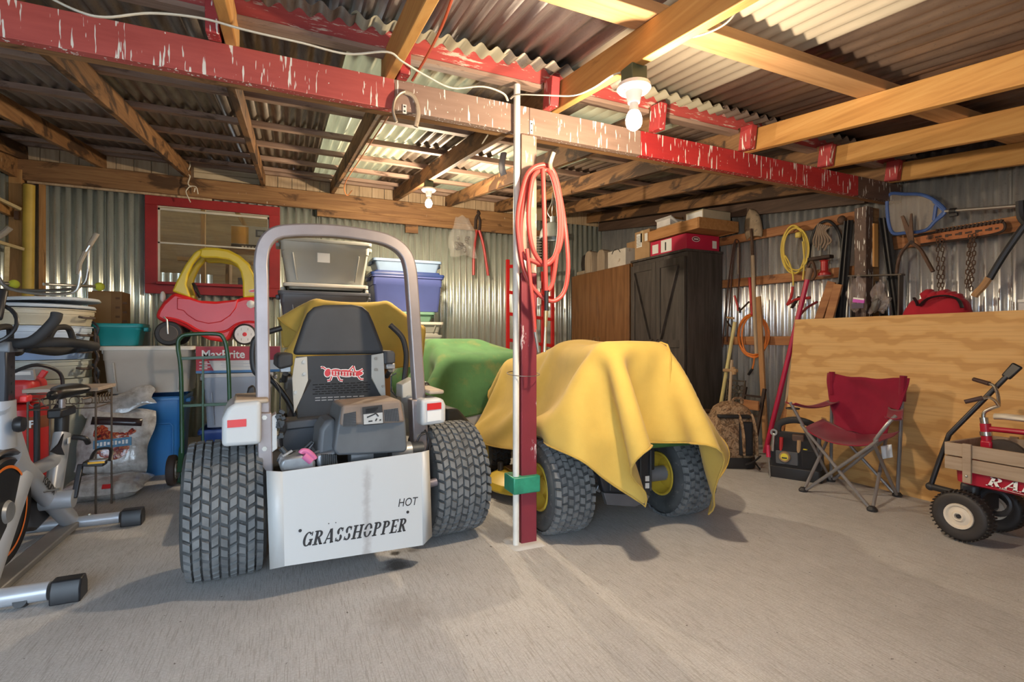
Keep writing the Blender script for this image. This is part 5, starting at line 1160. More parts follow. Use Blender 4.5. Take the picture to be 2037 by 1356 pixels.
# horseshoe over the beam joint
hsh = thing('horseshoe', 'old horseshoe hung upside down on the beam over the white bracket', 'horseshoe', (.475, 2.31, 2.05))
MB().tube(smooth_path([atY(x, y, 2.305) for x, y in ((789, 243), (782, 222), (785, 200), (795, 187), (805, 183))], 5), .011, 8, flat=.6).build('left_branch', MATS['pale forged steel'], hsh, world=True)
MB().tube(smooth_path([atY(x, y, 2.305) for x, y in ((827, 252), (832, 225), (827, 200), (818, 188), (805, 183))], 5), .011, 8, flat=.6).build('right_branch', MATS['pale forged steel'], hsh, world=True)
for x_, y0, y1 in ((805, 208, 226), (1057, 240, 266)):
    a, b = atY(x_, y0, 2.316), atY(x_, y1, 2.316); o = MB().box((a + b) / 2, (.017, .003, a.z - b.z)).build('mending_plate', mat('white plate', (.72, .70, .65), .5)); tag(o, 'small white mending plate under the horseshoe' if x_ < 900 else 'small white mending plate at the beam joint over the post', 'bracket')
    for f in (.25, .75): MB().cyl(a.lerp(b, f) + V(0, -.001, 0), a.lerp(b, f) + V(0, -.004, 0), .004, n=8).build('screw', eng_dk, o, world=True)
# white cable strung along the beams
cab = mat('white cable', (.68, .64, .54), .5)
pts = [(60, -25, 2.05), (150, 20, 2.05), (210, 34, 2.05), (300, 26, 2.05), (400, 36, 2.04), (490, 60, 2.04), (600, 85, 2.06), (690, 107, 2.06), (770, 103, 1.99), (800, 122, 2.02), (850, 152, 2.08), (900, 175, 2.12), (960, 172, 2.16), (1000, 185, 2.2), (1010, 200, 2.27)]
c1 = MB().tube(smooth_path([atY(*q) for q in pts], 6), .006, 6, flat=.6).build('cable', cab); tag(c1, 'white cable sagging along above the red beam to the conduit', 'cable')
pts = [(1016, 196, 2.27), (1030, 188, 2.16), (1080, 189, 2.06), (1140, 190, 1.97), (1180, 175, 1.86), (1215, 152, 1.73), (1234, 144, 1.70)]
c2 = MB().tube(smooth_path([atY(*q) for q in pts], 6), .006, 6, flat=.6).build('cable', cab); tag(c2, 'white cable running from the conduit to the front bulb', 'cable')
pts = [(1300, 100, 1.62), (1330, 82, 1.55), (1350, 74, 1.5), (1385, 72, 1.45), (1430, 55, 1.4), (1460, 30, 1.35), (1490, -20, 1.3)]
c3 = MB().tube(smooth_path([atY(*q) for q in pts], 6), .006, 6, flat=.6).build('cable', cab); tag(c3, 'white cable running forward from the front bulb across the cream sheet', 'cable')
orc = mat('rust red cord', (.38, .08, .04), .6)
c4 = MB().tube(smooth_path([atY(905, -20, 1.75), atY(880, 50, 1.95), atY(850, 110, 2.1), atY(820, 160, 2.26)], 5), .006, 6).build('cord', orc); tag(c4, 'rust red cord stretched along the front rafter above the horseshoe', 'cord')
c5 = MB().tube(smooth_path([V(.51, 2.6, zr(2.6) - .01), V(.51, 4, zr(4) - .01), V(.52, 5.4, zr(5.4) - .015), V(.56, 5.6, zr(5.6) - .10), V(.68, 6.2, 2.83)], 5), .005, 6).build('cord', mat('orange cord', (.60, .20, .06), .6)); tag(c5, 'orange cord running along a rear rafter to the back plate', 'cord')
st_ = thing('knotted_string', 'white string knotted and dangling from a rear rafter end', 'string', (-1.0, 6.30, 2.6)); sm_ = mat('white string', (.70, .64, .52), .8)
SYY = 6.28
for pts in ([(376, 313), (378, 330), (371, 345), (378, 350), (374, 365), (380, 372)], [(378, 370), (370, 380), (374, 392), (379, 402)], [(378, 370), (390, 372), (394, 386)], [(388, 374), (386, 382)]):
    MB().tube(smooth_path([atY(x, y, SYY) for x, y in pts], 4), .006, 6).build('strand', sm_, st_, world=True)
st2 = MB().tube(smooth_path([atY(971, 268, 3.0), atY(960, 285, 3.2), atY(952, 303, 3.4)], 4), .005, 6).build('cord', sm_); tag(st2, 'short pale cord hanging behind the beam beside the conduit', 'cord')
gp = MB().tube(smooth_path([atY(1002, 305, 2.55), atY(998, 330, 2.5), atY(1002, 348, 2.5)], 4), .018, 10, flat=.5).build('wooden_cleat', mat('grey weathered wood', (.30, .28, .26), .8)); tag(gp, 'grey weathered wooden cleat beside the conduit behind the beam', 'cleat')
# ============================================================ tools on the back wall
rust = mat('rusty iron', (.10, .055, .035), .7, .3, var=.3, vs_=20, bump=.001); rust_d = mat('dark rusty iron', (.045, .028, .022), .65, .35, var=.3, vs_=20)
red_h = mat('red tool paint', (.48, .03, .03), .4, var=.15)
YT = YB - .12
lp = thing('loppers', 'loppers with red handles hanging on the back wall', 'loppers', (2.4, YT, 1.95))
def tl(pts, r, nm, m, t, Y=YT, flat=None, n=8): return MB().tube(smooth_path([atY(x, y, Y) for x, y in pts], 4), r, n, flat=flat).build(nm, m, t, world=True)
tl([(948, 458), (943, 500), (942, 547)], .018, 'handle', red_h, lp); tl([(953, 458), (962, 490), (971, 548)], .018, 'handle', red_h, lp)
tl([(946, 455), (947, 435), (953, 424), (949, 420)], .022, 'upper_blade', rust_d, lp, flat=.35); tl([(953, 458), (955, 440), (951, 428)], .02, 'lower_blade', rust_d, lp, flat=.35)
def clear_bag(name, c=(.75, .73, .70)):
    if name in MATS: return MATS[name]
    k = NT(name); k.b.inputs['Base Color'].default_value = (*c, 1); k.b.inputs['Roughness'].default_value = .15; k.b.inputs['Alpha'].default_value = .16; k.b.inputs['Specular IOR Level'].default_value = .8
    k.bump(k.noise(k.coords((1, 1, 1)), 28, 3), .01, .9); MATS[name] = k.m; return k.m
def hang_bag(label, t, pc, w, h, axis, m, name='plastic_bag', stuff=None, seed=0):
    t = thing(name, label, 'bag', (pc.x, pc.y, pc.z - h / 2)); mb = pillow(w, h, w * .28, 14, 14, .018, seed)
    rnd = random.Random(seed); mb.v = [v + Vector((rnd.uniform(-.006, .006), rnd.uniform(-.006, .006), 0)) for v in mb.v]
    for v in mb.v:
        k = .45 + .55 * min(1, max(0, (h / 2 - v.z) / (h * .45))); v.x *= k
    rot = Matrix.Rotation(PI / 2 if axis == 'X' else 0, 4, 'Z'); settle(mb, T(0, 0, h / 2) @ rot).build('film', m, t, ang=60)
    if stuff:
        s2 = MB()
        for i in range(14): s2.sphere((rnd.uniform(-.25, .25) * w, rnd.uniform(-.03, .03), rnd.uniform(-.35, .0) * h), rnd.uniform(.02, .035), 8, 6, (1.6, .8, .7), R3(rnd.uniform(0, 3), rnd.uniform(0, 3), 0))
        settle(s2, T(0, 0, h / 2) @ rot).build('contents', stuff, t)
    return t
hang_bag('clear plastic bag of dark parts hanging on the back wall by the loppers', None, atY(920, 470, YB - .20), .36, .52, 'Y', clear_bag('clear film'), stuff=mat('dark contents', (.12, .11, .10), .5), seed=3)
# hanging work lamp behind the hose
wl_ = thing('hanging_work_lamp', 'dome-shaped galvanised work lamp hanging behind the red hose', 'lamp', (2.9, 4.4, 1.95)); wp = atY(1100, 455, 4.4)
MB().lathe([(.13, -.10), (.135, -.09), (.125, -.03), (.09, .04), (.05, .06), (.03, .065), (.03, .12), (.001, .12)], wp, (0, 0, 1), 28).build('shade', mat('galvanised shade', (.42, .45, .44), .4, .6), wl_, world=True)
for a in (-.03, .0, .035): MB().tube(smooth_path([wp + V(a, 0, .11), wp + V(a * 1.6, .02, .17), wp + V(a * .5, 0, .26), wp + V(0, 0, .36)], 4), .005, 6).build('wire_hook', mat('bright wire', (.6, .6, .58), .3, .8), wl_, world=True)
# spring rake / grille leaning behind the post and red hand truck at the back wall
rk = thing('red_hand_truck', 'red steel hand truck standing against the back wall behind the post', 'hand truck', (3.0, 6.15, 0)); rt = mat('red enamel', (.55, .02, .02), .35, var=.12); YR = 6.12
for pts in ([(1010, 516), (1010, 700)], [(1099, 520), (1103, 700)], [(1080, 540), (1080, 690)]): a, b = atY(*pts[0], YR), atY(*pts[1], YR); MB().bar((a.x, YR, .02), a, .05, .03, up=(0, 1, 0)).build('upright', rt, rk, world=True, bevel=.006)
for y_ in (534, 585, 628, 680): MB().bar(atY(1012, y_ - 4, YR - .005), atY(1102, y_ + (8 if y_ > 560 else -8), YR - .005), .045, .02, up=(0, 1, 0)).build('rung', rt, rk, world=True, bevel=.004)
for y_ in (566, 598): a = atY(1073, y_, YR - .04); MB().box(a, (.05, .006, .10)).build('white_sticker', print_w, rk, world=True)
a0, a1 = atY(1008, 516, YR), atY(1103, 516, YR); MB().box(((a0.x + a1.x) / 2, YR - .06, .03), (a1.x - a0.x, .22, .02)).build('toe_plate', rt, rk, world=True)
gr_ = thing('metal_grille', 'small slatted metal grille leaning on the back wall behind the hose', 'grille', (2.9, 6.2, 1.9)); a, b = atY(1062, 470, 6.25), atY(1076, 520, 6.25)
for i_ in range(9): y_ = 471 + i_ * 5.4; MB().bar(atY(1060, y_, 6.25), atY(1077, y_, 6.25), .012, .016, up=(0, 1, 0)).build('slat', mat('pale slat', (.6, .56, .5), .5), gr_, world=True)
for x_ in (1060, 1077): MB().bar(atY(x_, 468, 6.27), atY(x_, 518, 6.27), .012, .016, up=(0, 1, 0)).build('side_bar', rust_d, gr_, world=True)
# ============================================================ cabinets along the right wall
ck = NT('oak laminate'); _n = ck.noise(ck.coords((9, 9, .8)), 2, 7, .62, .5); ck.color(ck.ramp(_n, [(.25, (.11, .045, .015)), (.5, (.21, .095, .035)), (.8, (.30, .15, .06))])); ck.b.inputs['Roughness'].default_value = .45; ck.bump(_n, .0008); oak = ck.m
ck = NT('charcoal wood laminate'); _n = ck.noise(ck.coords((10, 10, .9)), 2, 7, .62, .6); ck.color(ck.ramp(_n, [(.25, (.022, .018, .016)), (.5, (.060, .050, .045)), (.8, (.105, .088, .078))])); ck.b.inputs['Roughness'].default_value = .5; ck.bump(_n, .0008); chw = ck.m
brass = mat('dull brass', (.48, .38, .22), .35, .8)
CX0, CX1 = 3.76, 4.26
oc = thing('oak_cabinet', 'tall oak-coloured two-door cabinet beside the charcoal one', 'cabinet', (CX0, 5.64, 0)); y0, y1 = 4.97, 6.33; hz = 1.99
MB().box(((CX0 + CX1) / 2 + .01, (y0 + y1) / 2, hz / 2), (CX1 - CX0 - .02, y1 - y0, hz)).build('carcass', oak, oc, world=True, bevel=.003)
for q0, q1 in ((y0 + .004, (y0 + y1) / 2 - .002), ((y0 + y1) / 2 + .002, y1 - .004)):
    d_ = MB().box((CX0, (q0 + q1) / 2, hz / 2 + .02), (.018, q1 - q0, hz - .06)).build('door', oak, oc, world=True, bevel=.003)
    yy = q1 - .05 if q1 < 5.8 else q0 + .05; MB().tube([(CX0 - .01, yy, 1.00), (CX0 - .035, yy, 1.01), (CX0 - .035, yy, 1.09), (CX0 - .01, yy, 1.10)], .005, 8).build('handle', brass, d_, world=True)
dc = thing('charcoal_cabinet', 'tall charcoal barn-door cabinet next to the garden tools', 'cabinet', (CX0, 4.48, 0)); y0, y1 = 4.03, 4.94; hz = 1.985
MB().box(((CX0 + CX1) / 2 + .01, (y0 + y1) / 2, hz / 2), (CX1 - CX0 - .02, y1 - y0, hz)).build('carcass', chw, dc, world=True, bevel=.003)
MB().box(((CX0 + CX1) / 2, (y0 + y1) / 2, hz + .012), (CX1 - CX0 + .02, y1 - y0 + .02, .024)).build('top', chw, dc, world=True, bevel=.003)
mid = (y0 + y1) / 2
for q0, q1, s in ((y0 + .01, mid - .003, 1), (mid + .003, y1 - .01, -1)):
    d_ = MB().box((CX0, (q0 + q1) / 2, hz / 2), (.016, q1 - q0, hz - .10)).build('door', chw, dc, world=True, bevel=.002); qx = CX0 - .013
    for yy in (q0 + .035, q1 - .035): MB().box((qx, yy, hz / 2), (.012, .07, hz - .10)).build('stile', chw, d_, world=True, bevel=.002)
    for zz in (hz - .09, 1.02, .10): MB().box((qx, (q0 + q1) / 2, zz), (.012, q1 - q0 - .142, .08)).build('door_rail', chw, d_, world=True, bevel=.002)
    yo, yi = (q0 + .08, q1 - .09) if s > 0 else (q1 - .08, q0 + .09)
    MB().bar((qx, yo, hz - .14), (qx, yi, 1.07), .012, .055, up=(1, 0, 0)).build('diagonal_brace', chw, d_, world=True, bevel=.002)
    MB().bar((qx, yo, .15), (qx, yi, .97), .012, .055, up=(1, 0, 0)).build('diagonal_brace', chw, d_, world=True, bevel=.002)
    yy = q1 - .04 if s > 0 else q0 + .04; MB().tube([(qx, yy, .97), (qx - .025, yy, .98), (qx - .025, yy, 1.06), (qx, yy, 1.07)], .005, 8).build('handle', rust_d, d_, world=True)
# ------------------------------------------------------------ things on the cabinets
ZC = 1.992; ZD = 2.01
def cbox(name, label, x0, x1, y0, y1, z0, h, m, tape=None, rz=0, cat='box'):
    t = thing(name, label, cat, ((x0 + x1) / 2, (y0 + y1) / 2, z0), rz); MB().box((0, 0, h / 2), (x1 - x0, y1 - y0, h)).build('carton', m, t, bevel=.004)
    if tape: MB().box((0, 0, h + .0005), (.05, y1 - y0 + .002, .001)).build('tape', MATS['parcel tape'], t); MB().box((-(x1 - x0) / 2 - .0005, 0, h * .8), (.001, .05, h * .4)).build('tape_end', MATS['parcel tape'], t)
    return t
krf = mat('light kraft', (.42, .26, .13), .8, var=.12)
pbx = thing('dark_pouch', 'small dark leather pouch on the oak cabinet corner', 'pouch', (3.95, 6.20, ZC)); settle(pillow(.24, .30, .14, 10, 10, .015, 6), T(0, 0, .185) @ R3(.1, .25, PI / 2)).build('pouch', mat('dark leather', (.04, .03, .028), .6), pbx, ang=180); MB().box((-.09, 0, .03), (.10, .20, .06)).build('light_liner', mat('pale liner', (.35, .28, .2), .8), pbx, bevel=.02)
for i_, (yy, hh, lab) in enumerate(((5.93, .30, 'weathered round-topped wooden post cap block next to the dark pouch'), (5.72, .29, 'second weathered round-topped wooden block beside the white banker box'))):
    pts = [(-.09, 0), (.09, 0), (.09, hh * .72), (.07, hh * .92), (.03, hh), (-.03, hh), (-.07, hh * .92), (-.09, hh * .72)]
    o = MB().prism(pts, .12, basis((0, 0, 0), (0, -1, 0), (0, 0, 1))).build('wooden_block', wood('weathered block wood', [(.2, (.22, .16, .11)), (.5, (.38, .30, .22)), (.8, (.50, .42, .33))], 2), bevel=.008); o.location = (3.90 + .06 * i_, yy, ZC); tag(o, lab, 'wood block')
t = cbox('white_carton', 'white carton with curved black marking on the oak cabinet', 3.82, 4.10, 5.14, 5.52, ZC, .22, mat('worn white card', (.62, .57, .50), .7, var=.1, wear=(.40, .32, .24), wamt=.64))
MB().tube(arc((-.1405, 0, .13), .10, .5, PI - .5, 10, (0, 1, 0), (0, 0, 1)), .012, 6, flat=.1).build('curved_marking', print_k, t)
t = cbox('kraft_carton', 'plain kraft carton behind the white carton on the oak cabinet', 4.105, 4.255, 5.05, 5.50, ZC, .36, krf, True)
t = cbox('labelled_carton', 'kraft carton with shipping labels on the charcoal cabinet edge', 3.80, 4.12, 4.66, 4.93, ZD, .34, krf, True)
MB().box((-.1605, .05, .23), (.001, .10, .16)).build('shipping_label', print_w, t); MB().box((-.1605, -.085, .25), (.001, .07, .09)).build('shipping_label', print_w, t)
mb = MB()
for i_ in range(7): mb.box((-.1615, .05 + (.0 if i_ % 2 else .01), .17 + i_ * .018), (.001, .075, .004))
mb.build('label_print', print_k, t)
cr2 = mat('crimson carton print', (.52, .015, .06), .5, var=.06)
t = cbox('crimson_carton', 'flat crimson printed carton lying on the charcoal cabinet', 3.78, 4.24, 4.05, 4.62, ZD + .0005, .165, cr2)
MB().box((-.2305, .02, .085), (.001, .17, .135)).build('picture_panel', print_w, t); MB().box((-.2312, .03, .08), (.001, .02, .09)).build('pictured_pump', print_k, t); MB().box((-.2305, .20, .075), (.001, .10, .10)).build('picture_panel', print_w, t)
MB().prism([(math.cos(a * PI / 8) * .055, math.sin(a * PI / 8) * .028) for a in range(16)], .001, basis((-.10, -.2855, .11), (1, 0, 0), (0, 0, 1))).build('oval_logo', print_w, t); MB().prism([(math.cos(a * PI / 8) * .047, math.sin(a * PI / 8) * .022) for a in range(16)], .0015, basis((-.10, -.2862, .11), (1, 0, 0), (0, 0, 1))).build('oval_logo_field', mat('dark crimson', (.15, .01, .03), .5), t)
MB().box((.16, -.2855, .07), (.06, .001, .08)).build('picture_panel', print_w, t); MB().box((-.10, -.2885, .11), (.06, .001, .014)).build('logo_lettering', print_w, t)
wt = wood('tray timber', [(.2, (.30, .13, .04)), (.5, (.44, .21, .075)), (.8, (.55, .29, .12))], 1)
t = thing('wooden_tray', 'shallow wooden tray laid across the crimson carton on the cabinet', 'tray', (4.02, 4.22, ZD + .168))
x0, x1, y0, y1 = -.28, .24, -.39, .38
for c, d in (((x0, (y0 + y1) / 2, .055), (.02, y1 - y0, .11)), ((x1, (y0 + y1) / 2, .055), (.02, y1 - y0, .11)), (((x0 + x1) / 2, y0, .055), (x1 - x0 + .02, .02, .11)), (((x0 + x1) / 2, y1, .055), (x1 - x0 + .02, .02, .11)), (((x0 + x1) / 2, (y0 + y1) / 2, .012), (x1 - x0, y1 - y0, .012))): MB().box(c, d).build('tray_board', wt, t, bevel=.003)
ZT = ZD + .168 + .019
t = cbox('flip_top_carton', 'beige and green carton standing in the wooden tray', 3.82, 4.20, 3.86, 4.10, ZT, .19, mat('beige card', (.50, .42, .30), .7)); MB().box((0, 0, .1905), (.38, .24, .002)).build('green_top', mat('dark green print', (.03, .08, .05), .6), t); MB().box((-.1905, 0, .10), (.001, .22, .15)).build('white_panel', print_w, t)
t = cbox('open_white_box', 'open white box behind the kraft parcel in the tray', 3.82, 4.18, 4.34, 4.56, ZT, .20, mat('white card', (.66, .64, .63), .6)); MB().box((-.15, -.02, .19), (.12, .26, .01), ry=.5).build('flap', MATS['white card'], t)
t = cbox('kraft_parcel', 'small kraft parcel lying in the front of the tray', 3.78, 3.815, 4.12, 4.52, ZT, .12, krf)
t = cbox('kraft_strip_box', 'narrow kraft box behind the tray against the wall', 4.12, 4.26, 4.62, 4.92, ZD, .50, kraft2)
# ============================================================ tools hung on the right wall
XT = 4.235
def gx(x, X): d = ray(x, 0); k_ = X / d.x; return Vector((X, d.y * k_, .003))
def RT(x, y, X=XT): return atX(x, y, X)
def rtube(pts, r, nm, m, t, X=XT, flat=None, n=8, k=4, closed=False):
    q = [RT(*(p if len(p) == 3 else (*p, X))) for p in pts]
    return MB().tube(smooth_path(q, k, closed) if k > 1 else q, r, n, flat=flat, closed=closed).build(nm, m, t, world=True)
def rplate(pts, X, th, nm, m, t, bevel=.003):
    q = [RT(x, y, X) for x, y in pts]
    ms = Matrix(((0, 0, 1, X), (1, 0, 0, 0), (0, 1, 0, 0), (0, 0, 0, 1)))
    return MB().prism([(p.y, p.z) for p in q], th, ms).build(nm, m, t, world=True, bevel=bevel)
ash = wood('ash handle', [(.2, (.34, .24, .15)), (.5, (.48, .36, .24)), (.8, (.56, .44, .31))], 2); brown_st = mat('brown leather strap', (.10, .045, .03), .6, var=.25)
t = thing('round_shovel', 'round-point shovel hanging blade up on the wall rail', 'shovel', tuple(RT(1500, 705)))
def blade(u, v):
    a = (u - .5) * 2; w = .105 * math.sqrt(max(0, 1 - (max(0, v - .2) / .8) ** 2.4)) * (.86 + .14 * min(1, v * 5))
    p0, p1 = RT(1496, 470, XT - .02), RT(1488, 415, XT - .02); c = p0.lerp(p1, v); return (c.x + .03 * a * a + .02 * v, c.y + a * w, c.z - .02 * a * a * (1 - v))
MB().grid(blade, 10, 14).build('blade', mat('muddy steel', (.33, .25, .17), .6, .3, var=.3, vs_=12, wear=(.20, .16, .12), wamt=.58), t, world=True, solid=-.003, ang=180)
rtube([(1494, 455), (1496, 480), (1497, 510)], .014, 'socket', rust, t, XT - .03); rtube([(1497, 508), (1500, 600), (1505, 703)], .017, 'handle', ash, t, XT - .03)
t = thing('leather_halter', 'brown leather strap looped over a nail beside the charcoal cabinet', 'strap', tuple(RT(1440, 690)))
rtube([(1437, 690), (1444, 610), (1453, 530), (1460, 485), (1466, 476), (1471, 490), (1471, 540), (1468, 600)], .010, 'strap', brown_st, t, flat=.4); rtube([(1446, 680), (1452, 600), (1458, 520), (1463, 480)], .010, 'strap', brown_st, t, flat=.4)
rtube([(1468, 492), (1468, 545)], .004, 'stitching', mat('pale thread', (.5, .4, .28), .8), t, XT - .02)
t = thing('red_pliers', 'red-handled pliers hanging under the leather strap', 'pliers', tuple(RT(1468, 620)))
rtube([(1461, 588), (1465, 600), (1469, 618)], .010, 'handle', red_h, t, 4.19); rtube([(1490, 600), (1480, 610), (1474, 616)], .009, 'handle', rust_d, t, 4.19); rtube([(1470, 612), (1472, 617), (1472, 622)], .011, 'jaw', rust_d, t, 4.19)
t = thing('hand_hatchet', 'small wooden-handled hatchet on a nail near the orange cord', 'hatchet', tuple(RT(1465, 635))); rtube([(1446, 631), (1460, 633)], .010, 'handle', krf, t, 4.19); rtube([(1446, 638), (1450, 645), (1454, 650)], .014, 'head', rust_d, t, 4.19, flat=.4)
o = MB().tube([RT(1491, 552), RT(1496, 622)], .014, 10).build('red_rod', red_h); tag(o, 'short crimson rod behind the shovel handle', 'rod'); MB().sphere(RT(1496, 624), .018, 10, 8).build('rod_knob', red_h, o)
oc_ = mat('orange cord vinyl', (.72, .20, .03), .5); t = thing('orange_extension_cord', 'coiled orange extension cord hanging on the wall', 'cord', tuple(RT(1498, 712)))
for i_, (cx_, cy_, rx, ry) in enumerate(((1498, 667, 30, 43), (1497, 668, 27, 40), (1500, 669, 24, 42), (1499, 666, 31, 39))): rtube([(cx_ + rx * math.cos(a * PI / 8), cy_ + ry * math.sin(a * PI / 8)) for a in range(16)], .008, 'coil', oc_, t, XT + .03 - .006 * i_, closed=True, n=7)
rtube([(1501, 708), (1499, 725), (1496, 735)], .008, 'tail', oc_, t, XT + .02); rtube([(1497, 733), (1489, 745)], .013, 'plug', blk_pl, t, XT + .02, k=1)
o = MB().bar(RT(1509, 590, XT - .02), gx(1524, 4.08), .05, .022, up=(1, 0, 0)).build('wooden_lath', wood('brown lath wood', [(.2, (.26, .12, .045)), (.5, (.40, .20, .08)), (.8, (.48, .26, .11))], 2), bevel=.002); tag(o, 'brown wooden lath leaning on the wall through the orange coil', 'lath')
o = MB().tube([RT(1462, 640, 4.20), gx(1421, 4.05)], .018, 10).build('yellow_pole', mat('yellowed pole paint', (.66, .56, .24), .5, var=.15)); tag(o, 'pale yellow pole leaning beside the charcoal cabinet', 'pole')
t = thing('grubbing_tool', 'old wooden-handled mattock leaning behind the camouflage backpack', 'mattock', tuple(gx(1446, 3.90))); MB().tube([gx(1446, 3.90), RT(1456, 716, 4.07)], .015, 8).build('handle', ash, t, world=True); rtube([(1440, 736), (1455, 737), (1466, 737)], .018, 'head', krf, t, 4.05); rtube([(1458, 730), (1461, 745)], .020, 'collar', krf, t, 4.05, k=1)
yc_ = mat('yellow cord vinyl', (.74, .55, .10), .5); t = thing('yellow_extension_cord', 'coiled yellow extension cord hanging on the wall rail', 'cord', tuple(RT(1580, 565)))
for i_, (cx_, cy_, rx, ry) in enumerate(((1580, 497, 26, 47), (1582, 498, 24, 44), (1579, 496, 22, 48), (1584, 495, 25, 42))): rtube([(cx_ + rx * math.cos(a * PI / 8), cy_ + ry * math.sin(a * PI / 8)) for a in range(16)], .007, 'coil', yc_, t, XT - .01 - .012 * i_, closed=True, n=7)
rtube([(1562, 508), (1570, 522), (1577, 545), (1578, 568)], .007, 'tail', yc_, t, XT - .05); rtube([(1597, 480), (1600, 520), (1597, 556)], .007, 'tail', yc_, t, XT - .05); o = MB().box(RT(1588, 467, XT - .06), (.03, .05, .05)).build('plug', yc_, t, world=True, bevel=.01)
t = thing('rope_halter', 'bundle of frayed brown rope hung inside the black hose loop', 'rope', tuple(RT(1635, 520))); rp_ = mat('frayed rope', (.26, .19, .14), .9, var=.25)
for i_ in range(7): x_ = 1622 + i_ * 4; rtube([(x_ + 6, 444 + i_), (x_ + 2 - i_, 460), (x_ - 4 + i_ * 2, 478), (x_ - 2, 488 + (i_ % 3) * 5)], .008, 'strand', rp_, t, XT - .02 - .004 * i_)
t = thing('black_hose_loop', 'stiff black hose bent in an arch over the wall rail', 'hose', tuple(RT(1640, 560))); rtube([(1608, 535), (1612, 490), (1622, 455), (1642, 439), (1660, 448), (1673, 475), (1677, 530)], .012, 'hose', blk_pl, t, XT + .025)
o = MB().sphere(RT(1674, 437), .035, 12, 8, (.7, 1, 1)).build('cast_iron_weight', rust); tag(o, 'round rusty iron weight on the wall rail by the hose arch', 'weight')
t = thing('red_hand_vise', 'red iron vise mounted on the middle wall rail', 'vise', tuple(RT(1640, 548))); MB().lathe([(.001, 0), (.05, 0), (.05, .02), (.03, .04), (.028, .12), (.04, .13), (.001, .14)], RT(1640, 548, XT - .04), (0, 0, 1), 16).build('base', red_h, t, world=True); MB().box(RT(1632, 513, XT - .04), (.06, .20, .03)).build('jaw_bar', rust_d, t, world=True, bevel=.006)
t = thing('red_bolt_cutters', 'red bolt cutters hanging below the yellow cord', 'bolt cutters', tuple(RT(1590, 620))); rtube([(1577, 570), (1574, 590), (1566, 606)], .012, 'handle', red_h, t); rtube([(1566, 606), (1585, 595), (1612, 592)], .013, 'handle', red_h, t, XT - .02); rtube([(1592, 626), (1605, 612), (1626, 600)], .011, 'handle', mat('dark red paint', (.20, .02, .025), .5), t, XT - .03); rtube([(1575, 612), (1583, 600), (1590, 590)], .02, 'jaws', rust_d, t, XT - .01, flat=.5)
# red digging bar and poles
t = thing('red_post_bar', 'long crimson steel bar with rusty head leaning on the tool wall', 'bar', tuple(gx(1522, 4.0)))
crim = mat('crimson enamel', (.52, .02, .07), .35, var=.1); top_ = RT(1606, 556, 4.15); ft_ = gx(1522, 4.0); MB().cyl(ft_ + V(0, 0, .02), top_, .021, n=14).build('bar', crim, t, world=True)
d_ = (top_ - ft_).normalized(); MB().cyl(top_, top_ + d_ * .10, .024, .032).build('head', mat('worn brown steel', (.26, .18, .12), .6, .3), t, world=True); rtube([(1606, 532), (1616, 520), (1622, 545), (1616, 556)], .012, 'head_clamp', rust, t, 4.13)
o = MB().bar(RT(1587, 628, 4.20), gx(1556, 4.12), .05, .025, up=(1, 0, 0)).build('tan_stake', ash, bevel=.003); tag(o, 'tan wooden stake leaning behind the crimson bar', 'stake')
for i_, (a, b) in enumerate((((1655, 560), (1630, 632)), ((1668, 565), (1650, 632)))):
    q0, q1 = RT(*a, 4.17 - i_ * .05), RT(*b, 4.15 - i_ * .05); q2 = q0 + (q1 - q0) * (q0.z / (q0.z - q1.z)) * .995; o = MB().bar(q0, q2, .07, .02, up=(1, 0, 0)).build('timber_offcut', w_rail, bevel=.003); tag(o, ['reddish board leaning behind the plywood sheet, inner one', 'reddish board leaning behind the plywood sheet next to the black fence posts'][i_], 'board')
def tpost(a, b, lab, Xa=4.225, Xb=4.21):
    q0, q1 = RT(*a, Xa), RT(*b, Xb); d = (q0 - q1); q2 = q1 - d * ((q1.z - .01) / d.z); t = thing('fence_post', lab, 'fence post', tuple(q2), 0, None); MB().bar(q2, q0, .045, .008, up=(1, 0, 0)).build('flange', mat('black post paint', (.022, .022, .025), .5), t, world=True); MB().bar(q2 + V(-.018, 0, 0), q0 + V(-.018, 0, 0), .008, .034, up=(1, 0, 0)).build('web', MATS['black post paint'], t, world=True); return t
tpost((1692, 438), (1676, 632), 'black steel fence post standing just left of the brown wall post'); tpost((1685, 440), (1666, 632), 'black steel fence post next to the leaning red boards', 4.235, 4.225)
tpost((1754, 434), (1777, 600), 'black steel fence post leaning at the right of the brown wall post', 4.225, 4.215); tpost((1763, 434), (1785, 600), 'black steel fence post, outer one of the pair by the net', 4.19, 4.18); tpost((1748, 560), (1758, 632), 'short black steel fence post behind the angle-iron frame', 4.235, 4.225)
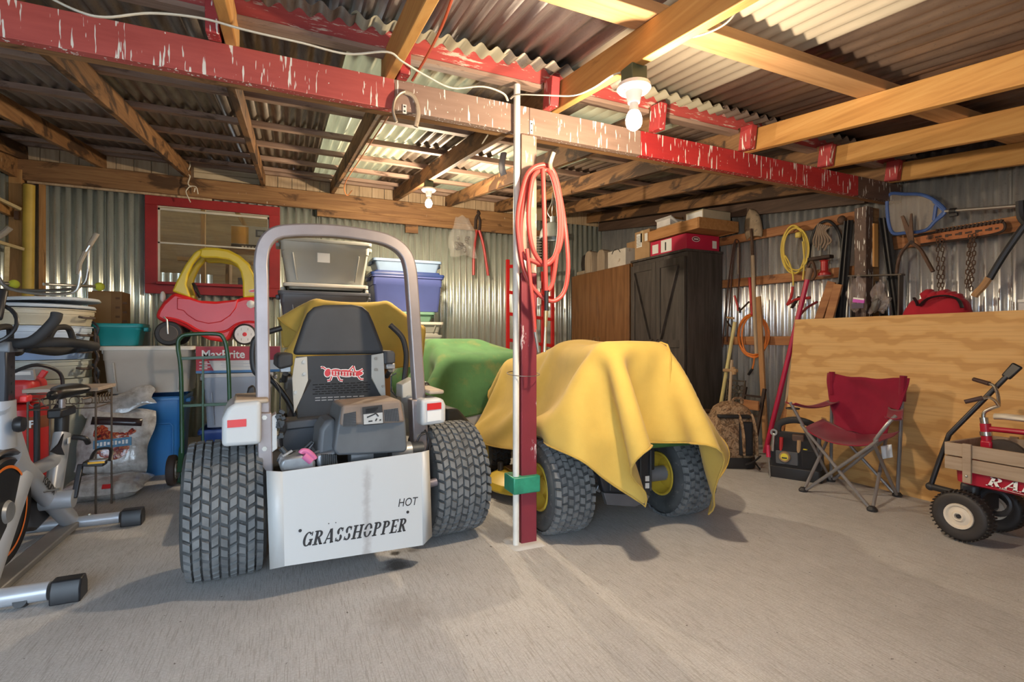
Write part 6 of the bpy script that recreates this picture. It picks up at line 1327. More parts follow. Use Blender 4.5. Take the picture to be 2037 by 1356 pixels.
# angle-iron frame with hanging bags
fi = mat('brown angle iron', (.085, .07, .06), .55, .4); t = thing('angle_iron_frame', 'brown angle-iron frame standing behind the plywood', 'frame', tuple(atX(1745, 640, 4.065)))
for a, b in (((1690, 549), (1797, 546)), ((1697, 549), (1690, 640)), ((1792, 547), (1783, 640))):
    q0, q1 = RT(*a, 4.065), RT(*b, 4.065)
    if b[1] > 600: q1 = Vector((q1.x, q1.y, .005))
    MB().bar(q0, q1, .012, .05, up=(1, 0, 0)).build('angle_bar', fi, t, world=True, bevel=.002)
hang_bag('clear plastic bag with purple label hanging on the angle-iron frame', None, RT(1704, 588, 3.985) + V(0, 0, .02), .13, .26, 'X', clear_bag('pinkish clear film', (.70, .58, .55)), seed=5)
o = MB().box(RT(1708, 598, 3.94), (.006, .085, .03), rx=.15).build('purple_label', mat('purple print', (.55, .06, .50), .4)); tag(o, 'purple paper label inside the clear bag on the frame', 'label'); MB().box(RT(1706, 608, 3.94), (.005, .09, .04)).build('dark_print', mat('dark violet print', (.07, .05, .09), .5), o, world=True); MB().box(RT(1708, 594, 3.938), (.004, .08, .012), rx=.2).build('white_edge', print_w, o, world=True)
hang_bag('clear plastic bag of dark hardware hanging beside the purple-labelled bag', None, RT(1748, 590, 3.985), .11, .22, 'X', clear_bag('pinkish clear film'), stuff=MATS['dark contents'], seed=8)
# pool net
nb = mat('blue net frame', (.06, .12, .34), .4); t = thing('skimmer_net', 'blue-framed pool skimmer net on an aluminium pole across the right wall', 'net', tuple(RT(1820, 470, 4.18)))
ring = [(1768, 388), (1800, 386), (1832, 387), (1858, 398), (1880, 420), (1860, 440), (1840, 458), (1800, 463), (1775, 462), (1766, 430)]
RX = 4.15; rr_ = smooth_path([RT(x, y, RX) for x, y in ring], 5, True); MB().tube(rr_, .012, 8, closed=True).build('frame', nb, t, world=True)
kk = NT('net mesh'); kk.b.inputs['Base Color'].default_value = (.50, .44, .38, 1); kk.b.inputs['Alpha'].default_value = .42; kk.b.inputs['Roughness'].default_value = .8
mb = MB(); c0 = sum(rr_, Vector()) / len(rr_); n_ = len(rr_); mb.v = [c0 + V(.03, 0, 0)] + [Vector(q) for q in rr_]; mb.f = [(0, 1 + i, 1 + (i + 1) % n_) for i in range(n_)]; mb.build('mesh', kk.m, t, world=True)
for a, b in (((1880, 420), (1858, 400)), ((1880, 420), (1855, 445)), ((1862, 408), (1858, 438))): MB().tube([RT(*a, RX), RT(*b, RX)], .012, 8).build('yoke', nb, t, world=True)
MB().cyl(RT(1880, 420, RX), RT(2120, 402, RX), .012, n=12).build('pole', alu, t, world=True); MB().cyl(RT(1890, 420, RX), RT(1902, 419, RX), .020, n=12).build('clamp', blk_pl, t, world=True); MB().box(RT(1897, 427, RX), (.02, .05, .025)).build('clamp_lever', blk_pl, t, world=True, bevel=.004)
# hedge shears
t = thing('hedge_shears', 'rusty iron hedge shears hung open on the right wall rail', 'shears', tuple(RT(1815, 545, 4.2)))
sr = mat('shear rust', (.13, .075, .05), .7, .25, var=.3, vs_=22); SX = 4.11
rplate([(1791, 430), (1797, 428), (1812, 460), (1818, 480), (1808, 486)], SX, .012, 'blade', sr, t); rplate([(1810, 425), (1814, 424), (1815, 450), (1818, 485), (1806, 482), (1807, 455)], SX - .014, .012, 'blade', sr, t)
rtube([(1812, 480), (1795, 500), (1787, 520), (1784, 545)], .016, 'handle', sr, t, SX, flat=.6); rtube([(1812, 482), (1830, 495), (1845, 520), (1856, 540)], [.014] * 3 + [.014] * 10, 'handle', sr, t, SX - .01, flat=.7) if False else rtube([(1812, 482), (1830, 495), (1845, 520), (1856, 540)], .017, 'handle', sr, t, SX - .01, flat=.7)
MB().cyl(RT(1813, 482, SX - .03), RT(1813, 482, SX + .01), .014, n=10).build('pivot_bolt', rust_d, t, world=True)
# saw plate with chain teeth, hanging chains
t = thing('saw_plate', 'long rust-orange saw plate with hooked teeth fixed on the rail', 'saw', tuple(RT(1900, 480, 4.22)))
so = mat('rust orange steel', (.38, .13, .045), .65, .2, var=.25, wear=(.14, .06, .03), wamt=.6); rplate([(1818, 470), (1860, 462), (1900, 455), (1950, 447), (1990, 441), (1998, 446), (1995, 458), (1975, 466), (1930, 474), (1880, 480), (1832, 486)], 4.22, .006, 'plate', so, t)
rtube([(1832, 486), (1880, 480), (1930, 474), (1975, 466), (1996, 458), (1999, 447), (1990, 441), (1950, 447), (1900, 455), (1860, 462), (1818, 470)], .008, 'chain_edge', rust_d, t, 4.215)
for i_ in range(17): x_ = 1862 + i_ * 8; y_ = 461 - (x_ - 1862) * .155; rtube([(x_, y_ + 2), (x_ + 4, y_ - 5)], .010, 'tooth', rust_d, t, 4.212, k=1, n=5)
mb = MB()
for i_ in range(14): mb.box(RT(1850 + i_ * 10 + (3 if i_ % 2 else 0), 473 - i_ * 1.45, 4.218), (.002, .018, .012 if i_ % 3 else .02))
mb.build('worn_lettering', mat('worn black', (.06, .03, .02), .7), t, world=True)
link = MB().tube([(math.cos(a) * .0085, 0, math.sin(a) * .0085 + (.008 if math.sin(a) > 0 else -.008)) for a in (i * PI / 6 for i in range(12))], .0033, 6, closed=True)
lk_me = None
for lab, strands in (('rusty chain looped over the saw plate above the red bag', [[(1866, 470), (1866, 520), (1868, 580)], [(1873, 470), (1876, 520), (1874, 580)]]), ('longer heavier rusty chain hanging from the saw plate beside the tan-gripped tool', [[(1930, 462), (1926, 520), (1922, 574)], [(1938, 460), (1937, 520), (1931, 578)], [(1932, 470), (1930, 540), (1926, 570)]])):
    t = thing('rusty_chain', lab, 'chain', tuple(RT(*strands[0][-1], 4.19))); base = MTX[t.name].translation; k_ = 0
    for st_p in strands:
        path = smooth_path([RT(x, y, 4.19) for x, y in st_p], 24); acc = 0; last = path[0]
        for a, b in zip(path, path[1:]):
            acc += (b - a).length
            if acc > .0265:
                acc = 0; k_ += 1
                if lk_me is None:
                    o = link.build('chain_link', rust, t); lk_me = o; o.location = b - base
                else: o = inst(lk_me, b - base, (0, 0, 0), (1, 1, 1), t)
                o.rotation_euler = (.15, 0, PI / 2 * (k_ % 2) + .4)
t = thing('scythe_handle_tool', 'black iron tool with tan wooden grip slung on the right wall', 'tool', tuple(RT(1940, 590, 4.18))); rtube([(2045, 440), (2028, 462), (1995, 510), (1968, 555)], .020, 'shaft', mat('black iron', (.035, .035, .04), .4, .5), t, 4.09); rtube([(1968, 552), (1955, 570), (1945, 580), (1938, 589)], .022, 'grip', wood('tan grip wood', [(.3, (.34, .18, .08)), (.7, (.48, .28, .13))], 2), t, 4.09); rtube([(2030, 400), (2032, 430), (2045, 445)], .024, 'head', MATS['black iron'], t, 4.09)
# red bag behind the plywood
rb = fabric('red nylon', (.42, .02, .035), .2); t = thing('red_sling_bag', 'stuffed red nylon bag with black strap behind the plywood edge', 'bag', tuple(atX(1860, 640, 4.15)))
bc0 = atX(1872, 612, 4.14)
def lumpy(c, rx, ry, rz_, ph, m=R3()):
    mb = MB().sphere((0, 0, 0), 1, 28, 20)
    for v in mb.v:
        k_ = 1 + .07 * math.sin(v.y * 5 + ph) * math.sin(v.z * 4 + ph * 2) + .05 * math.sin(9 * v.y + 4 * v.z + ph) * max(0, v.z)
        v.x, v.y, v.z = v.x * rx * k_, math.copysign(abs(v.y) ** .75, v.y) * ry * k_, math.copysign(abs(v.z) ** .75, v.z) * rz_ * k_
    mb.v = [(T(*c) @ m) @ v for v in mb.v]; return mb
lumpy((bc0.x, bc0.y, bc0.z - .10), .095, .175, .19, 1.0).build('bag', rb, t, world=True, ang=180); bc1 = atX(1824, 618, 4.12); lumpy((bc1.x, bc1.y, bc1.z - .10), .08, .085, .17, 2.2).build('side_pouch', rb, t, world=True, ang=180)
rtube([(1830, 608), (1848, 593), (1880, 588), (1905, 595), (1914, 612)], .022, 'strap', blk_pl, t, 4.045, flat=.3); rtube([(1818, 592), (1823, 600), (1826, 608)], .02, 'strap_end', blk_pl, t, 4.05, flat=.3)
for i_ in range(6): p = atX(1846 + i_ * 11, 586 + (i_ % 3) * 3, 4.14); lumpy(tuple(p), .05, .04, .035, i_ * 1.3, R3(.5 * (i_ % 3 - 1), 0, 0)).build('gathered_fold', rb, t, world=True, ang=180)
o = MB().box((4.20, .85, .66), (.02, 1.5, 1.30)).build('insulation_board', mat('white panel', (.62, .60, .60), .5)); tag(o, 'white flat panel standing behind the plywood by the right wall', 'panel'); MB().box((4.195, .85, 1.30), (.035, 1.5, .02)).build('edge_strip', porc, o, bevel=.003)
# iron bits behind the backpack
t = thing('ornate_iron_panel', 'ornate rusty cast-iron panel leaning beside the charcoal cabinet', 'iron panel', (4.10, 3.72, 0))
kI = mat('mottled iron', (.10, .08, .06), .6, .4, var=.4, vs_=30)
for i_ in range(4):
    for j_ in range(5): MB().tube(arc((4.06 + j_ * .012, 3.64 + i_ * .05, .30 + j_ * .07), .026, 0, 2 * PI, 10, (0, 1, 0), (.1, 0, 1))[:-1], .006, 5, closed=True).build('scroll', kI, t, world=True)
for a, b in (((4.04, 3.61, .0), (4.12, 3.61, .66)), ((4.04, 3.82, .0), (4.12, 3.82, .66)), ((4.07, 3.61, .27), (4.07, 3.82, .27)), ((4.12, 3.61, .65), (4.12, 3.82, .65)), ((4.03, 3.61, .02), (4.03, 3.82, .02))): MB().bar(a, b, .014, .014).build('bar', kI, t, world=True)
t = thing('iron_rack', 'dark iron rack with wooden crossbar behind the camouflage backpack', 'rack', (4.05, 3.35, 0))
for y_ in (3.37, 3.585): MB().bar((3.95, y_, .0), (4.10, y_, .60), .03, .02, up=(1, 0, 0)).build('side_bar', rust_d, t, world=True)
for z_ in (.18, .34, .52): MB().bar((3.95 + z_ * .25, 3.37, z_), (3.95 + z_ * .25, 3.585, z_), .018, .018).build('cross_bar', rust_d, t, world=True)
MB().bar((4.03, 3.375, .44), (4.03, 3.58, .44), .02, .09, up=(0, 0, 1)).build('wooden_board', w_rail, t, world=True, bevel=.003)
o = MB().box((3.92, 3.92, .16), (.16, .16, .32)).build('weathered_post_stub', MATS['weathered block wood'], bevel=.01); tag(o, 'weathered grey post stub standing by the charcoal cabinet', 'post stub'); MB().box((3.92, 3.92, .33), (.17, .17, .02)).build('cap_plate', rust, o)
# ============================================================ plywood sheet
def ply_mat():
    k = NT('fir plywood'); v = k.coords((1, 1, 1), rand=False); mp = k.node('ShaderNodeMapping'); mp.inputs['Scale'].default_value = (1.6, .8, 1.9); k.link(v, mp.inputs[0])
    w = k.node('ShaderNodeTexWave'); w.wave_type = 'BANDS'; w.bands_direction = 'Z'; w.inputs['Scale'].default_value = 1.1; w.inputs['Distortion'].default_value = 16; w.inputs['Detail'].default_value = 4; w.inputs['Detail Scale'].default_value = 1.1; w.inputs['Detail Roughness'].default_value = .62; k.link(mp.outputs[0], w.inputs['Vector'])
    mp2 = k.node('ShaderNodeMapping'); mp2.inputs['Scale'].default_value = (4, 1.2, 60); k.link(v, mp2.inputs[0]); fine = k.noise(mp2.outputs[0], 1.5, 5, .6, .4)
    col = k.ramp(w.outputs['Fac'], [(.12, (.57, .31, .10)), (.32, (.66, .375, .13)), (.8, (.70, .42, .16))]); col = k.mix(k.ramp(fine, [(.45, (0, 0, 0)), (.75, (.55, .55, .55))]), col, (.46, .23, .07))
    kn = k.noise(v, 5, 2, .4); col = k.mix(k.ramp(kn, [(.78, (0, 0, 0)), (.80, (.9, .9, .9))]), col, (.16, .07, .03))
    k.color(col); k.b.inputs['Roughness'].default_value = .62; k.bump(fine, .0006); return k.m
pw = thing('plywood_sheet', 'large plywood sheet leaning lengthwise against the tool wall', 'plywood', (3.84, 1.76, 0)); lean = math.atan2(.16, 1.235)
pm = T(.0, 0, .0) @ R3(0, lean, 0)
MB().box((.0, 0, .622), (.012, 2.44, 1.244), m=pm).build('face_veneer', ply_mat(), pw)
MB().box((.0085, 0, .622), (.005, 2.439, 1.243), m=pm).build('back_veneer', mat('ply edge', (.45, .27, .12), .8), pw)
# ============================================================ folding camp chair
cfab = fabric('maroon polyester', (.26, .012, .035), .22, scale=400); ctub = mat('grey chair tube', (.30, .29, .29), .35, .5)
FL, FR, RL, RR = gnd(1598, 977), gnd(1735, 1016), gnd(1653, 957), gnd(1785, 987)
cc = thing('camp_chair', 'maroon folding camp chair with cup holder in front of the plywood', 'chair', tuple((FL + FR + RL + RR) / 4))
SFL, SFR = atX(1600, 852, 3.30), atX(1738, 882, 3.28); SRL, SRR = Vector((3.69, RL.y - .03, .41)), Vector((3.69, RR.y + .03, .40)); BL, BR = atX(1655, 742, 3.78), atX(1797, 750, 3.76); AFL, AFR = atX(1572, 800, 3.23), atX(1776, 829, 3.30); ARL, ARR = Vector((3.74, RL.y, .60)), Vector((3.74, RR.y, .60))
def ctube(pts, nm='leg', r=.0105): return MB().tube([Vector(p) for p in pts], r, 10).build(nm, ctub, cc, world=True)
ctube(smooth_path([FR, FR.lerp(SFL, .97), SFL + V(0, .01, .02), AFL], 5), 'front_leg'); ctube(smooth_path([FL, FL.lerp(SFR, .97), SFR + V(0, -.005, .02), SFR.lerp(AFR, .75), AFR + V(.03, 0, .005)], 5), 'front_leg')
ctube([RL, BL], 'back_post', .0115); ctube([RR, BR], 'back_post', .0115); ctube([RL, SRR], 'rear_leg'); ctube([RR, SRL], 'rear_leg'); ctube([FL, SRL], 'side_leg'); ctube([RL, SFL], 'side_leg'); ctube([FR, SRR], 'side_leg'); ctube([RR, SFR], 'side_leg')
for p in (FL, FR, RL, RR): MB().lathe([(.001, .0), (.028, 0), (.030, .012), (.018, .028), (.001, .03)], p, (0, 0, 1), 14).build('foot_cap', blk_pl, cc, world=True)
def seatg(u, v):
    a = SFL.lerp(SFR, v); b = SRL.lerp(SRR, v); p = a.lerp(b, u); sag = math.sin(PI * v) ** .8 * (.05 + .03 * math.sin(PI * u)); return (p.x - .02 * math.sin(PI * v) * (1 - u), p.y + (.5 - v) * .16 * u ** .7, p.z + .05 * u - sag + .006 * math.sin(v * 14) * math.sin(u * 7))
MB().grid(seatg, 14, 16).build('seat', cfab, cc, world=True, solid=-.005, ang=180)
def backg(u, v):
    lo, hi = SRL.lerp(SRR, v), BL.lerp(BR, v); w = (math.sin(PI * u * .9 + .15)) * .03; mid = (v - .5) * 2; p = lo.lerp(hi, u)
    if u < .45: p.y = p.y + (.5 - v) * .0 ; 
    return (p.x + (1 - mid * mid) * (.07 * math.sin(PI * min(1, u * 1.02)) + .01) - .04 * (1 - u) * (1 - mid * mid) + .007 * math.sin(u * 13 + v * 9), p.y + (.5 - v) * .075 * min(1, max(0, u - .25) * 3), p.z - .02 * (1 - mid * mid) * u + .004 * math.sin(v * 17))
MB().grid(backg, 16, 16).build('backrest', cfab, cc, world=True, solid=-.006, ang=180)
for f0, f1 in ((RL, BL), (RR, BR)): MB().tube([f0.lerp(f1, .80), f0.lerp(f1, .90), f0.lerp(f1, 1.012)], .021, 10).build('post_sleeve', cfab, cc, world=True)
for s, A, Bq in ((0, AFL, ARL), (1, AFR, ARR)):
    def arm(u, v):
        p = A.lerp(Bq, u); return (p.x, p.y + (v - .5) * .085 * (1 if s == 0 else 1.1), p.z - .035 * math.sin(PI * u) - .012 * (1 - (2 * v - 1) ** 2))
    MB().grid(arm, 10, 6).build('arm_sling', cfab, cc, world=True, solid=-.005, ang=180)
p = atX(1577, 812, 3.30); MB().lathe([(.042, 0), (.042, -.004), (.036, -.07), (.001, -.072)], p, (0, 0, 1), 16).build('cup_holder_net', clear_bag('dark net film', (.05, .045, .04)), cc, world=True); MB().tube(arc(p, .042, 0, 2 * PI, 18, (1, 0, 0), (0, 1, 0))[:-1], .005, 6, closed=True).build('cup_holder_ring', blk_pl, cc, world=True)
o = MB().grid(lambda u, v: Vector(atX(1752 + 22 * u + 3 * v, 887 + 26 * v - 4 * u, 3.45)) + V(.01 * math.sin(6 * u), 0, 0), 6, 6).build('care_label', print_w, cc, world=True, solid=-.001)
# ============================================================ camouflage backpack
kc = NT('camouflage cloth'); v_ = kc.coords((1, 1, 1)); n_ = kc.noise(v_, 11, 6, .7, 1.2); n2 = kc.noise(v_, 60, 3, .6); cl_ = kc.ramp(n_, [(.32, (.03, .02, .012)), (.42, (.22, .12, .06)), (.5, (.42, .28, .17)), (.56, (.09, .055, .03)), (.66, (.34, .19, .09))]); kc.color(kc.mix(kc.ramp(n2, [(.55, (0, 0, 0)), (.65, (.6, .6, .6))]), cl_, (.08, .055, .035))); kc.b.inputs['Roughness'].default_value = .85; camo = kc.m
bp = thing('camouflage_backpack', 'camouflage backpack with black base and straps on the floor', 'backpack', (3.42, 3.14, 0), math.radians(-28))
def bring(w, d, z, y=0): return [(x, yy + y, z) for x, yy in rrect(w, d, min(w, d) * .35, 5)]
MB().loft([bring(.34, .25, .07), bring(.36, .27, .16), bring(.36, .27, .32, .005), bring(.33, .25, .42, .01), bring(.26, .20, .49, .015), bring(.14, .12, .53, .02), bring(.04, .04, .54, .02)]).build('pack', camo, bp, ang=180)
MB().loft([bring(.345, .255, .0), bring(.355, .265, .02), bring(.35, .26, .09), bring(.33, .24, .095)]).build('base', mat('black moulded base', (.018, .016, .016), .5), bp, bevel=.004)
MB().box((.07, -.137, .25), (.11, .03, .28)).build('back_pad', bkb, bp, bevel=.015, seg=3); MB().box((-.02, -.12, .43), (.26, .05, .03)).build('top_panel', bkb, bp, bevel=.01)
for x_ in (.02, .12): MB().tube(smooth_path([(x_, -.12, .44), (x_ + .005, -.165, .38), (x_ + .02, -.17, .26), (x_ + .03, -.15, .12)], 5), .026, 8, flat=.35, up=(1, 0, 0)).build('shoulder_strap', camo, bp)
MB().tube(smooth_path([(-.02, -.08, .53), (-.01, -.10, .575), (.05, -.10, .575), (.06, -.08, .53)], 4), .012, 8, flat=.5).build('grab_handle', camo, bp)
MB().box((-.185, -.02, .20), (.03, .16, .20)).build('side_pocket', camo, bp, bevel=.012, seg=3); MB().tube(smooth_path([(-.17, .05, .38), (-.185, -.06, .36), (-.17, -.13, .30)], 4), .004, 6).build('zip', bkb, bp)
MB().tube(smooth_path([(.06, -.17, .05), (.11, -.20, .08), (.16, -.19, .12)], 4), .03, 8, flat=.25).build('waist_belt', bkb, bp); MB().tube(smooth_path([(.10, -.19, .10), (.13, -.21, .05), (.15, -.22, .02)], 4), .016, 8, flat=.3).build('buckle_strap', bkb, bp)
# ============================================================ tool bag
tbk = fabric('black tool cloth', (.025, .024, .026), .25); tg = fabric('grey tool cloth', (.11, .11, .115), .2)
tb = thing('tool_bag', 'open black tool bag crammed with tools beside the camp chair', 'tool bag', (3.585, 2.66, 0), math.radians(-62))
def ring2(w, d, z, y=0): return [(x, yy + y, z) for x, yy in rrect(w, d, .03, 3)]
MB().loft([ring2(.36, .22, 0), ring2(.365, .225, .02), ring2(.36, .22, .085), ring2(.35, .21, .09)]).build('moulded_base', MATS['black moulded base'], tb, bevel=.003)
MB().loft([ring2(.35, .21, .088), ring2(.34, .20, .20), ring2(.30, .14, .30), ring2(.28, .07, .34)]).build('body', tbk, tb, ang=60)
MB().box((-.05, -.108, .16), (.15, .02, .10), rx=.1).build('front_pocket', tg, tb, bevel=.006); MB().box((.10, -.104, .17), (.10, .02, .13), rx=.1).build('side_pocket', tbk, tb, bevel=.006)
MB().tube(smooth_path([(-.13, 0, .30), (-.12, 0, .40), (0, 0, .44), (.12, 0, .40), (.13, 0, .30)], 5), .026, 10, flat=.7).build('carry_handle', foam, tb)
MB().lathe([(.001, -.014), (.036, -.014), (.04, -.008), (.04, .012), (.001, .014)], (-.06, -.13, .17), (0, 1, 0), 20).build('tape_measure', mat('tape case', (.32, .20, .10), .5), tb); MB().lathe([(.001, -.003), (.026, -.002), (.027, 0)], (-.06, -.145, .172), (0, 1, 0), 18).build('tape_badge', mat('tape yellow', (.75, .60, .04), .4), tb); MB().box((-.06, -.149, .165), (.035, .003, .010)).build('badge_print', print_k, tb)
MB().tube(smooth_path([(-.15, -.10, .20), (-.145, -.105, .29), (-.14, -.10, .33)], 3), .012, 8).build('wrench_shank', alu, tb); MB().lathe([(.012, -.008), (.026, -.008), (.026, .008), (.012, .008)], (-.14, -.10, .345), (0, 1, 0), 12).build('wrench_jaw', alu, tb)
for x_, c_, h_ in ((.02, krf, .30), (.06, MATS['tape yellow'], .24), (.15, mat('grey tool grip', (.14, .14, .15), .5), .34), (-.10, red_h, .31)): MB().cyl((x_, -.08, .12), (x_ + .01, -.09, h_), .014, n=10).build('tool_handle', c_, tb)
MB().box((.02, -.06, .30), (.08, .03, .08), rx=.2).build('hinged_grip', mat('brown grip', (.12, .07, .05), .6), tb, bevel=.008)
o = MB().cyl(gnd(1532, 950) + V(0, 0, .002), gnd(1532, 950) + V(.02, .03, .16), .006, .005, n=8).build('screwdriver', alu); tag(o, 'screwdriver with red grip standing between backpack and tool bag', 'screwdriver'); MB().cyl(gnd(1532, 950) + V(.02, .03, .15), gnd(1532, 950) + V(.03, .045, .24), .016, .014, n=12).build('grip', crim, o)
# ============================================================ red wagon with slatted rack
wred = mat('wagon red enamel', (.42, .012, .035), .35, var=.1); wslat = wood('weathered slat wood', [(.2, (.22, .15, .10)), (.5, (.36, .27, .19)), (.8, (.46, .36, .27))], 1); hubw = mat('cream hub', (.66, .58, .47), .45, var=.12); frk = mat('black wagon frame', (.03, .03, .033), .45)
wg = thing('toy_wagon', 'red pull-along wagon with wooden slat rack and black tongue', 'wagon', (3.40, 1.05, 0))
WX0, WX1, WY0, WY1 = 3.19, 3.61, .58, 1.49
MB().loft([[(x + (WX0 + WX1) / 2, y + (WY0 + WY1) / 2, z) for x, y in rrect(WX1 - WX0 + e, WY1 - WY0 + e, .07, 5)] for z, e in ((.305, -.05), (.315, -.01), (.42, 0), (.425, .012), (.418, .012), (.41, -.008), (.33, -.02), (.325, -.06))]).build('tray', wred, wg, world=True, ang=50)
for X_ in (WX0 - .012, WX1 + .012):
    for z_ in (.413, .485): MB().box((X_, (WY0 + WY1) / 2, z_), (.016, WY1 - WY0 + .03, .066)).build('slat', wslat, wg, world=True, bevel=.002)
    for y_ in (WY0 + .08, WY1 - .085): 
        c_ = MB().box((X_ + (-.014 if X_ < 3.4 else .014), y_, .425), (.014, .036, .20)).build('cleat', wslat, wg, world=True, bevel=.002); MB().sphere((X_ + (-.022 if X_ < 3.4 else .022), y_, .362), .007, 8, 6).build('bolt', bolt_m, c_, world=True)
for Y_ in (WY0 - .008, WY1 + .008):
    for z_ in (.413, .485): MB().box(((WX0 + WX1) / 2, Y_, z_), (WX1 - WX0, .016, .066)).build('slat', wslat, wg, world=True, bevel=.002)
for X_ in (WX0 + .02, WX1 - .02):
    for Y_ in (1.455, .74):
        c0 = V(X_ + (.02 if X_ < 3.4 else -.02), Y_, .135) - Vector(wg.location); w_ = tyre(wg, c0, .135, .085, .06, 0, 0, m1=mat('wagon tyre', (.035, .030, .028), .6)); 
        for s in (-1, 1): MB().lathe([(.066, s * .034), (.064, s * .042), (.055, s * .040), (.048, s * .030), (.030, s * .034), (.022, s * .044), (.016, s * .044), (.014, s * .03), (.001, s * .03)], c0, (1, 0, 0), 28).build('hub', hubw, w_)
        mb = MB()
        for i_ in range(40):
            a = i_ * 2 * PI / 40
            for s in (-1, 1): mb.box(c0 + V(s * .026, math.cos(a) * .1255, math.sin(a) * .1255), (.03, .006, .0065), rx=a)
        mb.build('tread_ribs', mat('wagon tyre', (.035, .030, .028), .6), w_)['kind'] = 'stuff'
for Y_ in (1.455, .74): MB().cyl((WX0 - .0, Y_, .135), (WX1 + .0, Y_, .135), .010).build('axle', frk, wg, world=True); MB().box((3.40, Y_, .215), (.24, .08, .17)).build('bolster', frk, wg, world=True, bevel=.02)
MB().tube(arc((3.33, 1.36, .22), .06, 0, 2 * PI, 18, (0, 1, 0), (0, 0, 1))[:-1], .014, 8, closed=True).build('turntable', frk, wg, world=True)
tp_ = atX(1851, 967, 3.40); MB().cyl((3.40, 1.47, .20), tp_, .019, n=12).build('tongue_bar', frk, wg, world=True); MB().sphere(tp_, .024, 12, 8).build('tongue_pivot', frk, wg, world=True)
g0, g1, g2 = tp_, atX(1886, 866, 3.44), atX(2003, 748, 3.52); MB().tube([g0, g0.lerp(g1, .5), g1.lerp(g2, .02) + V(.0, .03, .03) * 0 + V(0, 0, 0), g2], .013, 12).build('handle_rod', mat('worn black rod', (.045, .045, .05), .35, .5), wg, world=True)
dd = (g2 - g1).normalized(); MB().bar(g2 - dd * .01, g2 + dd * .075, .042, .022, up=(1, 0, 0), w1=.05).build('handle_grip', bkb, wg, world=True, bevel=.008)
a, b = atX(1962, 964, WX0 - .0025), V(WX0 - .0025, .93, .335)
put_text('RADIO', V(a.x, a.y, .338), V(a.x, 1.085, .338), .052, 'side_lettering', print_w, wg, italic=-.0, tw=.2, th=.08, gap=.10) if False else None
mb, L_ = stroke_text('RADIO', .046, italic=.25, tw=.2, th=.09, gap=.10); ms = basis((WX0 - .004, a.y, .329), (0, -1, 0), (0, 0, 1)) @ Matrix.Diagonal(((a.y - 1.06) / L_, 1, 1, 1)); mb.v = [ms @ v for v in mb.v]; mb.build('side_lettering', print_w, wg, world=True, flat=True)
MB().tube([V(WX0 - .003, a.y - .05, .326), V(WX0 - .003, a.y - .14, .320), V(WX0 - .003, 1.06, .327)], .0035, 6, flat=.3).build('lettering_swash', print_w, wg, world=True)
# tricycle lying in the wagon
tk = thing('tricycle', 'small red tricycle with chrome handlebar standing in the wagon', 'tricycle', (3.38, 1.25, .33)); KX = 3.38
def K(x, y, X=KX): return atX(x, y, X)
ch_ = mat('dull chrome', (.55, .52, .49), .25, .9)
MB().cyl(K(1966, 905), K(1960, 842), .023, n=14).build('head_tube', wred, tk, world=True); MB().cyl(K(1962, 866), K(1961, 858), .026, n=14).build('head_band', ch_, tk, world=True); MB().box(K(1965, 888), (.05, .05, .07)).build('fork_crown', wred, tk, world=True, bevel=.01)
MB().cyl(K(1959, 842), K(1957, 830), .018, n=12).build('stem_clamp', ch_, tk, world=True)
MB().tube(smooth_path([K(1957, 834), K(1958, 820), K(1972, 812), K(1987, 807)], 5), .009, 10).build('stem', ch_, tk, world=True)
MB().tube(smooth_path([K(1987, 807, 3.38), K(1978, 795, 3.34), K(1965, 790, 3.30), K(1950, 793, 3.28)], 5), .008, 10).build('handlebar', ch_, tk, world=True); MB().tube(smooth_path([K(1987, 807, 3.38), K(1985, 785, 3.42), K(1978, 768, 3.45), K(1965, 762, 3.46)], 5), .008, 10).build('handlebar', ch_, tk, world=True)
bg = mat('brown rubber grip', (.06, .03, .025), .6); MB().cyl(K(1955, 791, 3.285), K(1919, 799, 3.25), .012, .011, n=10).build('grip', bg, tk, world=True); MB().cyl(K(1968, 763, 3.455), K(1937, 754, 3.49), .012, .011, n=10).build('grip', bg, tk, world=True)
MB().tube([K(1964, 852), V(KX, .95, .60), V(KX, .80, .50)], .014, 10).build('frame_tube', wred, tk, world=True)
MB().loft([[(KX + x * w, y, z + .016 * math.sin(a_)) for a_, x in ((i * PI / 6, math.cos(i * PI / 6)) for i in range(12))] for y, w, z in ((1.385, .015, .655), (1.34, .035, .66), (1.25, .06, .66), (1.15, .10, .665), (1.06, .10, .67), (1.04, .05, .67))]).build('saddle', mat('cream saddle', (.66, .60, .50), .5), tk, world=True, ang=180)
MB().cyl((KX, 1.14, .60), (KX, 1.14, .66), .009).build('seat_post', ch_, tk, world=True)
for (x_, y_) in ((KX - .12, .78), (KX + .12, .78)): MB().lathe([(.001, -.015), (.09, -.012), (.095, 0), (.09, .012), (.001, .015)], (x_, y_, .425), (1, 0, 0), 24).build('rear_wheel', rubber_brown, tk, world=True)
MB().lathe([(.001, -.015), (.10, -.012), (.105, 0), (.10, .012), (.001, .015)], (KX, 1.345, .437), (1, 0, 0), 24).build('front_wheel', rubber_brown, tk, world=True); MB().cyl((KX - .12, .78, .425), (KX + .12, .78, .425), .008).build('rear_axle', ch_, tk, world=True); MB().cyl((KX, .78, .425), (KX, .80, .51), .01).build('rear_strut', wred, tk, world=True)
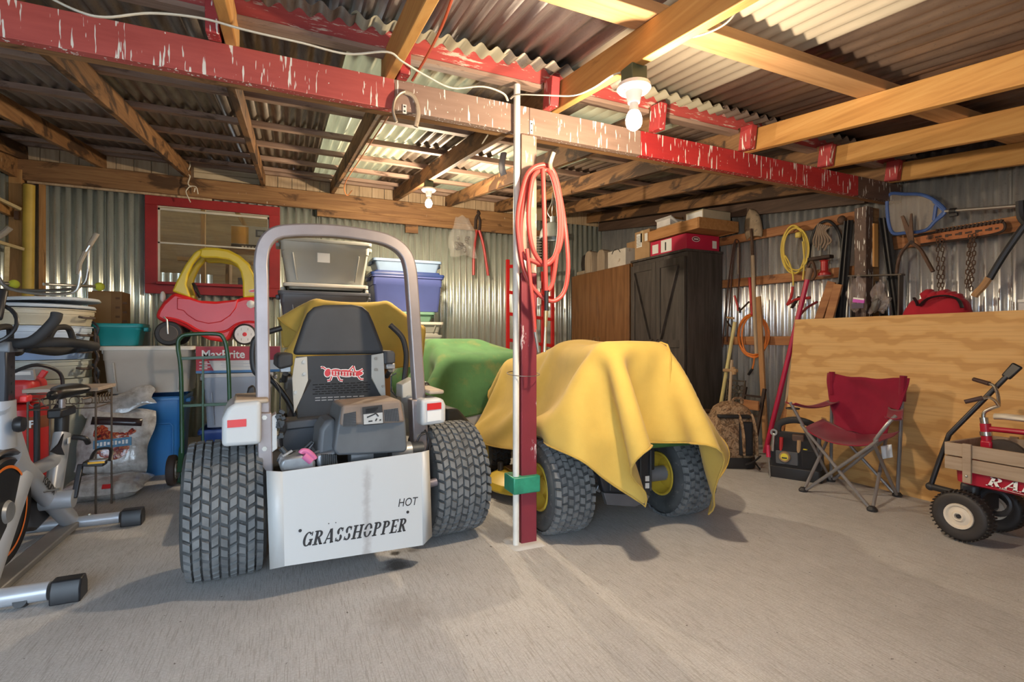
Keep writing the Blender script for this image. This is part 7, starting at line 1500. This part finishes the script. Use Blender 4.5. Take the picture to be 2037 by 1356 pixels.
# ============================================================ far left corner
t = thing('yellow_fence_post', 'chipped yellow steel pipe standing in the back left corner', 'pipe', (atY(52, 470, 6.28).x, 6.28, 0)); p0 = atY(58, 368, 6.28); MB().cyl((p0.x - .02, 6.28, 0), p0, .044, n=18).build('pipe', mat('chipped yellow paint', (.56, .38, .06), .5, var=.15, wear=(.16, .10, .05), wamt=.68, ws=10), t, world=True); MB().cyl(p0, p0 + V(0, 0, .006), .046, n=18).build('pipe_cap', rust, t, world=True)
t = thing('wooden_bracket_frame', 'old yellowish wooden frame hung on the left wall', 'frame', (-2.3, 5.9, 1.7)); yw = wood('yellowed frame wood', [(.3, (.42, .31, .15)), (.7, (.60, .48, .26))], 1)
for a, b in (((-40, 378), (40, 416)), ((-40, 470), (46, 496)), ((14, 490), (12, 560))): MB().bar(atY(*a, 5.9), atY(*b, 6.2) if b[1] < 540 else atY(*b, 5.95), .035, .03, up=(0, 0, 1)).build('frame_bar', yw, t, world=True, bevel=.004)
MB().tube(smooth_path([atY(-30, 480, 5.6), atY(0, 468, 5.6), atY(20, 452, 5.6)], 4), .025, 10).build('grip_end', grip, t, world=True)
MB().box(atY(33, 428, 6.25), (.03, .03, .08)).build('hinge', rust, t, world=True)
o = thing('metal_crutch_pile', 'dark wire and handles heaped between the bins and the taupe tub', 'hardware', (-1.36, 4.50, .0))
for i_ in range(9): y_ = 640 + i_ * 14; MB().tube(smooth_path([atY(184 + (i_ % 3) * 5, y_, 4.62), atY(196 - (i_ % 2) * 6, y_ + 14, 4.60), atY(187 + (i_ % 4) * 3, y_ + 34, 4.62)], 3), .008, 6).build('handle', mat('dark brown iron', (.07, .05, .04), .6, .3) if i_ % 3 else blk_pl, o, world=True)
MB().tube([(-1.34, 4.62, .0), atY(190, 760, 4.62)], .012, 8).build('rod', rust_d, o, world=True)
# ============================================================ look-alikes share a group
GROUPS = {'storage_tote': 'plastic storage totes in piles', 'round_bin': 'round bins nested in a stack', 'bin_lid': 'round lids on the nested bins', 'charcoal_bag': 'wrapped charcoal bags', 'fence_post': 'black steel fence posts by the wall post', 'timber_offcut': 'reddish boards leaning behind the plywood', 'rusty_chain': 'rusty chains on the saw plate', 'cable': 'white cables along the beams', 'cord': 'cords strung along the rafters', 'ceiling_bulb_lamp': 'bare bulb lamps under the rafters', 'plastic_bag': 'clear plastic bags hung up', 'wooden_block': 'weathered wooden blocks on the oak cabinet', 'mending_plate': 'white mending plates on the beam', 'wall_shelf': 'shelves behind the window'}
for o in scene.objects:
    if o.parent is None and o.get('label'):
        g = GROUPS.get(o.name.split('.')[0])
        if g: o['group'] = g
